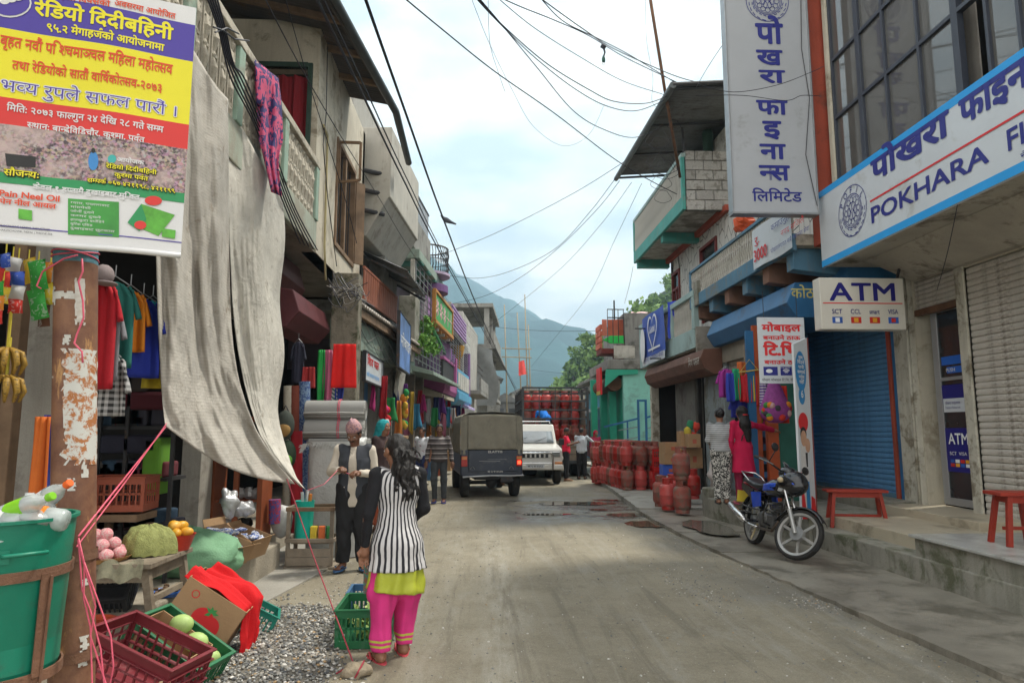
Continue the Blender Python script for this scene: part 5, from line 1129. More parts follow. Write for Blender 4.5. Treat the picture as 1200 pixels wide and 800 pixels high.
def put_cyl(x,y,z,k,label,group):
 rz=RND.uniform(0,6)
 if not cused[k]:
  cused[k]=True;r=cprotos[k];r.location=(x,y,z);r.rotation_euler=(0,0,rz);r['label']=label;r['group']=group
  MWORLD[r.name]=Matrix.LocRotScale(Vector((x,y,z)),r.rotation_euler.to_quaternion(),None);return r
 return copy_tree(cprotos[k],(x,y,z),rz,label,group)
M_WMK=mat('white_stencil',(.6,.56,.5),.7)
def mark(c,x,y,z,s='L'):
 fr=wrapframe((x,y-.166,z+.27),(1,0,0),(0,0,1))
 d=lettering([(s,0,0,.07,.05,0,.03,'c')],'stencil',c,fr,[M_WMK])
H1=.60
xl_=lambda y:3.62-(y-17.3)*.085
n=0
for j in range(10):
 y=17.35+j*.36
 for i in range(3):
  for l in range(2):
   k=0 if RND.random()<.55 else 1
   if j==0 and i==0:k=1 if l==0 else 0
   if j==0 and i==1:k=0 if l==0 else 1
   lay='top' if l else 'bottom'
   if i==0 and j==0:lab=f'nearest corner gas cylinder of the long double row, {lay} layer'
   elif i==1 and j==0:lab=f'second gas cylinder in the front rank of the long row, {lay} layer'
   elif i==0 and j==9:lab=f'farthest gas cylinder of the long row by the man in the white shirt, {lay} layer'
   elif i==0:lab=f'red gas cylinder on the street side of the long double row, {lay} layer'
   else:lab=f'red gas cylinder inside the long double row, {lay} layer'
   x=xl_(y)+i*.355+RND.uniform(-.015,.015);yy_=y+RND.uniform(-.015,.015)
   c=put_cyl(x,yy_,(.10 if x>edge_x(y)else.03)+l*H1,k,lab,'gas cylinders stacked along the right kerb')
p=G(784,601,.09)
near=[(G(803,602,.09),0,1,'dusty gas cylinder at the very front of the small cluster, under another one'),(G(803,602,.09),1,1,'dusty red gas cylinder standing on top of another in the small cluster'),(G(786,598,.09),0,0,'clean bright red gas cylinder, left of the stacked pair in the small cluster'),(G(777.5,594,.09),0,1,'brownish gas cylinder at the left end of the small cluster'),(G(792,591,.09),0,0,'gas cylinder standing behind the stacked pair in the small cluster'),(G(815,585,.2),0,0,'red gas cylinder right behind the small cluster beside the plastic bag')]
for p,l,k,lab in near:put_cyl(p.x,p.y+.16,p.z+l*H1,k,lab,'small cluster of gas cylinders before the shop')
# CARGO TRUCK (rear view)
M_TRK=mat('dark_truck_steel',(.05,.055,.058),.6,.2,5,.2,dirt=(.13,.09,.06),dirt_amt=.35)
M_PLANK=mat('grey_truck_plank',(.21,.165,.12),.85,.25,3,.5,50,rnd=.2)
M_TYRE=mat('black_rubber',(.022,.021,.02),.85,.2,10,.3,dirt=(.10,.09,.07),dirt_amt=.35)
tx0,tx1=AY(613,500,23.4).x,AY(689,500,23.4).x;tw=tx1-tx0;tz0=1.15;tz1=AY(650,453,23.4).z
tk=T('cargo_truck','open cage cargo truck seen from behind, loaded with red gas cylinders','truck',((tx0+tx1)/2,23.4,0))
W2=tw/2;TL=5.2
OL('bed',MB().box(-W2,W2,.1,TL,tz0-.12,tz0),M_PLANK,tk)
for s in(-1,1):
 for y in(0,1.3,2.6,3.9,TL):OL('side_post',MB().box(s*W2-.04,s*W2+.04,y,y+.08,tz0-.1,tz1),M_TRK,tk,bev=.005)
 for z in(tz0+.25,tz0+.55,tz0+.85,tz0+1.15,tz0+1.45,tz1-.1):OL('side_rail',MB().box(s*(W2+.005)-.02,s*(W2+.005)+.02,.09,TL,z,z+.07),M_TRK,tk)
OL('side_board',MB().box(W2-.06,W2-.045,.2,TL,tz0,tz1-.4),M_PLANK,tk)
for z in(tz1-.06,tz1-.26,tz1-.52,tz1-.82,tz1-1.12):OL('gate_rail',MB().box(-W2+.041,W2-.041,-.005,.05,z,z+.055),M_TRK,tk,bev=.004)
for x in(-.5*W2,0,.5*W2):OL('gate_post',MB().box(x-.015,x+.015,.012,.035,tz1-1.12,tz1-.05),M_TRK,tk)
for k in range(3):OL('tail_plank',MB().box(-W2+.05,W2-.05,-.05,.0,tz0-.62+k*.235,tz0-.40+k*.235),M_PLANK,tk,bev=.006)
OL('top_tarp',MB().box(-W2,W2,2.6,TL,tz1+.0,tz1+.04),mat('folded_tarp',(.3,.27,.2),.8),tk)
OL('chassis',MB().box(-.45,.45,.1,TL+1.2,.62,.95),M_TRK,tk)
OL('bumper',MB().box(-W2+.1,W2-.1,-.1,-.03,.45,.56),M_TRK,tk)
OL('cab',MB().box(-W2+.08,W2-.08,TL+.12,TL+1.7,.7,tz1-.25),mat('orange_cab_paint',(.42,.14,.04),.5),tk,bev=.06)
for s in(-1,1):
 for y in(1.0,TL+.9):
  w=OL('wheel',MB().lathe([(.1,-.24),(.44,-.24),(.49,-.2),(.49,.2),(.44,.24),(.1,.24)],n=22).xf(Matrix.Translation((s*(W2-.28),y,.49))@Matrix.Rotation(math.pi/2,4,'Y')),M_TYRE,tk,smooth=2)
 OL('tail_light',MB().box(s*(W2-.25)-.09,s*(W2-.25)+.09,-.13,-.10,.6,.7),mat('dark_red_lens',(.3,.01,.01),.3),tk)
for l in range(3):
 for i in range(6):
  for j in range(3 if l else 2):
   x=(tx0+tx1)/2-W2+.2+i*.345;y=23.4+1.15+j*.38
   if x>tx1-.15:continue
   k=0 if RND.random()<.6 else(1 if RND.random()<.75 else 2)
   put_cyl(x+RND.uniform(-.02,.02),y,tz0+l*H1,k,('gas cylinder on the bed floor inside the truck cage','gas cylinder in the middle tier inside the truck cage','gas cylinder in the top tier inside the truck cage')[l],'gas cylinders loaded on the truck')
for i,(px,k)in enumerate(((651,0),(661,0),(674,1),(683,1),(669,1))):
 a=AY(px,500,23.75 if i<4 else 24.15);c=put_cyl(a.x,a.y,tz0,k,'gas cylinder at the open tail of the truck, '+('leftmost, beside the man in blue','above the man in red','second from the right post','next to the right post','a step behind the others')[i],'gas cylinders loaded on the truck')
 # CANVAS-TOP JEEP (rear view)
M_NVY=mat('navy_jeep_paint',(.012,.022,.045),.35,.25,3,.1,spec=.5,dirt=(.06,.065,.07),dirt_amt=.35,dscale=3)
M_CANV=mat('olive_grey_canvas',(.22,.205,.16),.9,.12,4,.5,90,dirt=(.15,.14,.11),dirt_amt=.35,dscale=2)
jp=T('canvas_jeep','dark navy jeep with an olive canvas hood driving away up the street','jeep',(.19,16.35,0),rad(6.5))
w=.74
OL('tub',MB().prism_ax([(-w,.55),(-w,1.14),(w,1.14),(w,.55),(w-.06,.5),(-w+.06,.5)],0,2.5,'y'),M_NVY,jp,bev=.03)
OL('tailgate',MB().box(-w+.19,w-.12,-.025,-.002,.62,1.10),M_NVY,jp,bev=.012)
OL('scuttle',MB().box(-w+.02,w-.02,2.5,2.75,.5,1.15),M_NVY,jp,bev=.03)
OL('bonnet',MB().box(-w+.16,w-.16,2.75,3.75,.6,1.12),M_NVY,jp,bev=.08)
for s in(-1,1):OL('fender',MB().box(s*(w-.08)-.12,s*(w-.08)+.12,2.7,3.7,.72,.86),M_NVY,jp,bev=.05)
def canvas(u,v):
 sec=[(-w-.01,1.02),(-w-.015,1.35),(-w+.0,1.75),(-w+.06,1.93),(-w+.2,1.985),(0,2.02),(w-.2,1.985),(w-.06,1.93),(w,1.75),(w+.015,1.35),(w+.01,1.02)]
 f=u*(len(sec)-1);i=min(int(f),len(sec)-2);f-=i;x,z=sec[i][0]*(1-f)+sec[i+1][0]*f,sec[i][1]*(1-f)+sec[i+1][1]*f
 sg=.018*math.sin(v*math.pi*3)**2;rip=.008*mnoise.noise(Vector((u*14,v*10,1)))
 return(x*(1-sg*.6)+rip,.02+2.5*v,z-sg*(1 if z>1.8 else 0)+rip)
OL('canvas_hood',MB().grid(canvas,50,30),M_CANV,jp,smooth=True,solid=.006)
def flap(u,v):
 x=-w+.17+(2*w-.31)*u;z=1.13+.80*v;rip=.016*mnoise.noise(Vector((u*5,v*3.5,4)))+.01*math.sin(u*23+v*4)*(1-v)
 zz=z+(.03*(1-(2*u-1)**2)if v>.95 else 0)
 return(x,-.03+.05*v+rip,zz)
OL('rear_flap',MB().grid(flap,40,20),M_CANV,jp,smooth=True,solid=.004)
for s in(-1,1):OL('corner_canvas',MB().grid(lambda u,v:(s*(w-.16*u+.0),-.002+.03*v+.006*math.sin(u*9),1.02+.93*v-(.06*(1-u)if v>.9 else 0)),6,10),M_CANV,jp,smooth=True)
OL('canvas_back',MB().prism_ax([(-w+.03,1.1),(-w+.05,1.9),(-w+.22,1.96),(w-.22,1.96),(w-.05,1.9),(w-.03,1.1)],.06,.09,'y'),M_CANV,jp)
M_RLENS=emis('lit_tail_lamp',(.8,.03,.01),3.0);M_RL=mat('red_lens',(.35,.02,.015),.25);M_AML=mat('amber_lens',(.5,.18,.05),.3)
for s in(-1,1):
 lc=OL('lamp_cluster',MB().box(s*(w-.09)-.07,s*(w-.09)+.07,-.05,-.005,.74,.98),M_RL,jp,bev=.008)
 O('indicator',MB().box(s*(w-.09)-.06,s*(w-.09)+.06,-.056,-.051,.90,.97),M_AML,lc,local=True)
 O('brake_lamp',MB().box(s*(w-.09)-.04,s*(w-.09)+.04,-.057,-.051,.79,.87),M_RLENS if s>0 else M_RL,lc,local=True)
 OL('grab_loop',MB().tube([(s*(w-.28)-.05,-.05,.68),(s*(w-.28),-.06,.75),(s*(w-.28)+.05,-.05,.68)],.008,5),M_STEEL,jp)
M_JW=mat('faded_white_letters',(.5,.5,.48),.6)
frj=(Vector((0,0,0)),Vector((1,0,0)),Vector((0,0,1)),Vector((0,-1,0)))
def lett_local(lines,name,par,y,m):
 Mw=wm(par);o=Mw@Vector((0,y,0));U=(Mw.to_3x3()@Vector((1,0,0)));N=(Mw.to_3x3()@Vector((0,-1,0)))
 return lettering(lines,name,par,(o,U,Vector((0,0,1)),N),m)
lett_local([('ELATTIS',.08,1.055,.05,.34,0,.03,'c'),('बा ३ च ४५२७',.08,.60,.042,.36,0,.02,'c')],'lettering',jp,-.03,[M_JW])
OL('scratches',MB().box(-.3,.2,-.0275,-.0265,.86,.865).box(-.1,.35,-.0275,-.0265,.90,.903).box(-.2,.1,-.0275,-.0265,.83,.832),M_JW,jp,kind='stuff')
OL('bumper',MB().tube([(-w+.05,-.10,.50),(-w+.3,-.14,.515),(0,-.13,.53),(w-.3,-.12,.52),(w,-.10,.53)],.022,8),M_STEEL,jp,smooth=2)
for s in(-1,1):
 wh=OL('wheel',MB().lathe([(.16,-.10),(.31,-.10),(.35,-.07),(.355,0),(.35,.07),(.31,.10),(.16,.10)],n=24).xf(Matrix.Translation((s*(w-.14),.45,.355))@Matrix.Rotation(math.pi/2,4,'Y')),M_TYRE,jp,smooth=2)
 O('rim',MB().lathe([(.02,-.06),(.17,-.06),(.17,.06),(.02,.06)],n=16).xf(Matrix.Translation((s*(w-.14),.45,.355))@Matrix.Rotation(math.pi/2,4,'Y')),M_STEEL,wh,local=True)
 wh2=OL('wheel',MB().lathe([(.02,-.10),(.31,-.10),(.35,-.07),(.355,0),(.35,.07),(.31,.10),(.02,.10)],n=24).xf(Matrix.Translation((s*(w-.14),3.1,.355))@Matrix.Rotation(math.pi/2,4,'Y')),M_TYRE,jp,smooth=2)
 OL('leaf_spring',MB().tube([(s*.5,-.02,.42),(s*.5,.45,.33),(s*.5,.95,.42)],.025,6),M_IRON,jp)
OL('axle',MB().tube([(-w+.2,.45,.34),(w-.2,.45,.34)],.045,8).ell((.05,.45,.34),(.15,.14,.14),12,8),M_IRON,jp,smooth=2)
OL('underbody',MB().box(-.4,.4,.1,3.3,.42,.54).box(.2,.5,-.02,.6,.36,.5),M_IRON,jp,bev=.02)
OL('exhaust',MB().tube([(.28,-.04,.33),(.28,.7,.33)],.03,8),M_RUST,jp)
OL('mirror',MB().obox((w+.14,2.4,1.3),(.14,.03,.18)).bar((w,2.45,1.15),(w+.12,2.42,1.25),.015),M_IRON,jp)
# WHITE OFF-ROADER (front view)
M_WHT=mat('white_car_paint',(.62,.61,.57),.3,.06,2,.03,spec=.6,dirt=(.42,.38,.31),dirt_amt=.3)
M_CHR=mat('chrome',(.55,.56,.57),.18,.1,4,0,metal=.9);M_BLK=mat('black_plastic',(.02,.02,.022),.5)
wv=T('white_offroader','boxy white off-road car with roof rails and bull bar facing the camera beside the jeep','car',(AY(627,560,20.1).x,20.1,0),0)
w=.80
OL('body',MB().prism_ax([(0,.48),(0,1.0),(.06,1.06),(1.15,1.16),(1.2,1.16),(3.9,1.16),(3.95,.48)],-w,w,'x'),M_WHT,wv,bev=.05)
OL('cabin',MB().add([(s*(w-.04),1.12,1.15)for s in(-1,1)]+[(s*(w-.10),1.55,1.76)for s in(-1,1)]+[(s*(w-.10),3.8,1.78)for s in(-1,1)]+[(s*(w-.04),3.92,1.15)for s in(-1,1)],[(0,1,3,2),(2,3,5,4),(4,5,7,6),(0,2,4,6),(1,7,5,3)]),M_WHT,wv,bev=.04)
def ws(u,v):return((2*u-1)*(w-.13-.05*v),1.125+.41*v-.012,1.19+.50*v)
OL('windscreen',MB().grid(ws,6,4),mat('sky_glass',(.22,.25,.27),.05,.3,1.5,0,spec=1.0),wv,smooth=True,solid=.01)
for s in(-1,1):
 OL('side_window',MB().add([(s*(w-.04),1.35,1.2),(s*(w-.08),1.68,1.68),(s*(w-.08),3.6,1.68),(s*(w-.04),3.7,1.2)],[(0,1,2,3)]),M_GLASSD,wv)
 OL('wiper',MB().bar((s*.3-.25,1.09,1.22),(s*.3+.15,1.2,1.36),.012),M_BLK,wv)
 OL('roof_rail',MB().tube([(s*(w-.2),1.7,1.80),(s*(w-.2),1.75,1.86),(s*(w-.2),3.6,1.86)],.018,6),M_CHR,wv)
 hl_=OL('headlight',MB().box(s*(w-.19)-.13,s*(w-.19)+.13,-.035,.01,.80,.96),M_CHR,wv,bev=.015)
 O('lens',MB().box(s*(w-.19)-.11,s*(w-.19)+.11,-.042,-.036,.815,.945),M_GLASS,hl_,local=True)
 OL('indicator',MB().box(s*(w-.12)-.11,s*(w-.12)+.11,-.10,-.07,.60,.67),M_AML,wv,bev=.01)
 OL('mirror',MB().obox((s*(w+.12),1.25,1.22),(.16,.06,.2)).bar((s*w,1.3,1.15),(s*(w+.1),1.25,1.18),.03),M_BLK,wv,bev=.015)
 OL('wheel_arch',MB().box(s*(w-.02)-.06,s*(w-.02)+.08,.22,1.05,.70,.82),M_WHT,wv,bev=.04)
 wh=OL('wheel',MB().lathe([(.17,-.11),(.32,-.11),(.36,-.08),(.36,.08),(.32,.11),(.17,.11)],n=24).xf(Matrix.Translation((s*(w-.11),.62,.36))@Matrix.Rotation(math.pi/2,4,'Y')),M_TYRE,wv,smooth=2)
 O('rim',MB().lathe([(.02,-.07),(.18,-.08),(.18,.08),(.02,.07)],n=16).xf(Matrix.Translation((s*(w-.11),.62,.36))@Matrix.Rotation(math.pi/2,4,'Y')),M_STEEL,wh,local=True)
 OL('wheel',MB().lathe([(.02,-.11),(.32,-.11),(.36,-.08),(.36,.08),(.32,.11),(.02,.11)],n=24).xf(Matrix.Translation((s*(w-.11),3.2,.36))@Matrix.Rotation(math.pi/2,4,'Y')),M_TYRE,wv,smooth=2)
OL('grille',MB().box(-.44,.44,-.012,.002,.78,.97),M_BLK,wv)
for k in range(7):OL('grille_bar',MB().box(-.42+k*.135,-.37+k*.135,-.03,-.013,.79,.96),M_WHT,wv,bev=.006)
OL('bumper',MB().box(-w-.02,w+.02,-.14,.02,.44,.60),M_WHT,wv,bev=.04)
OL('number_plate',MB().box(-.26,.26,-.16,-.145,.5,.60),M_SIGNW,wv)
lett_local([('बा ५ च २१९३',0,.525,.05,.44,0,.02,'c')],'lettering',wv,-.162,[M_BLK])
OL('bull_bar',MB().tube([(-.5,-.2,.46),(-.5,-.22,.86),(-.42,-.22,.93),(.42,-.22,.93),(.5,-.22,.86),(.5,-.2,.46)],.028,8).tube([(-.5,-.2,.64),(.5,-.2,.64)],.02,8),M_CHR,wv,smooth=2)
OL('rack_bar',MB().tube([(-w+.2,1.8,1.86),(w-.2,1.8,1.86)],.015,6).tube([(-w+.2,2.7,1.86),(w-.2,2.7,1.86)],.015,6),M_CHR,wv)
# MOTORCYCLE
fc,rc=G(932,657,.045),G(881,636.5,.045)
mdir=math.atan2(-(fc.x-rc.x),fc.y-rc.y)
mc=T('motorcycle','black and blue motorcycle parked before the blue shutter, front wheel turned','motorcycle',(rc.x+.02,rc.y,.045),rot=(0,0,0))
WB=1.27
mc.rotation_euler=(0,rad(-7),mdir);MWORLD[mc.name]=Matrix.LocRotScale(Vector(mc.location),mc.rotation_euler.to_quaternion(),None)
M_MBK=mat('gloss_black',(.012,.012,.014),.18,.1,5,0,spec=.6,dirt=(.08,.075,.06),dirt_amt=.3);M_MBL=mat('metallic_blue_flash',(.03,.09,.55),.25,.2,5,0,metal=.3)
M_SEAT=mat('black_vinyl',(.02,.02,.022),.38,.15,6,.3);M_ALLOY=mat('silver_alloy',(.36,.36,.35),.35,.08,6,.05,metal=.5);M_FORK=mat('fork_chrome',(.6,.6,.6),.2,.1,6,0,metal=.9);M_ENG=mat('engine_metal',(.10,.10,.10),.5,.3,12,.4,metal=.5)
def moto_wheel(par,cy,name='wheel',xf=None,hub=.0):
 Rm=Matrix.Translation((0,cy,.305))@Matrix.Rotation(math.pi/2,4,'Y')
 if xf is not None:Rm=xf@Rm
 t=MB();n=40
 prof=[(.262,-.028),(.285,-.043),(.302,-.03),(.308,0),(.302,.03),(.285,.043),(.262,.028)]
 t.lathe(prof,n=n,cap=False);t.xf(Rm)
 wobj=O(name,t,M_TYRE,par,local=True,smooth=True)
 r=MB();r.lathe([(.235,-.028),(.263,-.034),(.263,.034),(.235,.028),(.228,0)][::1]+[(.235,-.028)],n=n,cap=False)
 r.lathe([(.01,-.05),(.055,-.05),(.075,-.02),(.075,.02),(.055,.05),(.01,.05)],n=18)
 for k in range(6):
  a=2*math.pi*k/6+.3;r.bar((.06*math.cos(a),.06*math.sin(a),0),(.24*math.cos(a),.24*math.sin(a),0),.032,.02,up=(0,0,1))
 r.xf(Rm);O('rim',r,M_ALLOY,wobj,local=True,smooth=2)
 d=MB();d.lathe([(.05,.052),(.085,.052),(.085,.06),(.05,.06)],n=20);d.xf(Rm);O('brake_disc',d,M_STEEL,wobj,local=True)
 return wobj
moto_wheel(mc,0)
head=Vector((0,WB-.42,.86));axis=(Vector((0,WB+.0,.305))-head).normalized()
S=Matrix.Translation(head)@Matrix.Rotation(rad(36),4,-axis)@Matrix.Translation(-head)
moto_wheel(mc,WB,xf=S)
fk=MB()
for s in(-1,1):
 a,b=Vector((s*.075,WB-.47,.93)),Vector((s*.075,WB-.0,.305));fk.tube([a,b],.017,10)
fk.xf(S);O('fork_tube',fk,M_FORK,mc,local=True,smooth=2)
fk=MB()
for s in(-1,1):
 a,b=Vector((s*.075,WB-.19,.555)),Vector((s*.075,WB,.29));fk.tube([a,b],.027,10)
fk.tube([(-.09,WB,.305),(.09,WB,.305)],.015,8).obox((0,WB-.45,.9),(.2,.06,.05)).obox((0,WB-.4,.76),(.2,.06,.04))
fk.xf(S);O('fork_leg',fk,M_ALLOY,mc,local=True,smooth=2,kind='stuff')
fd=MB();fd.grid(lambda u,v:((2*v-1)*.065,WB-.0+(.345+.0)*math.cos(rad(165-125*u)),.305+.345*math.sin(rad(165-125*u))-.03*(2*v-1)**2),20,4);fd.xf(S);O('front_mudguard',fd,M_MBK,mc,local=True,smooth=True,solid=.006)
hbm=MB();hbm.tube([(-.36,WB-.72,1.03),(-.28,WB-.60,1.04),(-.12,WB-.50,1.0),(.12,WB-.50,1.0),(.28,WB-.60,1.04),(.36,WB-.72,1.03)],.013,8);hbm.xf(S);hb_=O('handlebar',hbm,M_MBK,mc,local=True,smooth=True)
gp=MB()
for s in(-1,1):gp.tube([(s*.37,WB-.74,1.03),(s*.28,WB-.61,1.04)],.02,8)
gp.xf(S);O('grip',gp,M_SEAT,hb_,local=True,kind='stuff')
lv=MB()
for s in(-1,1):lv.tube([(s*.36,WB-.66,1.02),(s*.24,WB-.52,1.02)],.006,5)
lv.xf(S);O('lever',lv,M_FORK,hb_,local=True,kind='stuff')
for s in(-1,1):
 mm=MB();mm.tube([(s*.26,WB-.58,1.04),(s*.33,WB-.5,1.17)],.007,6);mm.ell((s*.36,WB-.5,1.21),(.075,.018,.05),14,8);mm.xf(S);O('mirror',mm,M_BLK,mc,local=True,smooth=True)
cw=MB();cw.ell((0,WB-.34,.90),(.135,.21,.17),16,10);cw.ell((0,WB-.44,1.0),(.12,.13,.10),14,8);cw.xf(S);O('cowl',cw,M_MBK,mc,local=True,smooth=True)
cw=MB()
for s in(-1,1):cw.add([(s*.112,WB-.42,.98),(s*.132,WB-.33,.93),(s*.115,WB-.22,.86),(s*.123,WB-.34,.87)],[(0,1,2,3)])
cw.xf(S);O('cowl_flash',cw,M_MBL,mc,local=True,solid=.006)
hl=MB();hl.ell((0,WB-.225,.86),(.080,.075,.07),16,10);hl.xf(S);O('headlight',hl,mat('clear_lens',(.22,.24,.25),.08,.1,4,0,spec=1.),mc,local=True,smooth=True)
for s in(-1,1):
 ii=MB();ii.ell((s*.19,WB-.38,.86),(.035,.04,.035),12,8);ii.tube([(s*.1,WB-.4,.86),(s*.17,WB-.38,.86)],.01,6);ii.xf(S);O('indicator',ii,M_AML if s<0 else mat('clear_amber',(.5,.4,.25),.2),mc,local=True,smooth=True)
vz=MB();vz.grid(lambda u,v:((2*u-1)*.10*(1-.3*v),WB-.42-.13*v+.03*(1-(2*u-1)**2),1.02+.12*v),8,4);vz.xf(S);O('visor',vz,M_GLASSD,mc,local=True,smooth=True,solid=.004)
def loft(secs,n=18):
 mb=MB();vs=[];fs=[]
 for(y,z,rx,rz,p)in secs:
  for j in range(n):
   a=2*math.pi*j/n;c,s=math.cos(a),math.sin(a);vs.append((rx*math.copysign(abs(c)**p,c),y,z+rz*math.copysign(abs(s)**p,s)))
 for i in range(len(secs)-1):
  for j in range(n):fs.append((i*n+j,i*n+(j+1)%n,(i+1)*n+(j+1)%n,(i+1)*n+j))
 fs+=[tuple(range(n))[::-1],tuple((len(secs)-1)*n+j for j in range(n))]
 return mb.add(vs,fs)
O('tank',loft([(.38,.74,.06,.05,.8),(.44,.76,.10,.09,.8),(.56,.79,.135,.115,.8),(.70,.81,.14,.12,.8),(.80,.80,.12,.11,.8),(.86,.79,.07,.07,.8)]),M_MBK,mc,local=True,smooth=True)
for s in(-1,1):
 O('tank_flash',MB().grid(lambda u,v:(s*(.105+.036*math.sin(math.pi*(.15+.8*u))+.002),.46+.34*u,.74+.09*v+.04*u),10,4),M_MBL,mc,local=True,smooth=True,solid=.008)
 O('side_panel',MB().add([(s*.11,.36,.72),(s*.13,.12,.70),(s*.12,.2,.50),(s*.12,.42,.54)],[(0,1,2,3)]),M_MBL if s>0 else M_MBL,mc,local=True,solid=.02)
 O('tail_panel',MB().add([(s*.10,.12,.74),(s*.08,-.32,.80),(s*.07,-.34,.72),(s*.10,.1,.60)],[(0,1,2,3)]),M_MBK,mc,local=True,solid=.02)
O('seat',loft([(.42,.80,.08,.03,.7),(.34,.79,.12,.045,.7),(.15,.79,.13,.05,.7),(0,.82,.13,.05,.7),(-.2,.85,.12,.045,.7),(-.28,.86,.07,.03,.7)]),M_SEAT,mc,local=True,smooth=True)
O('grab_rail',MB().tube([(.11,0,.83),(.12,-.15,.90),(.10,-.33,.95),(-.10,-.33,.95),(-.12,-.15,.90),(-.11,0,.83)],.011,8),M_FORK,mc,local=True,smooth=True)
O('tail_lamp',MB().ell((0,-.37,.78),(.06,.04,.04),10,6),M_RL,mc,local=True,smooth=True)
O('rear_mudguard',MB().grid(lambda u,v:((2*v-1)*.07,.34*math.cos(rad(60+130*u)),.305+.34*math.sin(rad(60+130*u))),18,4),M_MBK,mc,local=True,smooth=True,solid=.006)
O('number_plate',MB().box(-.09,.09,-.46,-.45,.52,.68),mat('yellow_plate',(.55,.42,.04),.5),mc,local=True)
O('engine',MB().box(-.11,.11,.42,.78,.30,.46).ell((.10,.5,.38),(.05,.13,.11),14,8).ell((-.10,.5,.38),(.05,.12,.10),14,8),M_ENG,mc,local=True,bev=.02)
for k in range(7):O('cooling_fin',MB().box(-.085,.085,.60+.012*k,.76+.012*k,.47+k*.024,.482+k*.024),M_ENG,mc,local=True)
O('frame',MB().tube([(0,WB-.42,.86),(0,.82,.55),(0,.78,.34),(0,.45,.27)],.018,8).tube([(0,WB-.42,.88),(0,.5,.70),(0,.1,.70),(0,-.3,.76)],.018,8).tube([(.09,0,.305),(.08,.4,.36),(0,.42,.68)],.016,8).tube([(-.09,0,.305),(-.08,.4,.36),(0,.42,.68)],.016,8),M_MBK,mc,local=True,smooth=True)
for s in(-1,1):O('shock',MB().tube([(s*.10,.02,.33),(s*.10,.10,.68)],.024,8),M_MBK,mc,local=True,smooth=True)
O('crash_bar',MB().tube([(.03,.84,.62),(.2,.80,.60),(.23,.76,.46),(.2,.72,.36),(.03,.72,.30)],.012,8).tube([(.22,.78,.54),(.05,.84,.5)],.01,6).tube([(-.03,.84,.62),(-.2,.80,.60),(-.23,.76,.46),(-.2,.72,.36),(-.03,.72,.30)],.012,8),M_MBK,mc,local=True,smooth=True)
O('leg_guard',MB().tube([(.05,.5,.5),(.24,.42,.5),(.25,.05,.52),(.12,.0,.5)],.011,8).tube([(.24,.42,.44),(.25,.05,.44)],.011,8),M_MBK,mc,local=True,smooth=True)
O('muffler',MB().tube([(.14,.42,.26),(.15,.2,.27),(.16,.05,.30)],.018,8).tube([(.165,.06,.30),(.18,-.12,.36),(.19,-.42,.46)],lambda t:.036+.014*min(1,t*2),12),M_FORK,mc,local=True,smooth=True)
O('exhaust_pipe',MB().tube([(.05,.80,.50),(.08,.88,.40),(.12,.80,.27),(.14,.42,.26)],.018,8),mat('burnt_pipe',(.12,.09,.07),.4,metal=.7),mc,local=True,smooth=True)
O('foot_peg',MB().tube([(-.26,.35,.33),(.26,.35,.33)],.012,6).tube([(-.22,.08,.40),(.22,.08,.40)],.01,6),M_MBK,mc,local=True)
O('side_stand',MB().tube([(-.10,.42,.28),(-.25,.36,.0)],.010,6),M_MBK,mc,local=True)
O('centre_stand',MB().tube([(.1,.32,.3),(.13,.22,.08)],.013,6),mat('yellowed_steel',(.4,.33,.2),.6),mc,local=True)
# FESTIVAL BANNER (near left)
P0=AY(88,290,3.10);UB=Vector((.943,.334,0)).normalized();NB=UB.cross(Vector((0,0,1))).normalized()
def bp(px,py):
 d=Vector(ray(px,py));t=(P0-Vector((0,0,HC))).dot(NB)/d.dot(NB);q=Vector((0,0,HC))+d*t
 return(q-P0).dot(UB),q.z
uR=bp(212,295)[0];uL=bp(0,285)[0]-.28;zB_=bp(150,291)[1];zT_=bp(208,5)[1]
wave=lambda u,z:.010*math.sin(u*5.5+1)+.004*math.sin(u*13+z*2)
def onb(u,z,lift=0.):return P0+UB*u+Vector((0,0,z-P0.z))+NB*(wave(u,z)+lift)
bn=T('festival_banner','large printed radio festival banner with purple, yellow and red bands, tied to the rusty pole','banner',tuple(onb(0,zB_)))
M_BWH=mat('banner_white',(.66,.66,.67),.35,.05,2,.1,spec=.5);M_BPU=mat('banner_purple',(.07,.045,.33),.35,.05,2,.05);M_BYE=mat('banner_yellow',(.78,.70,.02),.35,.05,2,.05)
M_BRE=mat('banner_red',(.66,.035,.03),.35,.05,2,.05);M_BGR=mat('banner_green',(.02,.27,.09),.35,.05,2,.05);M_BRT=mat('banner_red_ink',(.68,.07,.02),.4,.05,2,0)
def crowd_mat():
 m,t,b=nodemat('crowd_picture');v=coords(t);
 vo=t.nodes.new('ShaderNodeTexVoronoi');vo.inputs['Scale'].default_value=75;t.links.new(v,vo.inputs['Vector'])
 hs=t.nodes.new('ShaderNodeHueSaturation');hs.inputs['Saturation'].default_value=.55;hs.inputs['Value'].default_value=.55;t.links.new(vo.outputs['Color'],hs.inputs['Color'])
 n=noi(t,v,60,4);c=mixc(t,.5,hs.outputs[0],(.42,.20,.19));c=mixc(t,ramp(t,n,.45,.6),c,(.06,.04,.05));c=mixc(t,ramp(t,noi(t,v,6,3),.5,.7),c,(.5,.38,.36))
 t.links.new(c,b.inputs['Base Color']);b.inputs['Roughness'].default_value=.4;return m
hB_=zT_-zB_
def band(name,f0,f1,m,lift,u0=uL,u1=None):
 u1=uR if u1 is None else u1;mb=MB()
 mb.grid(lambda u,v:onb(u0+(u1-u0)*u,zT_-hB_*(f1+(f0-f1)*v),lift),40,max(2,int(12*(f1-f0))));return O(name,mb,m,bn,smooth=True)
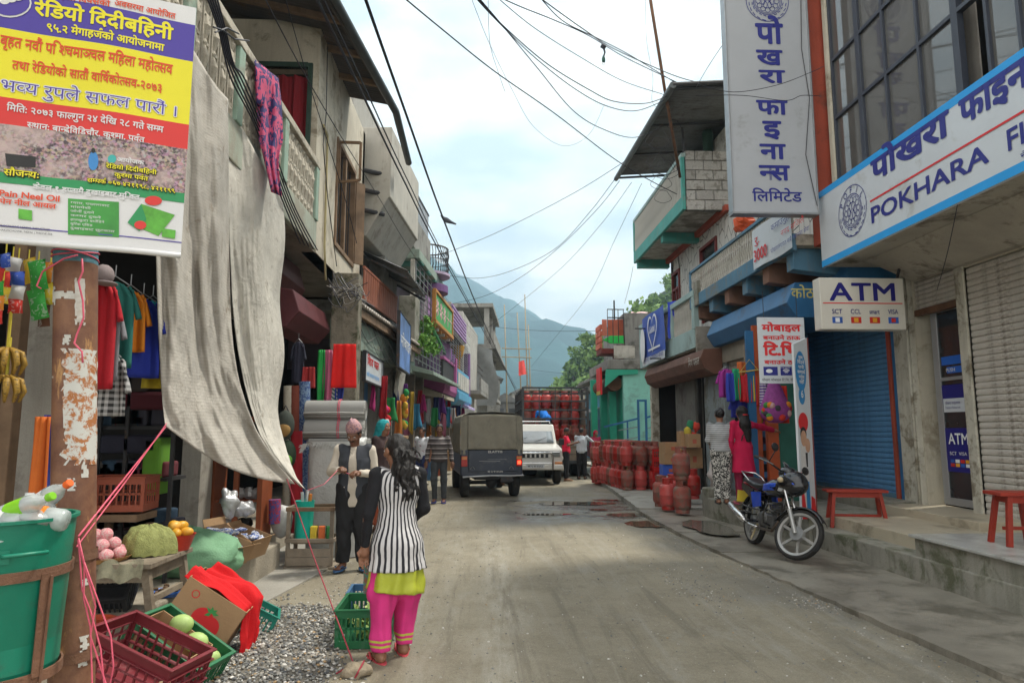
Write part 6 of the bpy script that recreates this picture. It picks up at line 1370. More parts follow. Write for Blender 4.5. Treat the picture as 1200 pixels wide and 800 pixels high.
band('sheet',0,1,M_BWH,0)
band('purple_band',.075,.228,M_BPU,.003);band('yellow_band',.228,.488,M_BYE,.003);band('red_band',.488,.588,M_BRE,.003)
band('crowd_picture',.588,.765,crowd_mat(),.003);band('green_band',.765,.803,M_BGR,.003)
band('blue_rule',.957,.961,M_BPU,.003)
inks=[M_BYE,M_BRT,M_BPU,M_BWH,mat('banner_black',(.02,.02,.02),.4)]
def BL(L,name='lettering'):
 out=MB()
 for li,(s,pl,pb,pr,h,mi,bold)in enumerate(L):
  u0,z0=bp(pl,pb);u1=bp(pr,pb+(pr-pl)*.1)[0];hz_=bp(pl,pb-h)[1]-z0
  tm=text_mesh(s);xs=[p[0]for p in tm.v];x0,x1=min(xs),max(xs);kx=(u1-u0)/(x1-x0);k=hz_/.70
  base=list(tm.v),list(tm.f)
  allv,allf,lv=[],[],[]
  shifts=[(0,0)]+([(bold,0),(-bold,0),(0,bold),(0,-bold),(bold*.7,bold*.7),(-bold*.7,-bold*.7),(bold*.7,-bold*.7),(-bold*.7,bold*.7)]if bold else[])
  for si,(dx,dy)in enumerate(shifts):
   out.mi=mi;out.add([onb(u0+(p[0]-x0+dx)*kx,z0+(p[1]+dy)*k,.0056+.0003*li+.00001*si)for p in base[0]],base[1])
 O(name,out,inks,bn,kind='stuff')
BL([('अवसरमा आयोजित',135,9,206,7,1,.02),('महिला दिवसको',60,-3,130,7,1,.02),('रेडियो दिदीबहिनी',40,17,203,16,0,.03),('९५.२ मेगाहर्जको आयोजनामा',55,36,193,9,0,.03),('बृहत नवौं पश्चिमाञ्चल महिला महोत्सव',0,53,203,13,1,.02),('तथा रेडियोको सातौं वार्षिकोत्सव-२०७३',14,81,190,11,1,.02),('भव्य रुपले सफल पारौं ।',1,106,207,14,3,.05),('भव्य रुपले सफल पारौं ।',1,106,207,14,2,.0),('मिति: २०७३ फाल्गुन २४ देखि २८ गते सम्म',8,130,192,8,3,.02),('स्थान: बान्द्रेविडिचौर. कुश्मा. पर्वत',32,150,170,7,3,.02),('सौजन्यः',5,206,46,8,4,.09),('आयोजक',138,191,169,5,3,.03),('रेडियो दिदीबहिनी',125,199,184,5,4,.1),('कुश्मा पर्वत',135,209,174,5,4,.1),('सम्पर्क ०६७ ४२११९८, ४२११९९',103,215,205,5,4,.1),('केवल १ हप्तामै दुखाइबाट मुक्ति',39,222,164,6,3,.03),('Pain Neel Oil',0,230,70,7,1,.03),('पेन नील आयल',0,239,66,6,1,.03),('PROGRESSIVE HERBAL INDUSTRIES',0,266,59,2.6,4,0),('HAKIMCHOWK, NEPAL | PHONE 056',0,271,62,2.2,4,0)])
inks_y=inks;out=MB()
for s,pl,pb,pr,h in(('सौजन्यः',5,206,46,8),('रेडियो दिदीबहिनी',125,199,184,5),('कुश्मा पर्वत',135,209,174,5),('सम्पर्क ०६७ ४२११९८, ४२११९९',103,215,205,5)):
 u0,z0=bp(pl,pb);u1=bp(pr,pb+(pr-pl)*.1)[0];hz_=bp(pl,pb-h)[1]-z0;tm=text_mesh(s);xs=[p[0]for p in tm.v];kx=(u1-u0)/(max(xs)-min(xs));k=hz_/.7
 for si,(dx,dy)in enumerate(((0,0),(.02,0),(-.02,0),(0,.02))):out.add([onb(u0+(p[0]-min(xs)+dx)*kx,z0+(p[1]+dy)*k,.0128+.0001*si)for p in tm.v],tm.f)
O('lettering',out,M_BYE,bn,kind='stuff')
def bpoly(name,pts,m,lift=.006):
 mb=MB();P=[bp(*p)for p in pts];mb.add([onb(u,z,lift)for u,z in P],[tuple(range(len(P)))]);return O(name,mb,m,bn)
def bell(name,px,py,rx,ry,m,lift):return bpoly(name,[(px+rx*math.cos(a),py+ry*math.sin(a))for a in np.linspace(0,6.0,20)],m,lift)
bell('round_emblem',12,4,25,17,M_BWH,.006);bell('emblem_disc',12,4,23,15,M_BPU,.008)
for k in range(3):bell('emblem_figure',6+k*8,2-k*2,6,4,M_BWH,.010+.001*k)
M_LEAFG=mat('print_leaf_green',(.10,.38,.04),.35,.5,9,0)
bpoly('green_text_box',[(80,233),(140,238),(140,279),(80,275)],mat('print_mid_green',(.05,.30,.05),.35,.35,5,0),.0036)
BL([(w,83,239+5*k,83+l,2.6,3,.0)for k,(w,l)in enumerate((('ग्यास, पखालाबाट',46),('मांसपेशी',24),('जोर्नी दुख्ने',28),('कम्मर दुख्ने',36),('हातखुट्टा बाउँडिने',40),('युरिक एसिड',26),('दुखाइबाट छुटकारा',52)))])
bpoly('product_box',[(166,240),(205,252),(186,277),(150,262)],M_LEAFG,.005);bpoly('product_box_side',[(150,262),(166,240),(172,258),(164,272)],M_BGR,.0062)
bpoly('product_box',[(22,245),(38,247),(38,259),(22,257)],M_LEAFG,.005);bpoly('product_box',[(190,268),(206,270),(205,280),(190,278)],M_LEAFG,.0075)
bell('red_seal',180,236,10,5.5,M_BRE,.006);bell('product_fruit',165,265,7,5,M_BRE,.009)
bell('printed_figure',110,190,6,11,mat('print_sky_shirt',(.05,.25,.6),.4),.005);bell('printed_figure',132,188,5,5,mat('print_teal_shirt',(.05,.4,.38),.4),.005)
bell('printed_figure',110,178,2.5,3,inks[4],.0055);bpoly('printed_van',[(6,180),(42,184),(42,197),(8,195)],inks[4],.005)
mb=MB();mb.tube([onb(uL+(uR-uL)*t,zB_-.012,.0)for t in np.linspace(0,1,20)],.014,8);O('hem_pipe',mb,M_BWH,bn,smooth=True)
# RUSTY STREET POLE with bin
pb_,pt__=AY(83,880,3.32),AY(89.5,290,3.32);pdir=(pt__-pb_).normalized()
base=pb_+pdir*((0-pb_.z)/pdir.z);top=base+pdir*5.6;PR=.092
po=T('street_pole','rusty brown steel pole with a flaking white painted patch and blue band','pole',tuple(base))
def pole_mat():
 m,t,b=nodemat('flaked_rusty_paint');v=coords(t)
 n1_=noi(t,v,7,8,.7);n2_=noi(t,coords(t,(6,6,1.5)),2,6,.7)
 c=mixc(t,ramp(t,n1_,.38,.62),(.12,.048,.028),(.21,.10,.052));c=mixc(t,ramp(t,n2_,.58,.66),c,(.42,.23,.09));c=mixc(t,ramp(t,noi(t,v,3.2,8,.75),.655,.67),c,(.5,.48,.42))
 t.links.new(c,b.inputs['Base Color']);b.inputs['Roughness'].default_value=.65
 bn_=t.nodes.new('ShaderNodeBump');bn_.inputs['Strength'].default_value=.5;bn_.inputs['Distance'].default_value=.005;t.links.new(noi(t,v,30,6,.7),bn_.inputs['Height']);t.links.new(bn_.outputs[0],b.inputs['Normal']);return m
def patch_mat():
 m,t,b=nodemat('flaking_white_paint');v=coords(t);n=noi(t,v,22,8,.75,.5)
 c=mixc(t,ramp(t,n,.50,.56),(.50,.50,.47),(.35,.13,.04));c=mixc(t,ramp(t,noi(t,v,8,5),.4,.7),c,(.36,.36,.34),'MULTIPLY')if False else c
 t.links.new(c,b.inputs['Base Color']);b.inputs['Roughness'].default_value=.8
 return m
M_POLE=pole_mat();M_PATCH=patch_mat()
O('shaft',MB().tube([base-pdir*.0,top],PR,28),M_POLE,po,smooth=2)
O('blue_band',MB().tube([AY(89,311,3.32),AY(89.5,240,3.32)],PR+.0015,28,cap=False),mat('weathered_sky_paint',(.11,.27,.34),.7,.2,5,.3,dirt=(.06,.10,.12),dirt_amt=.4),po,smooth=True)
def pole_patch(name,x0,x1,y0,y1,m,rag=.25,seed=0,lift=.002,n=16,nz=22):
 """ragged painted patch wrapped on the shaft; pixel extents give its place"""
 zc=lambda py:AY(88,py,3.32-PR).z
 cx_=lambda z:base+pdir*(z/pdir.z)
 def ang(px,py):
  d=Vector(ray(px,py));c=cx_(zc(py));t=c.y/d.y;off=max(-.98,min(.98,(d.x*t-c.x)/PR*.985));return math.asin(off)
 V=[];Fs=[];rows=[]
 for j in range(nz+1):
  py=y1+(y0-y1)*j/nz;z=zc(py);e=rag*(mnoise.noise(Vector((j*.7,seed,0))),mnoise.noise(Vector((j*.7,seed+9,0))))[0]*18;e2=rag*mnoise.noise(Vector((j*.7,seed+9,0)))*18
  a0,a1=ang(x0+e,py),ang(x1+e2,py);c=cx_(z)
  vd=Vector((-c.x,-c.y,0)).normalized();sd=Vector((-vd.y,vd.x,0))
  if sd.x<0:sd=-sd
  for i in range(n+1):
   a=a0+(a1-a0)*i/n;V.append(c+vd*math.cos(a)*(PR+lift)+sd*math.sin(a)*(PR+lift))
 for j in range(nz):
  for i in range(n):
   if(j in(0,nz-1)or i in(0,n-1))and RND.random()<.28:continue
   Fs.append((j*(n+1)+i,j*(n+1)+i+1,(j+1)*(n+1)+i+1,(j+1)*(n+1)+i))
 return O(name,MB().add(V,Fs),m,po,smooth=True)
pole_patch('white_patch',76,112,408,545,M_PATCH,.5,1)
M_WP=mat('thick_white_paint',(.55,.54,.50),.7,.12,9,.3,dirt=(.30,.2,.12),dirt_amt=.3)
pole_patch('painted_mark',66,96,341,350,M_WP,.06,3,.0026,12,4);pole_patch('painted_mark',88,98,325,380,M_WP,.08,4,.0032,5,16);pole_patch('painted_mark',65,69,335,357,M_WP,.05,5,.0032,3,6)
for k,(a,b,c,d)in enumerate(((92,101,748,768),(90,99,775,784),(93,101,680,690),(76,84,392,404),(94,101,545,560),(80,88,560,575))):pole_patch('paint_flake',a,b,c,d,M_WP,.12,k+6,.0028,4,6)
M_BAND=mat('rusty_strap',(.15,.075,.045),.75,.25,6,.5,60)
for py in(655,662):pass
for py in(652,768):O('strap',MB().tube([AY(86,py+4,3.32),AY(86,py-8,3.32)],PR+.006,24,cap=False),M_BAND,po,smooth=True)
M_ROPE=mat('pink_plastic_twine',(.62,.10,.16),.45,.2,12,.3)
def wind(py,tilt,n=24,r=PR+.006):
 c=AY(88.5,py,3.32);return[c+Vector((r*math.cos(a),r*math.sin(a),tilt*math.sin(a+.6)))for a in np.linspace(0,2*math.pi,n)]
rp=T('twine','pink plastic twine wound round the rusty pole under the banner with a dangling end','rope',tuple(AY(88.5,300,3.2)))
O('coil',MB().tube(wind(299,.02),.004,6).tube(wind(301,-.015),.004,6),M_ROPE,rp,smooth=True)
zz=[(96,303),(97,318),(92,330),(97,352),(98,372),(90,392),(87,402),(96,412),(97,425)]
O('loose_end',MB().tube([AY(x,y,3.19)for x,y in zz],.0042,6),M_ROPE,rp,smooth=True)
O('loose_end',MB().tube([AY(x,y,3.19)for x,y in((91,299),(75,303),(50,318),(43,335),(48,338))],.004,6),M_ROPE,rp,smooth=True)
# LITTER BIN
bc=AY(2,612,2.92);zt0=AY(40,610,2.75).z;R1_=.258;hb_b=.60
bi=T('litter_bin','green litter bin hung in rusty iron straps on the pole, full of plastic bottles','bin',(bc.x,bc.y,zt0-hb_b))
M_BIN=mat('scuffed_green_bin',(.004,.17,.105),.42,.12,2.5,.1,dirt=(.03,.12,.08),dirt_amt=.35,dscale=3,spec=.5)
O('drum',MB().lathe([(.01,0),(.222,0),(.232,.02),(R1_,hb_b-.015),(R1_+.012,hb_b-.012),(R1_+.012,hb_b),(R1_-.006,hb_b),(R1_-.012,hb_b-.02),(.235,.03),(.01,.03)],(0,0,0),48),M_BIN,bi,local=True,smooth=2)
for z in(.37,-.02):O('hoop',MB().lathe([(.242+z*.03,z),(.250+z*.03,z),(.250+z*.03,z+.04),(.242+z*.03,z+.04)],(0,0,0),48,cap=False),M_BAND,bi,local=True,smooth=2)
def at_bin(ang,z,r):return(r*math.cos(ang),r*math.sin(ang),z)
for a in(-.35,-2.2,1.8):O('strap',MB().bar(at_bin(a,.005,.252),at_bin(a,.39,.262),.035,.006,up=(math.cos(a),math.sin(a),0)),M_BAND,bi,local=True)
O('strap_rod',MB().tube([at_bin(-.28,-.02,.255),at_bin(-.28,.38,.272)],.006,6),M_BAND,bi,local=True)
hdl=MB();
hdl.tube([at_bin(-.95,.475,.258),at_bin(-.92,.478,.29),at_bin(-.45,.478,.302),at_bin(-.40,.475,.266)],.008,8);O('handle',hdl,M_BIN,bi,local=True,smooth=True)
O('handle_plate',MB().obox(at_bin(-.95,.47,.259),(.006,.05,.05),rz=-.95),M_BIN,bi,local=True)
M_PET=mat('clear_plastic',(.55,.6,.6),.12,.15,12,.4,30,spec=.9,alpha=.62);M_LABO=mat('orange_label',(.75,.22,.02),.45,.1,9)
def bottle(px,py,Y,rot,lab_m,cap_m,label,s=1.):
 p=AY(px,py,Y);r=T('plastic_bottle',label,'bottle',tuple(p),rot=rot,group='bottles in the green bin')
 O('bottle_body',MB().lathe([(.005,0),(.028,0),(.033,.01),(.033,.06),(.030,.07),(.033,.08),(.033,.13),(.028,.16),(.012,.19),(.012,.205)],n=14).xf(Matrix.Scale(s,4)),M_PET,r,local=True,smooth=True)
 O('label_sleeve',MB().lathe([(.0336,.055),(.0338,.125)],n=14,cap=False).xf(Matrix.Scale(s,4)),lab_m,r,local=True,smooth=True)
 O('cap',MB().lathe([(.013,.205),(.014,.207),(.014,.225),(.012,.228)],n=12).xf(Matrix.Scale(s,4)),cap_m,r,local=True)
bottle(78,610,2.88,(0,rad(-80),rad(8)),M_LABO,mat('orange_cap',(.7,.12,.02),.4),'clear bottle with an orange label lying at the right rim of the green bin',1.35)
bottle(28,612,2.8,(0,rad(-84),rad(-14)),M_BWH,mat('red_cap',(.6,.03,.02),.4),'clear crumpled bottle lying at the front of the green bin',1.3)
bottle(-2,606,2.85,(rad(15),rad(70),0),mat('lime_label',(.25,.6,.03),.4),mat('lime_cap',(.2,.5,.03),.4),'clear bottle with a lime green label at the left of the green bin',1.2)
bottle(30,600,3.0,(rad(60),rad(20),1.0),M_BWH,mat('orange_cap',(.7,.12,.02),.4),'clear bottle with an orange cap poking up at the back of the green bin',1.2)
tag(O('plastic_bag',MB().ell(AY(45,601,2.95),(.06,.05,.07),14,10,jit=.7,seed=3).ell(AY(36,606,2.86),(.1,.09,.035),14,10,jit=.7,seed=5),M_PET,smooth=True),'crumpled clear plastic bag on top of the bottles in the green bin','bag')
tag(O('paper_cup',MB().lathe([(.025,0),(.035,.09),(.033,.09),(.024,.005)],n=14).xf(Matrix.Translation(AY(18,607,2.95))@Matrix.Rotation(.7,4,'Y')),M_BWH,smooth=2),'white paper cup tilted at the back of the green bin','cup')
tag(O('rubbish',MB().ell((bc.x,bc.y,zt0-.07),(.238,.238,.07),24,8,jit=.25),M_PET,smooth=True),'heap of clear wrappers filling the green bin','rubbish',kind='stuff')
# TARPAULINS hanging from the balcony
def rowsurf(rows,nu,nv,fold):
 vv=[r[0]for r in rows]
 def at(v,side):
  for a,b in zip(rows[:-1],rows[1:]):
   if v<=b[0]or b is rows[-1]:
    t=(v-a[0])/(b[0]-a[0]);t=max(0,min(1,t));p,q=a[side],b[side];return[p[i]+(q[i]-p[i])*t for i in range(3)]
 def sm(v,side,h=.06):
  A=[at(max(0,min(1,v+k*h)),side)for k in(-1,0,1)];
  if v<h or v>1-h:return A[1]
  return[sum(a[i]for a in A)/3 for i in range(3)]
 def fn(u,v):
  p,q=sm(v,1),sm(v,2);px=p[0]+(q[0]-p[0])*u;py=p[1]+(q[1]-p[1])*u;Y=p[2]+(q[2]-p[2])*u
  dx,dy,dY=fold(u,v);return AY(px+dx,py+dy,Y+dY)
 return MB().grid(fn,nu,nv)
def weave_mat(name,base,s,amt):
 m,t,b=nodemat(name);v=coords(t);sx=t.nodes.new('ShaderNodeSeparateXYZ');t.links.new(v,sx.inputs[0])
 ph=mth(t,'ADD',mth(t,'MULTIPLY',sx.outputs[2],s),mth(t,'MULTIPLY',noi(t,v,1.5,3),6))
 ln=ramp(t,mth(t,'SINE',ph),.3,.8);n=noi(t,v,2.3,7,.7)
 c=mixc(t,ramp(t,n,.35,.68),tuple(q*.68 for q in base),base);c=mixc(t,mth(t,'MULTIPLY',ln,amt),c,tuple(q*.5 for q in base));c=mixc(t,ramp(t,noi(t,v,5,8,.8,.6),.56,.70),c,(.24,.20,.15))
 t.links.new(c,b.inputs['Base Color']);b.inputs['Roughness'].default_value=.8
 bn_=t.nodes.new('ShaderNodeBump');bn_.inputs['Strength'].default_value=1.0;bn_.inputs['Distance'].default_value=.018
 t.links.new(mth(t,'ADD',noi(t,v,8,8,.72,1.2),mth(t,'MULTIPLY',ln,.02)),bn_.inputs['Height']);t.links.new(bn_.outputs[0],b.inputs['Normal']);return m
TX=lambda px,py:(px,py,AX(px,py,-2.36).y)
rowsA=[(0,TX(176,-6),TX(267,116)),(.15,TX(180,90),TX(268,180)),(.40,TX(182,250),TX(268,300)),(.62,(185,370,5.0),(272,410,6.5)),(.78,(188,440,5.1),(288,478,6.85)),(.90,(191,478,5.15),(312,528,7.15)),(1,(194,499,5.2),(346,567,7.5))]
def foldA(u,v):
 a=mnoise.noise(Vector((u*5,v*2,0)))*.24+.045*math.sin(u*10+v*4+1.5*math.sin(v*4))*(1-.6*v)+.05*mnoise.noise(Vector((u*8+v*5,v*7-u*4,11)))+.03*abs(mnoise.noise(Vector((u*7+v*2,v*8-u*3,7))))*2+mnoise.noise(Vector((u*9,v*4+u*3,2)))*.05+.02*mnoise.noise(Vector((u*22,v*18,5)))
 top_=max(0,1-v/.12);a+=.05*math.sin(u*22)*top_
 return 0,(16*math.sin(math.pi*u)*v**4)+6*math.sin(math.pi*u*3)*(1-v)**3*.5+0*u,-.04+a*min(1,.35+v*2)
tA=tag(O('tarpaulin',rowsurf(rowsA,60,90,foldA),weave_mat('striped_fibre_sheet',(.54,.505,.45),230,.24),smooth=True,solid=.004),'big dirty grey fine-striped tarpaulin hanging from the balcony towards the street','tarpaulin')
rowsB=[(0,TX(262,110),TX(331,236)),(.22,TX(266,230),TX(331,330)),(.5,(274,385,6.7),(330,430,8.1)),(.72,(290,470,7.1),(328,500,8.1)),(.88,(314,533,7.2),(336,545,7.8)),(1,(352,570,7.5),(361,574,7.6))]
def foldB(u,v):
 w=(1-v)**.5;return 3*math.sin(v*17)*(u**4),0,.12*(1-u)+.15*w*math.sin(u*6.5+.6+1.5*v)+.05*w*mnoise.noise(Vector((u*6,v*5,3)))+.02*mnoise.noise(Vector((u*20,v*16,1)))
tB=tag(O('tarpaulin',rowsurf(rowsB,50,90,foldB),weave_mat('cream_plastic_sheet',(.68,.65,.58),60,.04),smooth=True,solid=.004),'cream plastic tarpaulin hanging in deep folds behind the grey striped one','tarpaulin')
cA_=AY(195,499,5.2)
tw=T('twine','pink twine stretched from the grey tarpaulin corner down to the green bin','rope',tuple(AY(92,628,3.0)))
O('strand',MB().tube([cA_,AY(150,555,4.2),AY(92,628,3.02)],.005,6).tube([cA_+Vector((0,0,.02)),AY(148,563,4.1),AY(90,640,3.02)],.004,6),M_ROPE,tw,smooth=True)
for k,zs2 in enumerate((((92,630),(99,660),(98,700),(106,735),(108,800),(118,860)),((91,632),(101,670),(112,710),(106,745),(124,800),(128,840)),((92,632),(96,690),(106,715),(118,760),(122,800),(118,830)),((92,640),(110,690),(130,745),(133,780),(126,820)))):
 O('loose_end',MB().tube([AY(x,y,3.0)for x,y in zs2],.0035,5),M_ROPE,tw,smooth=True)
sk=AY(336,560,7.4);rk=G(417,784,.05)
st=T('twine','dark red cord running from the tarpaulin tip down to the stone on the road','rope',(rk.x,rk.y,.05))
O('strand',MB().tube([sk,sk.lerp(rk,.5)+Vector((0,0,-.03)),rk],.0055,6),mat('dark_red_cord',(.30,.03,.05),.5),st,smooth=True)
O('loose_end',MB().tube([rk+Vector((.02,0,.03)),rk+Vector((-.06,.05,.0)),rk+Vector((-.13,.02,-.03))],.006,6),mat('dark_red_cord',(0,0,0)),st,smooth=True)
O('winding',MB().tube([rk+Vector((.075*math.cos(a)*.4+.02,.07*math.sin(a),.055*math.cos(a)-.005))for a in np.linspace(0,12,40)],.006,6),mat('dark_red_cord',(0,0,0)),st,smooth=True)
tag(O('stone',MB().ell((rk.x+.01,rk.y,.04),(.095,.07,.055),14,10,jit=.5,seed=2),mat('tan_stone',(.30,.25,.18),.9,.25,14,.8,40),smooth=True),'tan stone on the road holding down the red cord','stone')
def print_mat(name,a,b_,s,thr=.5):
 m,t,b=nodemat(name);v=coords(t);n=noi(t,v,s,2,.5,1.6);t.links.new(mixc(t,ramp(t,n,thr-.02,thr+.02),a,b_),b.inputs['Base Color']);b.inputs['Roughness'].default_value=.85;MATS[name]=m;return m
M_SCARF=print_mat('pink_navy_print',(.50,.07,.16),(.035,.03,.13),9)
def drape(rows,nu=14,nv=30,amp=.05,fr=9):return rowsurf(rows,nu,nv,lambda u,v:(0,0,amp*math.sin(u*fr+v*2)*.5+.02*mnoise.noise(Vector((u*6,v*9,1)))))
ys_=AX(305,80,-2.36).y
sf=T('scarf','pink and navy flowered shawl hung over the balcony rail beside the curtained window','scarf',(-2.42,ys_,4))
O('front_fall',drape([(0,(299,70,ys_),(326,92,ys_+.5)),(.2,(299,100,ys_),(330,120,ys_+.5)),(.75,(303,165,ys_),(332,168,ys_+.5)),(.85,(306,172,ys_),(324,182,ys_+.4)),(1,(318,225,ys_+.1),(330,230,ys_+.3))],amp=.12,fr=14),M_SCARF,sf,smooth=True,solid=.006)
O('fold_over',drape([(0,(298,72,ys_-.08),(324,90,ys_+.4)),(.5,(300,82,ys_-.1),(326,100,ys_+.4)),(1,(301,120,ys_-.05),(318,135,ys_+.35))],10,10,.06,9),M_SCARF,sf,smooth=True,solid=.006)
# CRATES, BOXES, PRODUCE
def mrot(loc,rz=0,rx=0,ry=0):return Matrix.Translation(loc)@Matrix.Rotation(rz,4,'Z')@Matrix.Rotation(ry,4,'Y')@Matrix.Rotation(rx,4,'X')
def TM(name,label,cat,M,group=None):
 o=T(name,label,cat,tuple(M.to_translation()),rot=tuple(M.to_euler()),group=group);return o
def crate(name,label,M,w,d,h,m,nb=9,group=None,nest=0,cat='crate',rows=2):
 r=TM(name,label,cat,M,group)
 O('bottom',MB().box(-w/2+.01,w/2-.01,-d/2+.01,d/2-.01,0,.012),m,r,local=True)
 t=.008
 for s in(-1,1):
  for ax in(0,1):
   L,P=(w,s*(d/2-t/2))if ax==0 else(d,s*(w/2-t/2));mb=MB()
   def bx(a0,a1,z0,z1,o_=0):
    if ax==0:mb.box(a0,a1,P-t/2-o_,P+t/2+o_,z0,z1)
    else:mb.box(P-t/2-o_,P+t/2+o_,a0,a1,z0,z1)
   bx(-L/2+(.0 if ax==0 else t),L/2-(.0 if ax==0 else t),.0,h*.2);bx(-L/2+(.0 if ax==0 else t),L/2-(.0 if ax==0 else t),h*.80,h*.98)
   if rows==2:bx(-L/2+t,L/2-t,h*.49,h*.55)
   n=int(nb*L/w);
   for k in range(n+1):a=-L/2+.012+(L-.024)*k/n;wd_=.006 if 0<k<n else.014;bx(a-wd_,a+wd_,h*.2,h*.8)
   O('side_panel',mb,m,r,local=True)
 rm=MB()
 for s in(-1,1):rm.box(-w/2-.012,w/2+.012,s*d/2-.012,s*d/2+.012,h*.98,h*1.03);rm.box(s*w/2-.012,s*w/2+.012,-d/2+.012,d/2-.012,h*.981,h*1.029)
 for k in range(nest):
  for s in(-1,1):rm.box(-w/2-.014,w/2+.014,s*d/2-.014,s*d/2+.014,h*(.78-.22*k),h*(.81-.22*k));rm.box(s*w/2-.014,s*w/2+.014,-d/2+.014,d/2-.014,h*(.781-.22*k),h*(.809-.22*k))
 O('rim',rm,m,r,local=True,bev=.004)
 return r
M_CMAR=mat('maroon_plastic',(.16,.018,.025),.45,.12,4,.1,dirt=(.24,.10,.10),dirt_amt=.35,dscale=4);M_CGRN=mat('dark_green_plastic',(.015,.13,.05),.45,.12,4,.1,dirt=(.07,.15,.09),dirt_amt=.35,dscale=4)
M_CBLU=mat('dull_blue_plastic',(.05,.13,.24),.45,.12,4,.1,dirt=(.14,.18,.22),dirt_amt=.35);M_CTEAL=mat('teal_plastic',(.01,.19,.14),.4,.12,4,.1)
M_CBRD=mat('brown_cardboard',(.36,.225,.12),.85,.1,3,.2,dirt=(.26,.16,.08),dirt_amt=.4,dscale=3)
M_CRED=mat('red_brown_plastic',(.30,.07,.035),.5,.12,4,.1);M_CBLK=mat('black_crate_plastic',(.03,.03,.032),.55)
Mm=mrot(AY(160,802,4.1),rz=rad(-14),ry=rad(19));crate('crate','stack of nested maroon plastic crates tipped off the ledge onto the gravel',Mm,.56,.36,.26,M_CMAR,9,'market crates',nest=3,rows=1)
for k in range(14):
 p=Mm@Vector((.20+RND.uniform(-.08,.05),RND.uniform(-.1,.08),.03+RND.uniform(0,.03)));tag(O('potato',MB().ell(p,(.024,.02,.018),10,7,jit=.3,seed=k),mat('potato_skin',(.33,.24,.14),.8,.2,20,.3),smooth=True,origin='c'),'small potato lying in the low corner of the maroon crate','potato','potatoes in the maroon crate')
Mg=mrot(AY(190,790,4.55),rz=rad(-12),ry=rad(30));crate('crate','dark green plastic crate tipped beside the maroon ones, holding a cardboard box and melons',Mg,.54,.36,.27,M_CGRN,12,'market crates',rows=1)
def open_box(name,label,M,w,d,h,m,t=.006,group=None,flaps=0):
 r=TM(name,label,'cardboard box',M,group)
 O('bottom',MB().box(-w/2,w/2,-d/2,d/2,0,t),m,r,local=True)
 for s in(-1,1):
  O('side',MB().box(-w/2,w/2,s*d/2-t/2,s*d/2+t/2,0,h),m,r,local=True);O('side',MB().box(s*w/2-t/2,s*w/2+t/2,-d/2+t/2,d/2-t/2,0,h),m,r,local=True)
  if flaps:O('flap',MB().bar((s*w/2,0,h),(s*(w/2+flaps*.6),0,h-flaps*.55),d,t,up=(0,1,0))if 0 else MB().quad((s*w/2,-d/2,h),(s*w/2,d/2,h),(s*(w/2+flaps*.5),d/2,h+flaps*.5),(s*(w/2+flaps*.5),-d/2,h+flaps*.5)),m,r,local=True,solid=.004)
 return r
open_box('cardboard_box','plain cardboard box sunk inside the tipped dark green crate',Mg@mrot((-.05,-.02,.02),rz=.05),.40,.27,.24,M_CBRD)
for k,(x,y,z)in enumerate(((-.1,.1,.26),(.05,.09,.23),(.18,.08,.2))):
 tag(O('melon',MB().ell(Mg@Vector((x,y,z)),(.075,.06,.06),16,10),mat('pale_green_melon',(.36,.50,.17),.5,.2,6,.1),smooth=True),('upper','middle','lower')[k]+' pale green melon in the tipped dark green crate','melon','melons in the green crate')
Mt=mrot(AY(231,738,5.15),rz=rad(4),ry=rad(33));tb_=open_box('cardboard_box','tipped cardboard box printed with a red tomato, half covered by red cloth',Mt,.46,.32,.33,M_CBRD)
def on_face(mb_pts,y):return[Mt@Vector((x,y,z))for x,z in mb_pts]
tm_=MB()
for cx,cz,rx,rz2 in((.0,.14,.075,.078),(.07,.12,.072,.072)):tm_.add(on_face([(cx+rx*math.cos(a),cz+rz2*math.sin(a))for a in np.linspace(0,6.0,22)],-.165-.001*(cx>.03)),[tuple(range(22))])
O('tomato_print',tm_,M_REDI,tb_)
lf=MB()
for k,a in enumerate((.3,1.1,1.9,2.7,4.0)):c,s=math.cos(a),math.sin(a);lf.add(on_face([(.035,.205),(.035+.02*c-.012*s,.205+.02*s+.012*c),(.035+.055*c,.205+.045*s),(.035+.02*c+.012*s,.205+.02*s-.012*c)],-.1675-.0003*k),[(0,1,2,3)])
O('leaf_print',lf,M_GRNP,tb_,kind='stuff')
rg_=MB()
for i in range(20):
 a,b=2*math.pi*i/20,2*math.pi*(i+1)/20;rg_.add(on_face([(-.13+r_*math.cos(t),.255+r_*math.sin(t))for r_,t in((.022,a),(.028,a),(.028,b),(.022,b))],-.1655),[(0,1,2,3)])
O('ring_print',rg_,M_REDI,tb_)
M_REDC=mat('bright_red_cloth',(.56,.006,.010),.85,.12,4,.4)
def redcloth(u,v):
 P=[(Vector((-.22,.0,.35))),(Vector((.02,.02,.36))),(Vector((.23,.02,.345))),(Vector((.33,.02,.18))),(Vector((.40,.0,-.02)))]
 f=u*4;i=min(3,int(f));f-=i;c=P[i].lerp(P[i+1],f);wv=.15+.03*math.sin(u*5)
 off=Vector((.10*(v-.5)*(1-u),(v-.45)*2*wv,.035*math.sin(v*9+u*4)+.03*math.sin(v*21+u*7)*u+(-.05 if v<.06 else 0)+.06*mnoise.noise(Vector((u*4,v*7,1)))))
 return Mt@(c+off)
tag(O('red_cloth',MB().grid(redcloth,44,40),M_REDC,smooth=True,solid=.005),'bright red cloth draped over the tomato box down to the gravel','cloth')
crate('crate','small teal crate half hidden under the red cloth',mrot(AY(288,735,5.75),rz=rad(15),ry=rad(30)),.34,.3,.2,M_CTEAL,7,'market crates',rows=1)
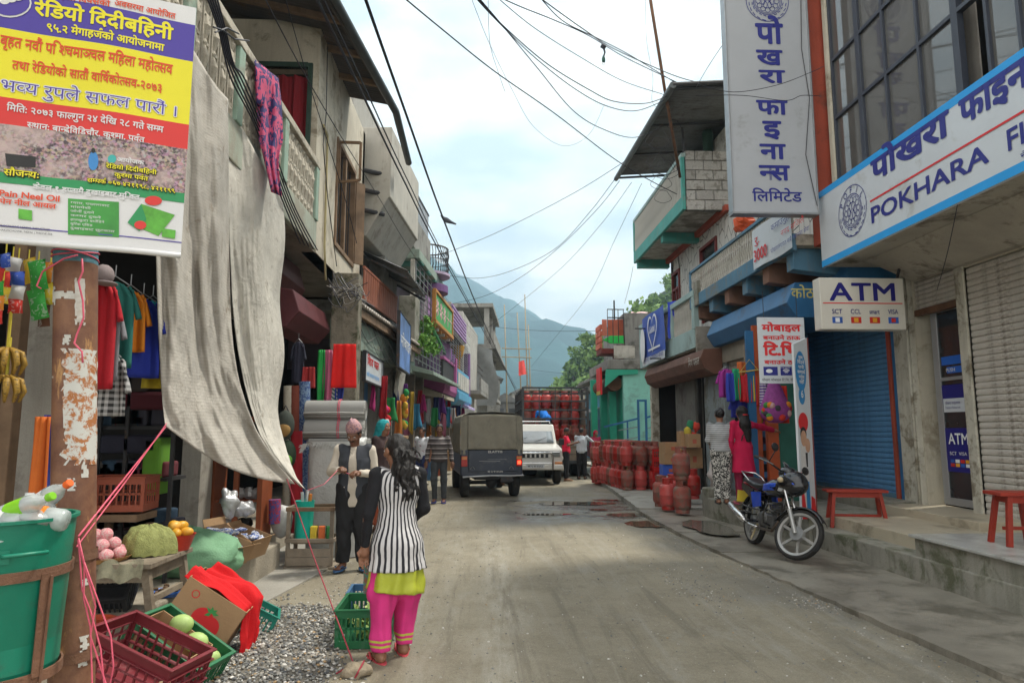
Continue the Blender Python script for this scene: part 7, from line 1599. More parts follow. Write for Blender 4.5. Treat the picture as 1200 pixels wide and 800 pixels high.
crate('crate','green slatted crate of leaves on the road behind the woman in pink trousers',mrot((G(423,757).x+.02,G(423,757).y+.16,.012),rz=rad(1)),.40,.52,.27,M_CGRN,11,'market crates')
crate('crate','dull blue crate standing right behind the green one on the road',mrot((G(423,730).x+.09,6.05,.012),rz=rad(3)),.40,.34,.25,M_CBLU,11,'market crates')
V,Fq=leaf_cloud([(G(423,757).x+.02,G(423,757).y+.18,.13,.17,.12)],.03,3,260);tag(np_obj('leaf_vegetables',V,Fq,leaf_mat('vegetable_leaves',[(.10,.2,.04),(.2,.32,.08),(.42,.48,.2)])),'loose green leaf vegetables heaped in the green slatted crate','vegetables',kind='stuff')
M_TBL=mat('weathered_table',(.23,.19,.14),.85,.2,5,.5,60,dirt=(.13,.10,.07),dirt_amt=.4)
tz=.70;ta,tb2=AY(114,645,4.95),AY(213,632,5.5)
tl_=T('low_table','weathered low wooden table with splayed legs carrying peaches and mangoes on the ledge','table',(-2.75,5.25,.3))
xa_,xb_=-2.9,-2.24
for k in range(3):O('top_board',MB().box(xa_+.0,xb_,4.86+k*.225,5.08+k*.225,tz-.035,tz),M_TBL,tl_,bev=.004)
O('apron_board',MB().box(xa_+.04,xb_-.04,4.9,4.93,tz-.13,tz-.04).box(xb_-.07,xb_-.04,4.95,5.5,tz-.12,tz-.04),M_TBL,tl_)
for x,y in((xa_+.05,4.92),(xb_-.06,4.92),(xa_+.05,5.48),(xb_-.06,5.48)):
 s=-1 if x<-2.7 else 1;O('leg',MB().bar((x+s*.06,y,.30),(x,y,tz-.04),.05,.05),M_TBL,tl_,bev=.003)
O('stretcher',MB().bar((xb_-.04,4.95,.44),(xb_-.04,5.46,.44),.03,.04),M_TBL,tl_)
tray=T('basket_tray','flat woven cane tray under the peaches','tray',(-2.83,5.0,tz))
O('tray_base',MB().lathe([(.01,.002),(.17,.002),(.20,.03),(.205,.03),(.175,-.0),(.01,0)],(-2.66,5.0,tz+.002),36),mat('cane_weave',(.33,.18,.07),.7,.3,30,.6,90),tray)
M_PEACH=print_mat('net_wrapped_peach',(.62,.22,.25),(.62,.44,.42),60,.5)
pk=0
for lz,ring in((0,[(.135,k*2*math.pi/8)for k in range(8)]+[(.05,1),(.05,3.1),(.05,5.2)]),(1,[(.085,k*2*math.pi/5+.3)for k in range(5)]+[(0,0)]),(2,[(.03,.5),(.035,3.5)])):
 for r0,a in ring:
  tag(O('peach',MB().ell((-2.66+r0*math.cos(a),5.0+r0*math.sin(a),tz+.052+lz*.062),(.045,.045,.042),14,10,jit=.06,seed=pk),M_PEACH,smooth=True,origin='c'),'pink peach in a white foam net on the cane tray, '+('bottom layer','middle layer','top of the heap')[lz],'peach','peaches on the cane tray');pk+=1
M_NET=mat('yellow_green_net',(.27,.29,.10),.8,.2,30,.9,120)
def netf(u,v):
 a=2*math.pi*u;r=.19*math.sin(math.pi*.5*(v**.8))*(1+.12*math.sin(a*3));z=.20*math.cos(math.pi*.5*v)**.9
 r+=.008*math.sin(a*11);return(-2.44+r*math.cos(a),5.22+r*.8*math.sin(a),tz+.005+z+.014*mnoise.noise(Vector((math.cos(a)*4,math.sin(a)*4,v*6)))+.012*abs(math.sin(a*5)*math.sin(v*12)))
tag(O('fruit_net',MB().grid(netf,48,20),M_NET,smooth=True),'heap of green fruit under yellow-green netting on the low table','fruit heap')
tag(O('net_skirt',MB().grid(lambda u,v:(-2.58+.30*u,4.86-.03*v-.015*math.sin(u*14),tz+.02-.12*v+.02*math.sin(u*9)),20,6),mat('sheer_net',(.30,.29,.20),.8,.2,30,.5,120,alpha=.75),smooth=True),'sheer net hanging over the front edge of the low table','net')
bw=(-2.32,5.42)
tag(O('fruit_bowl',MB().lathe([(.01,0),(.09,0),(.13,.11),(.135,.115),(.125,.11),(.085,.01),(.01,.008)],(bw[0],bw[1],tz),28),mat('red_plastic_bowl',(.52,.05,.03),.35),smooth=2),'red plastic bowl of yellow mangoes on the low table','bowl')
for k,(a,r0,z)in enumerate(((0,.07,.13),(1.2,.07,.13),(2.4,.075,.13),(3.7,.07,.13),(5,.07,.13),(.6,.03,.175),(3,.035,.18),(4.6,.03,.18),(2.6,.15,.10))):
 tag(O('mango',MB().ell((bw[0]+r0*math.cos(a),bw[1]+r0*math.sin(a),tz+z),(.052,.038,.036),14,9,Matrix.Rotation(a*1.7,3,'Z')),mat('ripe_mango',(.66,.33,.015),.4,.15,5,.1,rnd=.2),smooth=True),'yellow mango '+('at the rim of','on top of the pile in')[5<=k<8]+' the red bowl' if k<8 else 'yellow mango lying left of the red bowl','mango','mangoes in the red bowl' if k<8 else None)
crate('crate','black slatted crate leaning under the low table',mrot((-2.80,5.35,.33),rz=.2,rx=rad(35)),.42,.30,.2,M_CBLK,12,'market crates',rows=1)
tag(O('plastic_tray',MB().lathe([(.01,0),(.13,0),(.16,.035),(.155,.035),(.125,.006),(.01,.006)],(-2.62,4.87,.302),28),mat('orange_red_tray',(.42,.07,.03),.4),smooth=2),'orange-red plastic tray on the ledge under the table','tray')
dsh=T('dish','blue plastic dish of brown roots under the table','dish',(-2.36,5.55,.3))
O('dish_body',MB().lathe([(.01,0),(.13,0),(.15,.03),(.145,.03),(.12,.006),(.01,.006)],(-2.50,5.75,.301),28),mat('blue_dish',(.02,.10,.38),.4),dsh,smooth=2)
for k in range(22):O('root',MB().ell((-2.50+RND.uniform(-.1,.1),5.75+RND.uniform(-.09,.09),.325+RND.random()*.03),(.03,.014,.012),8,5,Matrix.Rotation(RND.random()*3,3,'Z'),jit=.4,seed=k),mat('dry_root',(.13,.08,.045),.9,.3,20,.4),dsh)
M_SACK=mat('pale_green_sack',(.17,.34,.20),.75,.12,3,.5,60)
def sackf(u,v):
 a=2*math.pi*u;t=math.pi*v;c=Vector((-2.66,6.55,.30));rr=1.22+.10*math.sin(a*5+v*9)*math.sin(t)+.10*mnoise.noise(Vector((math.cos(a)*2,math.sin(a)*2,v*3)))+.045*mnoise.noise(Vector((math.cos(a)*7+v*5,math.sin(a)*7,v*12)))
 z=.17*math.cos(t)*rr;z=max(-.155,z);top_=.06*math.exp(-((a-2.3)**2))*max(0,math.cos(t))
 return c+Vector((.37*math.sin(t)**.8*math.cos(a)*rr,.28*math.sin(t)**.8*math.sin(a)*rr,.16+z+top_))
tag(O('sack',MB().grid(sackf,70,40),M_SACK,smooth=True),'slumped pale green woven sack on the left ledge','sack')
tag(O('sack_mouth',MB().grid(lambda u,v:(-2.66+(.14+.12*v)*math.cos(6.283*u)*(1+.2*math.sin(u*25)),6.5+(.09+.1*v)*math.sin(6.283*u)*(1+.2*math.sin(u*31)),.62+.05*math.sin(u*19)-.10*v),60,6),M_SACK,smooth=True,solid=.004),'rolled open mouth of the pale green sack','sack')
M_PKT=print_mat('blue_silver_packet',(.10,.16,.42),(.60,.62,.66),28,.48)
for n_,(px,py,Y,rz_a,ry_a,w,d,h)in enumerate(((283,648,7.05,-.15,rad(20),.36,.44,.2),(261,652,6.75,-.35,rad(28),.40,.30,.2))):
 Mb=mrot(AY(px-8,py,Y)+Vector((0,.12,0)),rz=rz_a,ry=ry_a)
 b_=open_box('cardboard_box',('tipped carton of blue and silver packets nearest the street on the left ledge','tipped carton of blue and silver packets beside the green sack')[n_],Mb,w,d,h,M_CBRD,flaps=.10 if n_ else.05)
 for k in range(16):
  p=Mb@Vector((RND.uniform(-w*.4,w*.4),RND.uniform(-d*.4,d*.4),h*.8+RND.uniform(-.03,.05)))
  tag(O('foil_packet',MB().ell(p,(.06,.045,.02),10,6,Matrix.Rotation(RND.uniform(0,3),3,'Z')@Matrix.Rotation(RND.uniform(-.5,.5),3,'X'),jit=.6,seed=k),M_PKT,smooth=True),'blue and silver foil packet in the carton '+('nearest the street','beside the green sack')[n_],'packet','foil packets in cartons')
tag(O('foil_bag',MB().ell(AY(268,588,7.1),(.09,.08,.13),16,12,jit=.6,seed=8),M_FOIL,smooth=True),'large crumpled silver bag standing in the carton at the left','bag')
tag(O('foil_bag',MB().ell(AY(285,596,7.3),(.11,.10,.08),16,12,jit=.5,seed=12),M_FOIL,smooth=True),'crumpled silver bag lying on blue packets, right of the upright one','bag')
crate('crate','red-brown slatted crate on a stool in the dark shop behind the peaches',mrot(AY(142,597,5.9),rz=0.1),.46,.34,.27,M_CRED,9,'market crates')
tag(O('stool',MB().box(AY(142,600,5.9).x-.2,AY(142,600,5.9).x+.2,5.75,6.1,AY(142,600,5.9).z-.06,AY(142,600,5.9).z-.003).bar((AY(142,600,5.9).x-.17,5.8,.3),(AY(142,600,5.9).x-.17,5.8,.82),.05).bar((AY(142,600,5.9).x+.17,5.8,.3),(AY(142,600,5.9).x+.17,5.8,.82),.05).bar((AY(142,600,5.9).x+.17,6.05,.3),(AY(142,600,5.9).x+.17,6.05,.82),.05).bar((AY(142,600,5.9).x-.17,6.05,.3),(AY(142,600,5.9).x-.17,6.05,.82),.05),M_WOOD),'wooden stool carrying the red-brown crate','stool')
sp=G(361,667);w=.25
ws_=T('wooden_stand','rough wooden stand holding a teal tube beside the man in the topi','stand',(sp.x,sp.y+.2,0))
for sx in(-1,1):
 for sy in(-1,1):O('leg',MB().box(sx*w-.022,sx*w+.022,sy*.17-.02,sy*.17+.02,0.0,.69),M_WOODG,ws_,local=True,bev=.003)
for z in(.30,.655):
 for sy in(-1,1):O('rail',MB().box(-w-.03,w+.03,sy*.195-.012,sy*.195+.012,z,z+.045),M_WOOD if z>.5 else M_WOODG,ws_,local=True,bev=.003)
 for sx in(-1,1):O('rail',MB().box(sx*(w+.025)-.012,sx*(w+.025)+.012,-.18,.18,z+.002,z+.043),M_WOODG,ws_,local=True,bev=.003)
for z in(.04,.14):O('front_board',MB().box(-w+.0,w,-.21,-.195,z,z+.095),M_WOODG,ws_,local=True,bev=.003)
O('base_board',MB().box(-w-.03,w+.05,-.22,.22,.0,.03).box(-w+.03,w-.03,-.16,.16,.28,.298),M_WOODG,ws_,local=True)
tube_=tag(O('teal_tube',MB().lathe([(.095,.30),(.10,.32),(.11,.74),(.118,.76),(.11,.76),(.10,.74),(.09,.33)],(sp.x-.11,sp.y+.18,0),28),mat('teal_green_plastic',(.01,.42,.33),.35,.08,3,.05),smooth=2),'teal plastic tube bin standing in the wooden stand','tube')
for k,(dx,dz,m_)in enumerate(((.03,.10,M_FOIL),(-.03,.08,M_PET),(.07,.06,mat('orange_tool',(.6,.2,.03),.5)))):tag(O('stick',MB().tube([(sp.x-.11+dx*.5,sp.y+.18,.5),(sp.x-.11+dx,sp.y+.16,.78+dz)],.02,8),m_),('grey metal stick','clear plastic stick','orange-handled stick')[k]+' standing in the teal tube','stick')
for k,(x,m_)in enumerate(((.02,mat('yellow_packet',(.6,.45,.04),.5)),(.11,mat('orange_packet',(.6,.13,.03),.5)),(.2,M_GRNP))):tag(O('packet',MB().obox((sp.x+x,sp.y+.14,.39),(.075,.09,.16),rz=.2*k),m_,bev=.008),('yellow','orange','green')[k]+' packet on the shelf of the wooden stand','packet')
M_FOAM=mat('grey_foam_sheet',(.28,.28,.27),.8,.06,2,.2);M_PWRAP=mat('white_poly_wrap',(.50,.51,.50),.4,.1,4,.9,22)
fx0,fx1=AY(356,490,9.0).x,AY(427,490,9.0).x
for k,(py,r0)in enumerate(((480,.135),(503,.145))):
 z=AY(390,py,9.0).z;r=T('foam_roll',('upper grey foam roll tied with pink string on top of the white bale','lower grey foam roll tied with pink string on top of the white bale')[k],'foam roll',((fx0+fx1)/2,9.1,z-r0),group='grey foam rolls')
 mb=MB();n=70
 sp_=[((r0*(1-.012*i))*math.cos(.35*i+3.4),(r0*(1-.012*i))*math.sin(.35*i+3.4))for i in range(n)]
 for a,b in zip(sp_[:-1],sp_[1:]):mb.add([(fx0,9.1+a[0],z+a[1]),(fx1,9.1+a[0],z+a[1]),(fx1,9.1+b[0],z+b[1]),(fx0,9.1+b[0],z+b[1])],[(0,1,2,3)])
 O('sheet',mb,M_FOAM,r,smooth=True,solid=.006);O('core',MB().tube([(fx0+.01,9.1,z),(fx1-.01,9.1,z)],r0*.93,24),M_FOAM,r,smooth=2)
 O('sheet_edge',MB().tube([(fx0,9.1-r0*.96,z-.04),((fx0+fx1)/2,9.1-r0*1.0,z-.03),(fx1,9.1-r0*.96,z-.04)],.008,6),mat('foam_edge',(.5,.5,.48),.8),r)
 O('string',MB().tube([((fx0+fx1)/2+.05,9.1+(r0+.006)*math.cos(a),z+(r0+.006)*math.sin(a))for a in np.linspace(0,6.28,20)],.006,5).tube([((fx0+fx1)/2+.07,9.1+(r0+.006)*math.cos(a),z+(r0+.006)*math.sin(a))for a in np.linspace(0,6.28,20)],.005,5),M_ROPE,r)
bx0,bx1=AY(356,600,8.95).x,AY(426,600,8.95).x;bz=AY(390,517,8.95).z
def bale(u,v):
 a=2*math.pi*u;p=3.2;c,s=math.cos(a),math.sin(a);e=2/p;x=math.copysign(abs(c)**e,c);y=math.copysign(abs(s)**e,s)
 q_=1+.05*mnoise.noise(Vector((x*3,y*3,v*4)))+.03*mnoise.noise(Vector((x*9,y*9,v*11)))+(.08 if v>.97 else 0)
 return((bx0+bx1)/2+(bx1-bx0)/2*x*q_,9.15+.24*y*q_,.01+(bz-.01)*v)
mb=MB();mb.grid(bale,64,46)
wb_=T('wrapped_bale','tall bale wrapped in crinkled white plastic with a frayed top','bale',((bx0+bx1)/2,9.15,0));O('wrap',mb,M_PWRAP,wb_,smooth=True);O('top_sheet',MB().box(bx0+.02,bx1,8.95,9.36,bz-.02,bz+.035),M_FOAM,wb_,bev=.01)
fr_=MB()
for k in range(70):x=bx0+(bx1-bx0)*RND.random();fr_.tube([(x,8.9,bz-.02),(x+RND.uniform(-.05,.05),8.86,bz-.05-RND.random()*.06)],.003,3)
for k in range(30):fr_.tube([(bx0,9.0,bz-.03),(bx0-.03-RND.random()*.07,8.95,bz-.03-RND.random()*.12)],.003,3)
O('frayed_fibre',fr_,M_PWRAP,wb_,kind='stuff')
p=AY(421,522,8.7);tag(O('plastic_bag',MB().ell(p,(.09,.09,.13),14,10,jit=.6,seed=4),M_PWRAP,smooth=True),'white plastic bag hanging behind the shoulder of the man in the topi','bag')
GCOL={}
def cmat(c):
 if c not in GCOL:GCOL[c]=mat('cloth_%d'%len(GCOL),c,.85,.12,4,.3)
 return GCOL[c]
def garment(px,py,Y,w,h,m,label,kind='shirt',group='clothes hanging in the dark shop',yaw=0.):
 p=AY(px,py,Y);r=T({'shirt':'hanging_shirt','cloth':'hanging_cloth','scarf':'hanging_scarf'}[kind],label,'clothing' if kind!='cloth' else 'cloth',tuple(p),yaw,group)
 if isinstance(m,tuple):m=cmat(m)
 ph=RND.uniform(0,6)
 def f(u,v):
  x=(u-.5)*w*(1+.12*v if kind!='scarf' else 1+.3*math.sin(v*3));
  if kind=='shirt':x*=(.55+.45*min(1,v*7))
  return(x,.03*math.sin(u*8+ph)*(.3+v)+.01*math.sin(u*19),-h*v-(.04*(2*u-1)**2 if kind=='shirt' and v<.2 else 0))
 O('cloth' if kind!='shirt' else 'body',MB().grid(f,16,14),m,r,local=True,smooth=True,solid=.022 if kind=='shirt' else.012)
 if kind=='shirt':
  for s in(-1,1):O('sleeve',MB().grid(lambda u,v:(s*w*(.36+.24*v+.14*u*(1-.4*v)),.025*math.sin(v*3+u*5),-.03-.04*u-.24*v+.05*u*v),5,8),m,r,local=True,smooth=True,solid=.018)
  O('hanger',MB().tube([(-w*.35,0,-.02),(0,0,.04),(w*.35,0,-.02)],.005,5).tube([(0,0,.04),(0,0,.12)],.004,5),M_STEEL,r,local=True)
 return r
M_CHECK=None
def check_mat():
 m,t,b=nodemat('black_white_check');v=coords(t,(1,1,1));sx=t.nodes.new('ShaderNodeSeparateXYZ');t.links.new(v,sx.inputs[0])
 a=ramp(t,mth(t,'SINE',mth(t,'MULTIPLY',sx.outputs[0],150)),-.1,.1);c_=ramp(t,mth(t,'SINE',mth(t,'MULTIPLY',sx.outputs[2],150)),-.1,.1)
 t.links.new(mixc(t,mth(t,'MULTIPLY',mth(t,'ADD',a,c_),.5),(.02,.02,.02),(.42,.42,.42)),b.inputs['Base Color']);b.inputs['Roughness'].default_value=.85;MATS['ck']=m;return m
for a in((119,330,4.6,.20,.72,(.40,.01,.02),'red shirt hanging nearest the rusty pole','shirt'),(124,352,4.7,.2,.55,(.20,.20,.22),'grey cardigan hanging right of the red shirt','shirt'),(135,330,4.9,.26,.62,(.02,.14,.12),'dark teal shirt hanging beside the grey cardigan','shirt'),(153,340,5.1,.22,.46,(.72,.24,.02),'orange shirt hanging between the teal and the blue shirts','shirt'),(168,350,5.2,.25,.6,(.015,.03,.28),'royal blue shirt hanging right of the orange one','shirt'),(179,352,5.35,.2,.4,(.02,.28,.33),'turquoise shirt hanging behind the royal blue one','shirt'),(184,395,5.4,.15,.4,(.5,.40,.03),'yellow cloth hanging below the turquoise shirt','cloth')):
 garment(a[0],a[1],a[2],a[3],a[4],a[5],a[6],a[7],yaw=.25)
garment(130,415,4.75,.20,.42,check_mat(),'black and white checked shirt hanging below the teal one','shirt')
garment(50,488,4.4,.10,.58,(.55,.13,.02),'orange and red folded cloth hanging left of the pole','cloth');garment(57,486,4.45,.05,.5,(.02,.03,.2),'narrow navy cloth hanging left of the pole','cloth')
tag(O('cap',MB().ell(AY(122,322,4.55),(.06,.07,.07),14,8).ell(AY(124,332,4.5),(.07,.08,.015),14,6),cmat((.22,.18,.18)),smooth=True),'grey and red cap hanging beside the rusty pole','cap')
for k,(px,py,m_,lb)in enumerate(((150,450,(.05,.04,.04),'folded dark clothes on a shelf'),(175,470,(.10,.02,.03),'dark red folded clothes on a shelf'),(160,520,(.03,.03,.05),'black folded clothes on a lower shelf'),(185,545,(.12,.30,.03),'lime green cloth low in the shop'))):
 p=AY(px,py,6.3);tag(O('folded_clothes',MB().obox(p,(.5 if k<3 else.15,.3,.16 if k<3 else.5)),cmat(m_),bev=.03),lb+' inside the dark shop','clothes','clothes on shelves')
sh_=T('shop_shelf','dark steel shelf rack at the back of the clothes shop','shelf',(AY(165,500,6.6).x,6.6,.3))
for z in(.7,1.15,1.6,2.05):O('shelf_board',MB().box(AY(118,500,6.3).x,AY(205,500,6.3).x,6.2,6.6,z,z+.03),M_IRON,sh_)
for px in(118,150,204):O('upright',MB().box(AY(px,500,6.2).x,AY(px,500,6.2).x+.03,6.15,6.18,.3,2.5),M_IRON,sh_)
for k in range(26):
 p=Vector((RND.uniform(AY(122,500,6.3).x,AY(200,500,6.3).x),6.3,(.73,1.18,1.63)[k%3]));tag(O('folded_clothes',MB().box(p.x-.11,p.x+.11,6.22,6.5,p.z+.001,p.z+.08+.1*RND.random()),cmat([(.05,.05,.07),(.14,.03,.04),(.03,.06,.10),(.10,.09,.08)][k%4]),bev=.02),'pile of folded clothes on the '+('bottom','middle','upper')[k%3]+' board of the dark shop rack','clothes','clothes on shelves')
pcols=[('red',(.5,.03,.02)),('blue',(.03,.08,.40)),('green',(.03,.28,.04)),('yellow',(.6,.42,.03)),('white',(.5,.5,.5)),('orange',(.6,.2,.02)),('brown',(.1,.04,.02))]
def strip(px,py0,n,Y,w,h,order,label):
 p=AY(px,py0,Y);r=T('snack_strip',label,'snack packets',tuple(p),RND.uniform(-.3,.3),'strips of snack packets at the shop front')
 O('cord',MB().tube([(0,.01,.06),(0,.01,-n*h*.62)],.004,5),mat('yellow_ribbon',(.6,.5,.05),.5),r,local=True)
 for k in range(n):
  c=pcols[order[k%len(order)]];m_=print_mat('pack_'+c[0],c[1],tuple(min(1,q*.6+.22)for q in c[1]),22,.60)if 'pack_'+c[0]not in MATS else MATS['pack_'+c[0]]
  mb=MB();rot=RND.uniform(-.25,.25)
  def f(u,v):return(w*(u-.5)*(1-.12*math.sin(math.pi*v)),-.028*math.sin(math.pi*u)*math.sin(math.pi*v),-h*v)
  g_=MB().grid(f,6,6);bq=MB().grid(lambda u,v:(w*(u-.5)*(1-.12*math.sin(math.pi*v)),.02*math.sin(math.pi*u)*math.sin(math.pi*v),-h*v),6,6);g_.merge(bq)
  g_.xf(Matrix.Translation((RND.uniform(-.02,.02),0,-k*h*.95))@Matrix.Rotation(rot,4,'Y'));O('packet',g_,m_,r,local=True,smooth=True)
strip(5,297,5,3.9,.075,.085,[1,0,2,5,0],'strip of small blue, red and green snack packets at the far left');strip(21,302,4,4.0,.08,.085,[4,1,4,0],'strip of white and blue snack packets second from the left')
strip(14,300,3,4.15,.08,.1,[3,0,3],'strip of yellow packets behind the blue and white ones');strip(44,305,2,4.2,.11,.19,[2,2],'two big green crisp packets left of the rusty pole');strip(58,307,3,4.25,.09,.14,[5,3,6],'strip of orange and brown packets next to the rusty pole')
strip(32,303,1,4.3,.10,.16,[3],'single yellow packet left of the green ones')
def bananas(px,py,Y,n,label):
 p=AY(px,py,Y);r=T('banana_bunch',label,'bananas',tuple(p),group='banana bunches')
 O('stalk',MB().tube([(0,0,.22),(0,0,0)],.008,6),mat('yellow_ribbon',(0,0,0)),r,local=True)
 for k in range(n):
  a=2*math.pi*k/n+.3;P=[Vector((.02*math.cos(a),.02*math.sin(a),0)),Vector((.07*math.cos(a),.07*math.sin(a),-.03)),Vector((.09*math.cos(a),.09*math.sin(a),-.09)),Vector((.07*math.cos(a),.07*math.sin(a),-.15))]
  O('banana',MB().tube(P,lambda t:.006+.013*math.sin(math.pi*min(1,t+.08)),8),mat('overripe_banana',(.34,.20,.03),.6,.4,30,.2,dirt=(.06,.04,.02),dirt_amt=.45,dscale=30),r,local=True,smooth=True)
bananas(9,408,4.0,9,'upper bunch of browning bananas hanging at the far left');bananas(8,440,4.0,10,'lower bunch of browning bananas hanging at the far left')
for k,(px,py0,py1,m_,lb,pr_)in enumerate(((339,452,590,(.45,.42,.34),'cream dotted roll of cloth standing in the shop',1),(347,452,600,(.20,.05,.03),'red-brown roll of cloth standing next to the cream one',0),(357,447,590,(.05,.10,.24),'blue patterned roll of cloth standing behind the foam rolls',2),(350,505,620,(.42,.02,.03),'bright red roll of cloth standing lowest',0))):
 a,b=AY(px,py0,9.35),AY(px,py1,9.35)
 mm=cmat(m_)if pr_==0 else(print_mat('dotted_cloth',(.45,.42,.34),(.12,.08,.07),30,.66)if pr_==1 else print_mat('blue_pattern_cloth',(.04,.08,.22),(.16,.24,.36),24,.5))
 tag(O('cloth_roll',MB().tube([(b.x,9.35+.1*(k==3)*-1,.27),(a.x,9.35-.1*(k==3),a.z)],.075,16),mm,smooth=2),lb,'cloth roll','rolls of cloth in the shop')
for a in((377,410,9.6,.09,.72,(.02,.30,.06),'narrow green cloth hanging in the cloth shop','scarf'),(385,410,9.6,.10,.72,(.42,.10,.18),'dusty pink cloth hanging beside the green one','scarf'),(392,412,9.65,.09,.7,'st','teal and white striped cloth hanging beside the pink one','scarf'),(398,430,9.7,.12,.45,(.03,.06,.35),'blue cloth hanging behind the red one','scarf'),(404,403,9.4,.30,.60,(.62,.012,.01),'bright red cloth hanging on the mossy pillar','cloth'),(350,400,9.8,.16,.6,(.03,.03,.05),'dark clothes hanging at the back of the cloth shop','shirt'),(362,430,9.8,.16,.3,(.35,.03,.03),'red straps hanging at the back of the cloth shop','cloth')):
 m_=a[5]
 if m_=='st':
  m_,t,b=nodemat('teal_white_stripe');v=coords(t);sx=t.nodes.new('ShaderNodeSeparateXYZ');t.links.new(v,sx.inputs[0]);t.links.new(mixc(t,ramp(t,mth(t,'SINE',mth(t,'ADD',mth(t,'MULTIPLY',sx.outputs[2],110),mth(t,'MULTIPLY',sx.outputs[0],90))),-.1,.1),(.02,.12,.12),(.5,.5,.5)),b.inputs['Base Color'])
 garment(a[0],a[1],a[2],a[3],a[4],m_,a[6],a[7],'cloths hanging in the cloth shop')
def backpack(px,py,m1,m2,label):
 p=AY(px,py,8.9);r=T('backpack',label,'backpack',tuple(p),group='school bags in the cloth shop')
 O('pack',MB().ell((0,0,0),(.12,.09,.19),18,12),m1,r,local=True,smooth=True);O('pocket',MB().ell((0,-.06,-.06),(.09,.05,.09),14,10),m2,r,local=True,smooth=True);O('strap',MB().tube([(-.04,0,.17),(0,0,.25),(.04,0,.17)],.01,6),M_BLK,r,local=True)
backpack(334,498,cmat((.05,.06,.05)),cmat((.3,.18,.06)),'black school bag with an orange print hanging by the cream tarpaulin');backpack(336,533,cmat((.03,.05,.03)),cmat((.12,.36,.05)),'dark school bag with a lime green pocket under the black one')
tag(O('white_sack',MB().ell(AY(331,610,8.6)+Vector((0,0,-.0)),(.13,.12,.19),16,12,jit=.2),M_PWRAP,smooth=True),'small white sack standing on the ledge behind the teal tube','sack')
tag(O('patterned_roll',MB().tube([AY(322,613,8.5),AY(322,585,8.5)],.07,14),print_mat('red_blue_pattern',(.35,.03,.06),(.04,.08,.3),30,.5),smooth=2),'red and blue patterned roll standing beside the white sack','cloth roll')
# RIGHT SIDE THINGS
M_BEN=mat('red_painted_wood',(.30,.030,.015),.5,.15,4,.2,dirt=(.16,.05,.03),dirt_amt=.3)
def bench(label,c,L,rz,h,m=M_BEN,name='bench',wd=.24):
 r=T(name,label,name,tuple(c),rz,'red wooden seats on the platform')
 O('seat',MB().box(-L/2,L/2,-wd/2,wd/2,h-.035,h),m,r,local=True,bev=.006)
 for sx in(-1,1):
  for sy in(-1,1):O('leg',MB().bar((sx*(L/2-.04),sy*(wd/2-.0),0),(sx*(L/2-.10),sy*(wd/2-.05),h-.035),.045,.045),m,r,local=True,bev=.003)
  O('end_apron',MB().box(sx*(L/2-.1)-.012,sx*(L/2-.1)+.012,-wd/2+.04,wd/2-.04,h-.10,h-.036),m,r,local=True)
 O('stretcher',MB().box(-L/2+.08,L/2-.08,-.015,.015,.14,.17),m,r,local=True)
 O('apron',MB().box(-L/2+.1,L/2-.1,-wd/2+.03,-wd/2+.05,h-.10,h-.036).box(-L/2+.1,L/2-.1,wd/2-.05,wd/2-.03,h-.10,h-.036),m,r,local=True)
bench('long red wooden bench on the ledge before the blue shutter',(5.05,9.28,.292),.78,rad(-12),.50)
bench('red wooden stool on the marble platform at the right edge',(5.12,6.52,.507),.42,rad(-8),.50,name='stool',wd=.3)
Ys=9.9;q=lambda px,py:AY(px,py,Ys)
a,b=q(891,449),q(942,372)
ms=T('shop_sign','white hanging sign with red Nepali lettering and small wifi icons below it','sign',((a.x+b.x)/2,Ys,a.z))
O('board',MB().box(a.x,b.x,Ys,Ys+.03,a.z,b.z),M_SIGNW,ms,bev=.003);W_,H_=b.x-a.x,b.z-a.z
fr=wrapframe((a.x,Ys-.001,a.z),(1,0,0),(0,0,1))
lettering([('मोबाइल',W_*.5,H_*.79,H_*.105,W_*.84,0,.035,'c'),('बनाउने ठाऊ',W_*.5,H_*.66,H_*.06,W_*.8,0,.03,'c'),('टि.भि.',W_*.5,H_*.425,H_*.16,W_*.82,0,.04,'c'),('बनाउने ठाऊ',W_*.5,H_*.29,H_*.06,W_*.8,0,.03,'c'),('Free Wi-Fi',W_*.54,H_*.225,H_*.018,W_*.2,2,.0,'c'),('facebook',W_*.86,H_*.17,H_*.025,W_*.2,2,.0,'c'),('पोखरा मोबाइल टि.भि. रेडियो सेन्टर',W_*.5,H_*.035,H_*.035,W_*.92,1,.0,'c')],'lettering',ms,fr,[M_REDI,M_BLK,M_WPRINT])
ic=MB();z0,z1=a.z+H_*.12,a.z+H_*.25
for x0,x1 in((.08,.38),(.44,.68)):ic.box(a.x+W_*x0,a.x+W_*x1,Ys-.003,Ys-.0015,z0,z1)
O('icon_tile',ic,M_INK,ms,kind='stuff');O('blue_strip',MB().box(a.x+W_*.74,a.x+W_*.98,Ys-.003,Ys-.0015,a.z+H_*.145,a.z+H_*.215),M_NAVY,ms)
ic=MB()
for k in range(3):
 r0=W_*(.03+.03*k)
 for j in range(8):
  t0,t1=rad(45+90*j/8),rad(45+90*(j+1)/8);C0=Vector((a.x+W_*.56,Ys-.0045,a.z+H_*.14));ic.quad(*[C0+Vector((rr*math.cos(t),0,rr*math.sin(t)))for rr,t in((r0,t0),(r0+.012,t0),(r0+.012,t1),(r0,t1))])
ic.ell((a.x+W_*.20,Ys-.004,a.z+H_*.185),(.05,.001,.03),16,6)
O('wifi_icon',ic,M_WPRINT,ms,kind='stuff');O('hook',MB().tube([(a.x+.1,Ys+.01,b.z),(a.x+.1,Ys+.01,b.z+.4)],.005,5).tube([(b.x-.1,Ys+.01,b.z),(b.x-.1,Ys+.01,b.z+.4)],.005,5),M_IRON,ms)
Yb=9.5
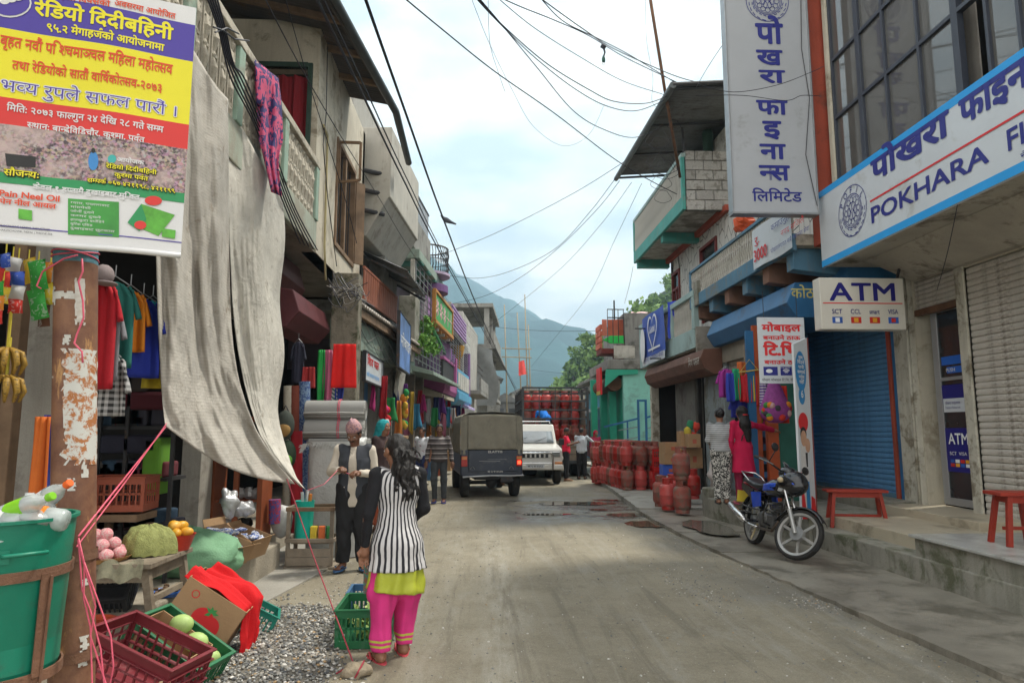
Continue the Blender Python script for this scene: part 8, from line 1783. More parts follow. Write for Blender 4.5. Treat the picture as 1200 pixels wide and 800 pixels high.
b0,b1,b2,b3=AY(941,617,Yb-.25),AY(963,618,Yb+.1),AY(956,393,Yb+.1),AY(934,405,Yb-.25)
ab=T('advert_board','tall narrow standing board with a blue speech bubble above a couple in red and white','advertising board',tuple((b0+b1)/2))
zb0,zb1=.40,(b2.z+b3.z)/2
ux=Vector((b1.x-b0.x,.35,0)).normalized();wbd=.42;o_=Vector((b0.x,Yb-.25,zb0));nb=ux.cross(Vector((0,0,1))).normalized()
P=lambda u,v,l=0.:o_+ux*(u*wbd)+Vector((0,0,v*(zb1-zb0)))+nb*l
O('panel',MB().add([P(0,0),P(1,0),P(1,1.02),P(0,.97),P(0,0,-.03),P(1,0,-.03),P(1,1.02,-.03),P(0,.97,-.03)],[(0,1,2,3),(7,6,5,4),(0,4,5,1),(1,5,6,2),(2,6,7,3),(3,7,4,0)]),M_SIGNW,ab)
O('edge',MB().bar(P(1.02,0,-.01),P(1.02,1.02,-.01),.03),M_RED,ab)
def flat(name,pts,m,l):return O(name,MB().add([P(u,v,l)for u,v in pts],[tuple(range(len(pts)))]),m,ab)
def fell(name,cu,cv,ru,rv,m,l,n=22):return flat(name,[(cu+ru*math.cos(a_),cv+rv*math.sin(a_))for a_ in np.linspace(0,2*math.pi*(1-1/n),n)],m,l)
M_BUB=mat('bubble_blue',(.03,.22,.50),.45)
fell('speech_bubble',.42,.82,.38,.115,M_BUB,.002);fell('bubble_tail',.4,.68,.22,.05,M_BUB,.0025);fell('face_print',.36,.44,.2,.045,mat('printed_skin',(.50,.30,.2),.6),.004);fell('face_print',.62,.40,.18,.04,mat('printed_skin',(0,0,0)),.0042)
fell('hair_print',.36,.465,.22,.04,M_BLK,.003);fell('red_hat_print',.4,.53,.34,.055,M_REDI,.0022);flat('suit_print',[(.12,.40),(.5,.40),(.6,.22),(.1,.24)],mat('printed_white_coat',(.6,.6,.6),.6),.0035);flat('lapel_print',[(.42,.36),(.58,.36),(.55,.28),(.46,.28)],M_BLK,.0048)
flat('coat_print',[(.1,.24),(.6,.22),(.5,.06),(.3,.05)],mat('printed_white_coat',(0,0,0)),.0028);flat('red_print',[(.0,.0),(.5,.0),(.42,.10),(.2,.22),(.05,.26)],M_REDI,.0024);flat('red_print',[(.6,.0),(1,.0),(.95,.1),(.7,.12)],M_REDI,.0026);flat('jeans_print',[(.35,.0),(.62,.0),(.6,.2),(.35,.2)],M_BUB,.0032)
fr=(P(0,0,.004),ux,Vector((0,0,1)),nb);HH=zb1-zb0
lettering([(s,wbd*.42,HH*(.89-.028*k),.045,wbd*w_,0,.02,'c')for k,(s,w_)in enumerate((('शुद्ध',.3),('पिउने',.5),('पानी',.4),('सम्पर्क',.55),('गर्नुस',.4),('यहाँ',.35)))]+[('6',wbd*.4,HH*.67,.1,None,0,.02,'c')],'lettering',ab,fr,[M_WPRINT])
for k,(px,py,w_,h_,c_,lb,kd)in enumerate(((855,437,.09,.55,(.03,.05,.35),'blue bundle of belts hanging at the left of the shop mouth','scarf'),(862,432,.08,.6,(.02,.30,.15),'green bundle of belts hanging next to the blue one','scarf'),(869,440,.08,.5,(.5,.02,.03),'red straps hanging from the yellow hanger, leftmost','scarf'),(876,438,.07,.55,(.45,.03,.05),'crimson straps hanging from the yellow hanger, middle','scarf'),(882,440,.06,.5,(.5,.38,.05),'yellow strap hanging from the yellow hanger','scarf'),(888,442,.07,.55,(.42,.02,.02),'dark red straps hanging right of the yellow strap','scarf'))):
 garment(px,py,11.6,w_*1.3,h_*.9,c_,lb,kd,'coloured goods hanging in the shop mouth')
for k,(px,py,w_,h_,c_,lb)in enumerate(((851,432,.14,.5,(.30,.03,.25),'purple top hanging highest at the left of the shop mouth'),(874,424,.16,.35,(.5,.12,.03),'orange pouch hanging above the crimson straps'),(884,428,.14,.5,(.03,.25,.3),'teal top hanging behind the yellow hanger'),(895,470,.14,.45,(.5,.05,.2),'pink skirt hanging below the striped cloth'),(866,462,.14,.4,(.03,.04,.3),'blue pouch hanging lowest by the women'),(886,468,.12,.4,(.4,.3,.04),'mustard cloth hanging behind the women'),(922,452,.16,.5,(.40,.02,.04),'dark crimson top hanging right of the net bag'))):
 garment(px,py,11.75,w_*2,h_,c_,lb,'shirt' if k%2==0 else 'cloth','coloured goods hanging in the shop mouth')
tag(O('clothes_hanger',MB().tube([AY(866,436,11.55),AY(890,433,11.55)],.012,6).tube([AY(867,436,11.55),AY(878,421,11.55),AY(889,434,11.55)],.006,5),mat('yellow_hanger',(.5,.38,.1),.6)),'yellow hanger with straps in the shop mouth','hanger')
M_PNET=mat('purple_net',(.26,.05,.24),.7,.2,20,.5);c=AY(908,470,10.6)
nb_=T('net_bag','big purple net bag full of coloured balls hanging under the sign','bag',tuple(c));
O('net',MB().lathe([(.02,.45),(.08,.3),(.17,.05),(.24,-.12),(.22,-.25),(.1,-.33),(.01,-.34)],tuple(c),24),M_PNET,nb_,smooth=True)
for k in range(16):a_=RND.uniform(3.4,6.1);O('ball',MB().ell(c+Vector((.2*math.cos(a_),.2*math.sin(a_),-.16+RND.uniform(-.1,.1))),.055,12,8),cmat([(.5,.03,.02),(.6,.2,.02),(.05,.2,.05),(.04,.04,.05),(.5,.3,.3)][k%5]),nb_,smooth=True)
m_,t,b=nodemat('violet_white_stripe');v=coords(t);sx=t.nodes.new('ShaderNodeSeparateXYZ');t.links.new(v,sx.inputs[0]);t.links.new(mixc(t,ramp(t,mth(t,'SINE',mth(t,'MULTIPLY',sx.outputs[2],140)),-.1,.1),(.10,.02,.25),(.5,.5,.55)),b.inputs['Base Color'])
garment(896,445,10.75,.15,.55,m_,'violet and white striped cloth hanging left of the net bag','cloth','coloured goods hanging in the shop mouth')
garment(916,452,10.9,.15,.6,(.50,.03,.02),'red cloth hanging behind the net bag','cloth','coloured goods hanging in the shop mouth')
for k in range(5):
 p=AY(900,520+k*16,11.9);tag(O('goods_shelf',MB().box(p.x-.35,p.x+.3,11.8,12.2,p.z,p.z+.02).box(p.x-.3,p.x+.22,11.85,12.1,p.z+.021,p.z+.12),cmat([(.08,.06,.12),(.1,.05,.03),(.05,.05,.06)][k%3])),('top','second','middle','fourth','lowest')[k]+' shelf of small goods behind the woman in magenta','shelf','goods shelves in the shop mouth')
p=G(829,592,.4);tag(O('plastic_bag',MB().ell((4.35,12.6,.78),(.2,.16,.3),20,14,jit=.45,seed=21),mat('white_polythene',(.55,.50,.48),.35,.15,8,.9,25,alpha=.85),smooth=True),'bulging white polythene bag on the ledge left of the two women','bag')
Mr=mat('red_bottle_crate',(.52,.02,.02),.45,.12,4,.1)
for k in range(4):crate('crate',('lowest','second','third','topmost')[k]+' red bottle crate in the stack at the end of the gas cylinders',mrot((4.42,17.3,.10+k*.255),rz=.05),.40,.30,.24,Mr,7,'red bottle crates',rows=2)
def carton(label,px,py,Y,w,d,h,m=M_CBRD,rz=0):
 p=AY(px,py,Y);r=T('carton',label,'cardboard box',tuple(p),rz,'closed cartons by the shop');O('box',MB().box(-w/2,w/2,-d/2,d/2,0,h),m,r,local=True,bev=.006);O('tape',MB().box(-w/2+.01,w/2-.01,-.03,.03,h+.001,h+.003).box(-.04,.04,-d/2-.003,-d/2-.001,h*.3,h*.6),mat('carton_print',(.42,.10,.06),.6),r,local=True)
carton('upper brown carton stacked right of the red bottle crates',785,531,14.9,.36,.34,.24,rz=.15);carton('lower brown carton stacked right of the red bottle crates',785,543.5,14.9,.36,.34,.23,rz=.1)
carton('blue printed carton under the two brown ones',784,556,14.9,.34,.3,.22,mat('blue_carton',(.04,.10,.45),.5));carton('white carton at the bottom beside the blue one',780,573,14.9,.30,.3,.3,mat('white_carton',(.5,.5,.52),.6))
carton('pale carton high on the stack in the shop doorway',803,524,14.6,.28,.28,.34);carton('brown carton low on the stack in the shop doorway',812,548,14.6,.34,.3,.42);carton('small brown carton beside the doorway post',812,524,14.3,.26,.26,.28)
for k,(px,py,c_,lb)in enumerate(((813,512,(.5,.03,.02),'red'),(806,505,(.5,.4,.05),'yellow'),(809,498,(.03,.2,.1),'green'),(816,500,(.5,.05,.03),'scarlet'))):tag(O('snack_packet',MB().ell(AY(px,py,14.4),(.08,.05,.10),10,8,jit=.4,seed=k),cmat(c_),smooth=True),lb+' snack packet on the cartons in the doorway','packet')
tag(O('water_poster',MB().box(XF-.012,XF-.006,12.9,13.5,1.3,2.3),print_mat('blue_poster',(.05,.20,.5),(.35,.5,.6),5,.5)),'blue water poster pasted on the grey wall beside the two women','poster')
tag(O('ladder_rail',MB().tube([(XF-.2,12.7,.2),(XF-.2,12.7,3.2)],.03,8),M_WOODG),'thin grey wooden post standing before the shop wall','post')
# PEOPLE: one continuous implicit surface per body or garment
class SDF:
 def __init__(s,lo,hi,res):
  s.res=res;s.lo=np.array(lo)-2*res;s.n=np.ceil((np.array(hi)-s.lo)/res).astype(int)+3
  s.v=np.full(s.n,.5,dtype=np.float32)
 def _reg(s,lo,hi):
  a=np.maximum(0,np.floor((lo-s.lo)/s.res).astype(int));b=np.minimum(s.n,np.ceil((hi-s.lo)/s.res).astype(int)+1)
  if(b<=a).any():return None
  g=[s.lo[i]+s.res*np.arange(a[i],b[i])for i in range(3)]
  return tuple(slice(a[i],b[i])for i in range(3)),np.meshgrid(*g,indexing='ij')
 def _put(s,r,d,k):
  o=s.v[r]
  if k>0:h=np.clip(.5+.5*(o-d)/k,0,1);s.v[r]=o*(1-h)+d*h-k*h*(1-h)
  else:s.v[r]=np.minimum(o,d)
 def cone(s,a,b,ra,rb,k=.03,sx=1.,sy=1.):
  a,b=np.array(a,float),np.array(b,float);m=max(ra,rb)*max(1,1/min(1,sx),sx,sy)+k+.03
  q=s._reg(np.minimum(a,b)-m,np.maximum(a,b)+m)
  if q is None:return s
  r,(X,Y,Z)=q;c=(a+b)/2
  ab=b-a;L2=(ab**2).sum()+1e-9
  px,py,pz=(X-a[0]),(Y-a[1]),(Z-a[2])
  t=np.clip((px*ab[0]+py*ab[1]+pz*ab[2])/L2,0,1)
  dx,dy,dz=(px-t*ab[0])/sx,(py-t*ab[1])/sy,pz-t*ab[2]
  d=np.sqrt(dx*dx+dy*dy+dz*dz)-(ra+(rb-ra)*t);s._put(r,d*min(1,sx,sy),k);return s
 def ell(s,c,rr,k=.02,R_=None):
  c=np.array(c,float);rr=np.array(rr,float)if not np.isscalar(rr)else np.array([rr]*3,float);m=rr.max()+k+.02
  q=s._reg(c-m,c+m)
  if q is None:return s
  r,(X,Y,Z)=q;P=np.stack([X-c[0],Y-c[1],Z-c[2]],-1)
  if R_ is not None:P=P@np.array(R_)
  l=np.sqrt(((P/rr)**2).sum(-1));l2=np.sqrt(((P/rr**2)**2).sum(-1))+1e-9
  s._put(r,l*(l-1)/l2,k);return s
 def cut(s,p,n):
  g=[s.lo[i]+s.res*np.arange(s.n[i])for i in range(3)];X,Y,Z=np.meshgrid(*g,indexing='ij')
  s.v=np.maximum(s.v,((X-p[0])*n[0]+(Y-p[1])*n[1]+(Z-p[2])*n[2]).astype(np.float32));return s
 def minus(s,c,rr):
  g=[s.lo[i]+s.res*np.arange(s.n[i])for i in range(3)];X,Y,Z=np.meshgrid(*g,indexing='ij')
  d=(np.sqrt(((X-c[0])/rr[0])**2+((Y-c[1])/rr[1])**2+((Z-c[2])/rr[2])**2)-1)*min(rr);s.v=np.maximum(s.v,-d.astype(np.float32));return s
 def wrinkle(s,amp,f,seed=0,stretch=(1,1,1)):
  g=[s.lo[i]+s.res*np.arange(s.n[i])for i in range(3)];X,Y,Z=np.meshgrid(*g,indexing='ij');r=np.random.RandomState(seed)
  w=0
  for k in range(6):
   kx,ky,kz=r.normal(size=3)*f*np.array(stretch);w=w+np.sin(X*kx+Y*ky+Z*kz+r.rand()*6.28)*(1-.1*k)
  s.v=s.v+(amp/3*w).astype(np.float32);return s
 def mesh(s):
  v=s.v;ins=v<0;n=np.array(v.shape)
  c=np.zeros(n-1,dtype=bool);corners=[(i,j,k)for i in(0,1)for j in(0,1)for k in(0,1)]
  sl=lambda o:v[o[0]:n[0]-1+o[0],o[1]:n[1]-1+o[1],o[2]:n[2]-1+o[2]]
  cnt=sum((sl(o)<0).astype(np.int8)for o in corners);act=(cnt>0)&(cnt<8);idx=-np.ones(n-1,dtype=np.int64);ia=np.argwhere(act);idx[act]=np.arange(len(ia))
  acc=np.zeros((len(ia),3));num=np.zeros(len(ia))
  vals={o:sl(o)[act]for o in corners}
  for a in corners:
   for ax in range(3):
    if a[ax]:continue
    b=list(a);b[ax]=1;b=tuple(b);va,vb=vals[a],vals[b];m=(va<0)!=(vb<0);t=np.where(m,va/(va-vb+1e-12),0)
    p=np.array(a,float)[None].repeat(len(ia),0);p[:,ax]=t;acc[m]+=p[m];num[m]+=1
  V=(ia+acc/num[:,None])*s.res+s.lo;Fs=[]
  for ax in range(3):
   u,w=[(1,2),(2,0),(0,1)][ax];A=[slice(1,-1)]*3;A[ax]=slice(0,-1);B=list(A);B[ax]=slice(1,None)
   A,B=tuple(A),tuple(B);ca,cb=ins[A],ins[B];E=np.argwhere(ca!=cb);off=np.array([1,1,1]);off[ax]=0;E=E+off;flip=ca[ca!=cb]
   def I(du,dw):q=E.copy();q[:,u]-=du;q[:,w]-=dw;return idx[q[:,0],q[:,1],q[:,2]]
   f=np.stack([I(1,1),I(0,1),I(0,0),I(1,0)],1);f[~flip]=f[~flip][:,::-1];Fs.append(f)
  Fs=np.concatenate(Fs);Fs=Fs[(Fs>=0).all(1)];return V,Fs
 def obj(s,name,m,parent):
  V,Fs=s.mesh();o=np_obj(name,V,Fs,m,parent);o.data.polygons.foreach_set('use_smooth',[True]*len(o.data.polygons));return o
def V3(*a):return np.array(a,float)
M_SKIN=mat('brown_skin',(.26,.125,.075),.5,.08,6,.1,200,sub=.08);M_SKIND=mat('dark_brown_skin',(.17,.08,.048),.5,.08,6,.1,200)
M_HAIR=mat('black_hair',(.012,.010,.010),.35,.4,60,.8,120);M_EYE=mat('eye_dark',(.015,.012,.012),.2)
M_LIP=mat('lip',(.25,.08,.06),.5);M_EYEW=mat('eye_white',(.55,.52,.5),.3)
def pose(**k):
 J=dict(pelvis=V3(0,0,.93),chest=V3(0,0,1.23),neck=V3(0,.01,1.40),head=V3(0,-.015,1.545),shL=V3(-.175,.0,1.365),shR=V3(.175,.0,1.365),elL=V3(-.225,.02,1.09),elR=V3(.225,.02,1.09),wrL=V3(-.23,-.04,.845),wrR=V3(.23,-.04,.845),hipL=V3(-.085,0,.90),hipR=V3(.085,0,.90),knL=V3(-.095,-.01,.49),knR=V3(.095,-.01,.49),anL=V3(-.10,.01,.075),anR=V3(.10,.01,.075),toL=V3(-.115,-.14,.025),toR=V3(.115,-.14,.025),look=V3(0,-1,0),fat=1.)
 for a,b in k.items():J[a]=V3(*b)if isinstance(b,(tuple,list))else b
 return J
def bounds(J,pad=.22):
 P=np.array([v for k,v in J.items()if isinstance(v,np.ndarray)and k!='look']);return P.min(0)-pad,P.max(0)+pad
def hand_prims(S,wr,el,side,curl=.5,size=1.,fine=True):
 d=wr-el;d/=np.linalg.norm(d);up=V3(0,0,1)if abs(d[2])<.9 else V3(0,-1,0)
 w=np.cross(d,up);w/=np.linalg.norm(w);n=np.cross(w,d)
 pc=wr+d*.045*size;S.cone(wr,wr+d*.03,.026*size,.028*size,.02);S.ell(pc,(.034*size,)*3,.015);S.cone(pc-w*.018*size,pc-w*.02*size+d*.035*size,.018*size,.016*size,.012);S.cone(pc+w*.018*size,pc+w*.02*size+d*.035*size,.018*size,.016*size,.012)
 if not fine:S.cone(pc,pc+d*.07*size-n*.02*curl,.03*size,.018*size,.02);return
 for i,(o,L)in enumerate(((-.030,.062),(-.010,.075),(.010,.070),(.030,.055))):
  a=pc+w*o*size+d*.035*size;dd=d*math.cos(curl*.6)-n*math.sin(curl*.6);b=a+dd*L*.5*size;d3=d*math.cos(curl*1.6)-n*math.sin(curl*1.6);c=b+d3*L*.5*size
  S.cone(a,b,.0095*size,.009*size,.004);S.cone(b,c,.009*size,.0075*size,.003)
 tdir=-w*side*.7+d*.6-n*.4;tdir/=np.linalg.norm(tdir);a=wr+d*.02-w*side*.022;S.cone(a,a+tdir*.035*size,.013*size,.011*size,.008);S.cone(a+tdir*.035*size,a+tdir*.03*size+(d*.8-n*.4)*.03*size,.011*size,.009*size,.004)
def face_frame(J):
 f=J['look']/np.linalg.norm(J['look']);r=np.cross(f,V3(0,0,1));r/=np.linalg.norm(r);u=np.cross(r,f);return f,r,u
def body(J,parent,skin,res,curlL=.5,curlR=.5,foot=True):
 lo,hi=bounds(J);S=SDF(lo,hi,res);F_=J['fat'];f,r,u=face_frame(J);h=J['head'];RM=np.stack([r,f,u],1)
 S.ell(J['pelvis'],(.115*F_,.080*F_,.10),.03);S.cone(J['pelvis'],J['chest'],.085*F_,.090*F_,.03,1.15,.8);S.cone(J['chest'],J['neck']-V3(0,0,.05),.095*F_,.065,.03,1.12,.8)
 S.cone(J['neck']-V3(0,0,.05),h-u*.05,.050,.048,.03)
 for s in 'LR':
  S.cone(J['chest']*.3+J['sh'+s]*.7,J['sh'+s],.045,.046,.02);S.cone(J['sh'+s],J['el'+s],.044*F_,.036,.02);S.cone(J['el'+s],J['wr'+s],.039,.026,.02)
  S.cone(J['hip'+s],J['kn'+s],.072*F_,.052,.03);S.cone(J['kn'+s],J['kn'+s]*.6+J['an'+s]*.4,.055,.052,.03);S.cone(J['kn'+s]*.6+J['an'+s]*.4,J['an'+s],.052,.036,.03)
  if foot:
   S.ell(J['an'+s]+V3(0,.02,-.035),(.032,.04,.035),.02);S.cone(J['an'+s]+V3(0,0,-.03),J['to'+s],.036,.022,.02,1.15,1.)
   d=J['to'+s]-J['an'+s];d[2]=0;d/=np.linalg.norm(d);w=np.cross(d,V3(0,0,1))
   for i in range(5):S.cone(J['to'+s]+w*(i-2)*.016,J['to'+s]+w*(i-2)*.018+d*(.038-.006*abs(i-1.5)),.011,.009,.004)
 hand_prims(S,J['wrL'],J['elL'],-1,curlL,1.,res<.014);hand_prims(S,J['wrR'],J['elR'],1,curlR,1.,res<.014)
 S.ell(h+u*.025,(.073,.090,.088),.02,RM);S.ell(h-u*.04+f*.012,(.056,.066,.068),.03,RM);S.cone(h-u*.085+f*.035-r*.0,h-u*.088+f*.055,.026,.022,.02)
 S.cone(h+u*.012+f*.082,h-u*.022+f*.102,.010,.015,.012);S.ell(h-u*.026+f*.096,(.019,.012,.009),.008,RM)
 S.cone(h+u*.028+f*.082-r*.04,h+u*.03+f*.088+r*.04,.009,.009,.012)
 for s in(-1,1):S.ell(h+r*s*.077-u*.005,(.010,.02,.032),.006,RM);S.ell(h+r*s*.035-u*.02+f*.075,(.02,.016,.018),.02,RM)
 S.ell(h-u*.056+f*.086,(.024,.010,.010),.008,RM)
 S.obj('body',skin,parent)
 if res<.02:
  for s in(-1,1):
   c=h+r*s*.033+u*.006+f*.081
   O('eye',MB().ell(c,(.0125,.0125,.0075),12,8),M_EYEW,parent,local=True,smooth=True);O('iris',MB().ell(c+f*.008-u*.001,.0062,10,6),M_EYE,parent,local=True,smooth=True)
   O('eyebrow',MB().tube([c+u*.020-r*.018+f*.004,c+u*.025+f*.008,c+u*.019+r*.018+f*.004],.0035,6),M_HAIR,parent,local=True)
  O('mouth',MB().tube([h-u*.056+f*.094-r*.022,h-u*.055+f*.100,h-u*.056+f*.094+r*.022],.0042,6),M_LIP,parent,local=True)
def hair_short(J,parent,res,k=1.):
 f,r,u=face_frame(J);h=J['head'];RM=np.stack([r,f,u],1);S=SDF(h-.2,h+.22,res*.8);S.ell(h+u*.038-f*.014,(.083*k,.097*k,.09*k),.02,RM);S.wrinkle(.006,90,3)
 n=f*.9-u*.45;n/=np.linalg.norm(n);S.cut(h+f*.055+u*.045,n);S.cut(h-u*.045,-u);S.obj('hair',M_HAIR,parent)
def shirt(J,parent,m,res,name='shirt',sleeve=1.,fat=1.12,hem=.0,wr=.006,low=.82,seed=1,collar=False,add=.012):
 lo,hi=bounds(J,.25);S=SDF(lo,hi,res);F_=J['fat']*fat
 S.ell(J['pelvis']+V3(0,0,.0),(.150*F_,.118*F_,.12),.05);S.cone(J['pelvis']-V3(0,0,hem),J['chest'],.128*F_,.130*F_,.05,1.16,.88);S.cone(J['chest'],J['neck']-V3(0,0,.055),.135*F_,.075*F_,.05,1.15,.82)
 for s in 'LR':
  S.cone(J['chest']*.4+J['sh'+s]*.6,J['sh'+s],.066,.056,.03)
  if sleeve>0:S.cone(J['sh'+s],J['sh'+s]+(J['el'+s]-J['sh'+s])*min(1,sleeve*2),.052+add*.3,.043+add*.4,.02)
  if sleeve>.5:S.cone(J['el'+s],J['el'+s]+(J['wr'+s]-J['el'+s])*(sleeve-.5)*2*.93,.046+add*.4,.036+add*.6,.015)
 if wr:S.wrinkle(wr,38,seed,(1,1,.6))
 S.cut(V3(0,0,low),V3(0,0,-1))if True else 0
 return S.obj(name,m,parent)
def trousers(J,parent,m,res,name='trousers',loose=1.12,top=.98,end=.95,wr=.006,seed=2):
 lo,hi=bounds(J,.2);S=SDF(lo,hi,res);F_=J['fat']
 S.ell(J['pelvis'],(.150*F_,.115*F_,.12),.04)
 for s in 'LR':
  S.cone(J['hip'+s],J['kn'+s],.095*F_*loose,.070*loose,.04);a=J['kn'+s]+(J['an'+s]-J['kn'+s])*end;S.cone(J['kn'+s],a,.070*loose,.056*loose,.03)
 if wr:S.wrinkle(wr,34,seed,(1,1,.8))
 S.cut(V3(0,0,top),V3(0,0,1));
 zc=min((J['kn'+s]+(J['an'+s]-J['kn'+s])*end)[2]for s in 'LR');S.cut(V3(0,0,zc-.01),V3(0,0,-1))
 return S.obj(name,m,parent)
def flipflops(J,parent,m,name='flip_flop'):
 for s in 'LR':
  a,t=J['an'+s],J['to'+s];d=t-a;z0=min(t[2],a[2]-.05)-.028;d[2]=0;L=np.linalg.norm(d);d/=L;w=np.cross(d,V3(0,0,1));mid=a*.5+t*.5;mid=V3(mid[0],mid[1],max(.008,z0))
  mb=MB();pts=[(mid+d*(.155*math.cos(x))+w*(.05*math.sin(x)*(1.15 if math.cos(x)>0 else.9)))for x in np.linspace(0,2*math.pi*15/16,16)]
  mb.prism([(p[0],p[1])for p in pts],mid[2]-.008,mid[2]+.010);O(name,mb,m,parent,local=True,bev=.004)
  O('sandal_strap',MB().tube([mid+d*.08+V3(0,0,.012),mid+d*.04+w*.045+V3(0,0,.045),mid-d*.02+w*.05+V3(0,0,.012)],.007,6).tube([mid+d*.08+V3(0,0,.012),mid+d*.04-w*.045+V3(0,0,.045),mid-d*.02-w*.05+V3(0,0,.012)],.007,6),m,parent,local=True,smooth=True)
def person(label,loc,rz,s=1.):
 r=T('person',label,'person',tuple(loc),rz);r.scale=(s,s,s);return r
def angle_stripe(name,n,dark,light,duty=0.):
 m,t,b=nodemat(name);v=coords(t);sx=t.nodes.new('ShaderNodeSeparateXYZ');t.links.new(v,sx.inputs[0])
 a=mth(t,'ARCTAN2',sx.outputs[0],sx.outputs[1]);wob=mth(t,'MULTIPLY',noi(t,v,5,2),.16)
 st=ramp(t,mth(t,'SINE',mth(t,'MULTIPLY',mth(t,'ADD',a,wob),n)),duty-.18,duty+.18)
 t.links.new(mixc(t,st,light,dark),b.inputs['Base Color']);b.inputs['Roughness'].default_value=.9
 bn_=t.nodes.new('ShaderNodeBump');bn_.inputs['Strength'].default_value=.3;bn_.inputs['Distance'].default_value=.004;t.links.new(noi(t,v,90,4),bn_.inputs['Height']);t.links.new(bn_.outputs[0],b.inputs['Normal']);MATS[name]=m;return m
def zbands(name,base,bands,soft=.004,wob=.01):
 m,t,b=nodemat(name);v=coords(t);sx=t.nodes.new('ShaderNodeSeparateXYZ');t.links.new(v,sx.inputs[0]);z=mth(t,'ADD',sx.outputs[2],mth(t,'MULTIPLY',mth(t,'SUBTRACT',noi(t,v,4,2),.5),wob*2))
 n=noi(t,v,8,5,.6);c=mixc(t,n,tuple(q*.8 for q in base),tuple(min(1,q*1.15)for q in base))
 for z0,z1,col in bands:c=mixc(t,mth(t,'MULTIPLY',ramp(t,z,z0-soft,z0+soft),ramp(t,z,z1+soft,z1-soft)),c,col)
 t.links.new(c,b.inputs['Base Color']);b.inputs['Roughness'].default_value=.88;MATS[name]=m;return m
 # woman in the striped cardigan, seen from behind
gw=G(461,776);w1_=person('woman seen from behind in a striped black and white cardigan and pink trousers',(gw.x,gw.y+.05,.0),rad(-160),.995)
J=pose(pelvis=(0,0,.90),chest=(0,-.01,1.16),neck=(.0,.0,1.32),head=(.015,-.03,1.455),shL=(-.155,0,1.285),shR=(.155,0,1.285),elR=(.215,.05,1.02),wrR=(.225,.0,.79),elL=(-.195,.0,1.04),wrL=(-.14,-.17,.93),look=(.45,-1,-.15),hipL=(-.08,0,.88),hipR=(.08,0,.88),knL=(-.085,-.04,.47),knR=(.09,.0,.47),anL=(-.085,-.09,.075),anR=(.105,.03,.075),toL=(-.10,-.23,.028),toR=(.125,-.10,.028),fat=.95)
body(J,w1_,M_SKIN,.0085,.5,.6)
S=SDF(*bounds(J,.25),.010)
for s in 'LR':S.cone(J['sh'+s],J['el'+s],.053,.043,.02);S.cone(J['el'+s],J['el'+s]+(J['wr'+s]-J['el'+s])*.93,.042,.033,.02);S.cone(J['chest']*.4+J['sh'+s]*.6,J['sh'+s],.062,.054,.02)
S.wrinkle(.005,45,4);S.obj('sleeves',mat('black_knit',(.014,.014,.017),.9,.2,30,.4,150),w1_)
S=SDF(*bounds(J,.3),.010)
S.cone(J['pelvis']+V3(0,0,.02),J['chest'],.105,.118,.05,1.2,.95);S.cone(J['chest'],J['neck']-V3(0,0,.06),.122,.075,.05,1.12,.85);S.ell(J['chest']+V3(0,.03,.03),(.135,.10,.13),.04)
S.cone(J['pelvis']+V3(0,.0,.02),J['pelvis']+V3(0,.0,-.10),.118,.165,.05,1.12,.98);S.cone(J['pelvis']+V3(0,0,-.10),J['pelvis']+V3(0,.0,-.34),.165,.205,.04,1.08,.96)
for s in 'LR':S.cone(J['chest']*.5+J['sh'+s]*.5,J['sh'+s]*.8+J['neck']*.2,.075,.055,.04)
g_=[S.lo[i]+S.res*np.arange(S.n[i])for i in range(3)];X,Y,Z=np.meshgrid(*g_,indexing='ij');A=np.arctan2(X,Y)
S.v+=(np.clip((.86-Z)/.3,0,1)*.010*np.sin(A*17)+np.clip((.92-Z)/.3,0,1)*.008*np.sin(A*5+Z*8)).astype(np.float32);S.wrinkle(.004,40,6);S.cut(V3(0,0,.625),V3(0,0,-1))
S.obj('cardigan',angle_stripe('black_white_knit_stripes',27,(.018,.018,.024),(.56,.55,.56),.25),w1_)
S=SDF(*bounds(J,.3),.011);S.cone((0,0,.75),(0,.0,.50),.150,.185,.03,1.1,.95)
X,Y,Z=np.meshgrid(*[S.lo[i]+S.res*np.arange(S.n[i])for i in range(3)],indexing='ij');A=np.arctan2(X,Y);S.v+=(.010*np.sin(A*9+Z*6)).astype(np.float32);S.wrinkle(.005,30,8);S.cut(V3(0,0,.475),V3(.12,0,-1));S.cut(V3(0,0,.73),V3(0,0,1))
S.obj('tunic',mat('lime_green_satin',(.40,.44,.04),.5,.12,4,.3),w1_)
S=SDF(*bounds(J,.2),.010)
for s in 'LR':S.cone(J['hip'+s],J['kn'+s],.105,.098,.05);S.cone(J['kn'+s],J['an'+s]+V3(0,0,.10),.098,.070,.04);S.cone(J['an'+s]+V3(0,0,.10),J['an'+s]+V3(0,0,.03),.068,.062,.02)
S.wrinkle(.015,34,12,(1,1,.45));S.cut(V3(0,0,.085),V3(0,0,-1));S.cut(V3(0,0,.68),V3(0,0,1))
S.obj('trousers',zbands('hot_pink_cotton',(.66,.035,.22),[(.115,.130,(.45,.5,.06)),(.150,.165,(.45,.5,.06))],.003,.006),w1_)
flipflops(J,w1_,mat('coral_rubber',(.55,.07,.09),.6))
f,r,u=face_frame(J);h=J['head'];S=SDF(h-V3(.3,.3,.45),h+.25,.009);RM=np.stack([r,f,u],1)
S.ell(h+u*.03-f*.02,(.083,.096,.09),.02,RM);b_=-f;S.cone(h+b_*.06,h+b_*.08-u*.15,.062,.068,.04);S.cone(h+b_*.08-u*.15-r*.01,h+b_*.09-u*.27-r*.02,.068,.04,.04,1.2,.8)
rr_=np.random.RandomState(5)
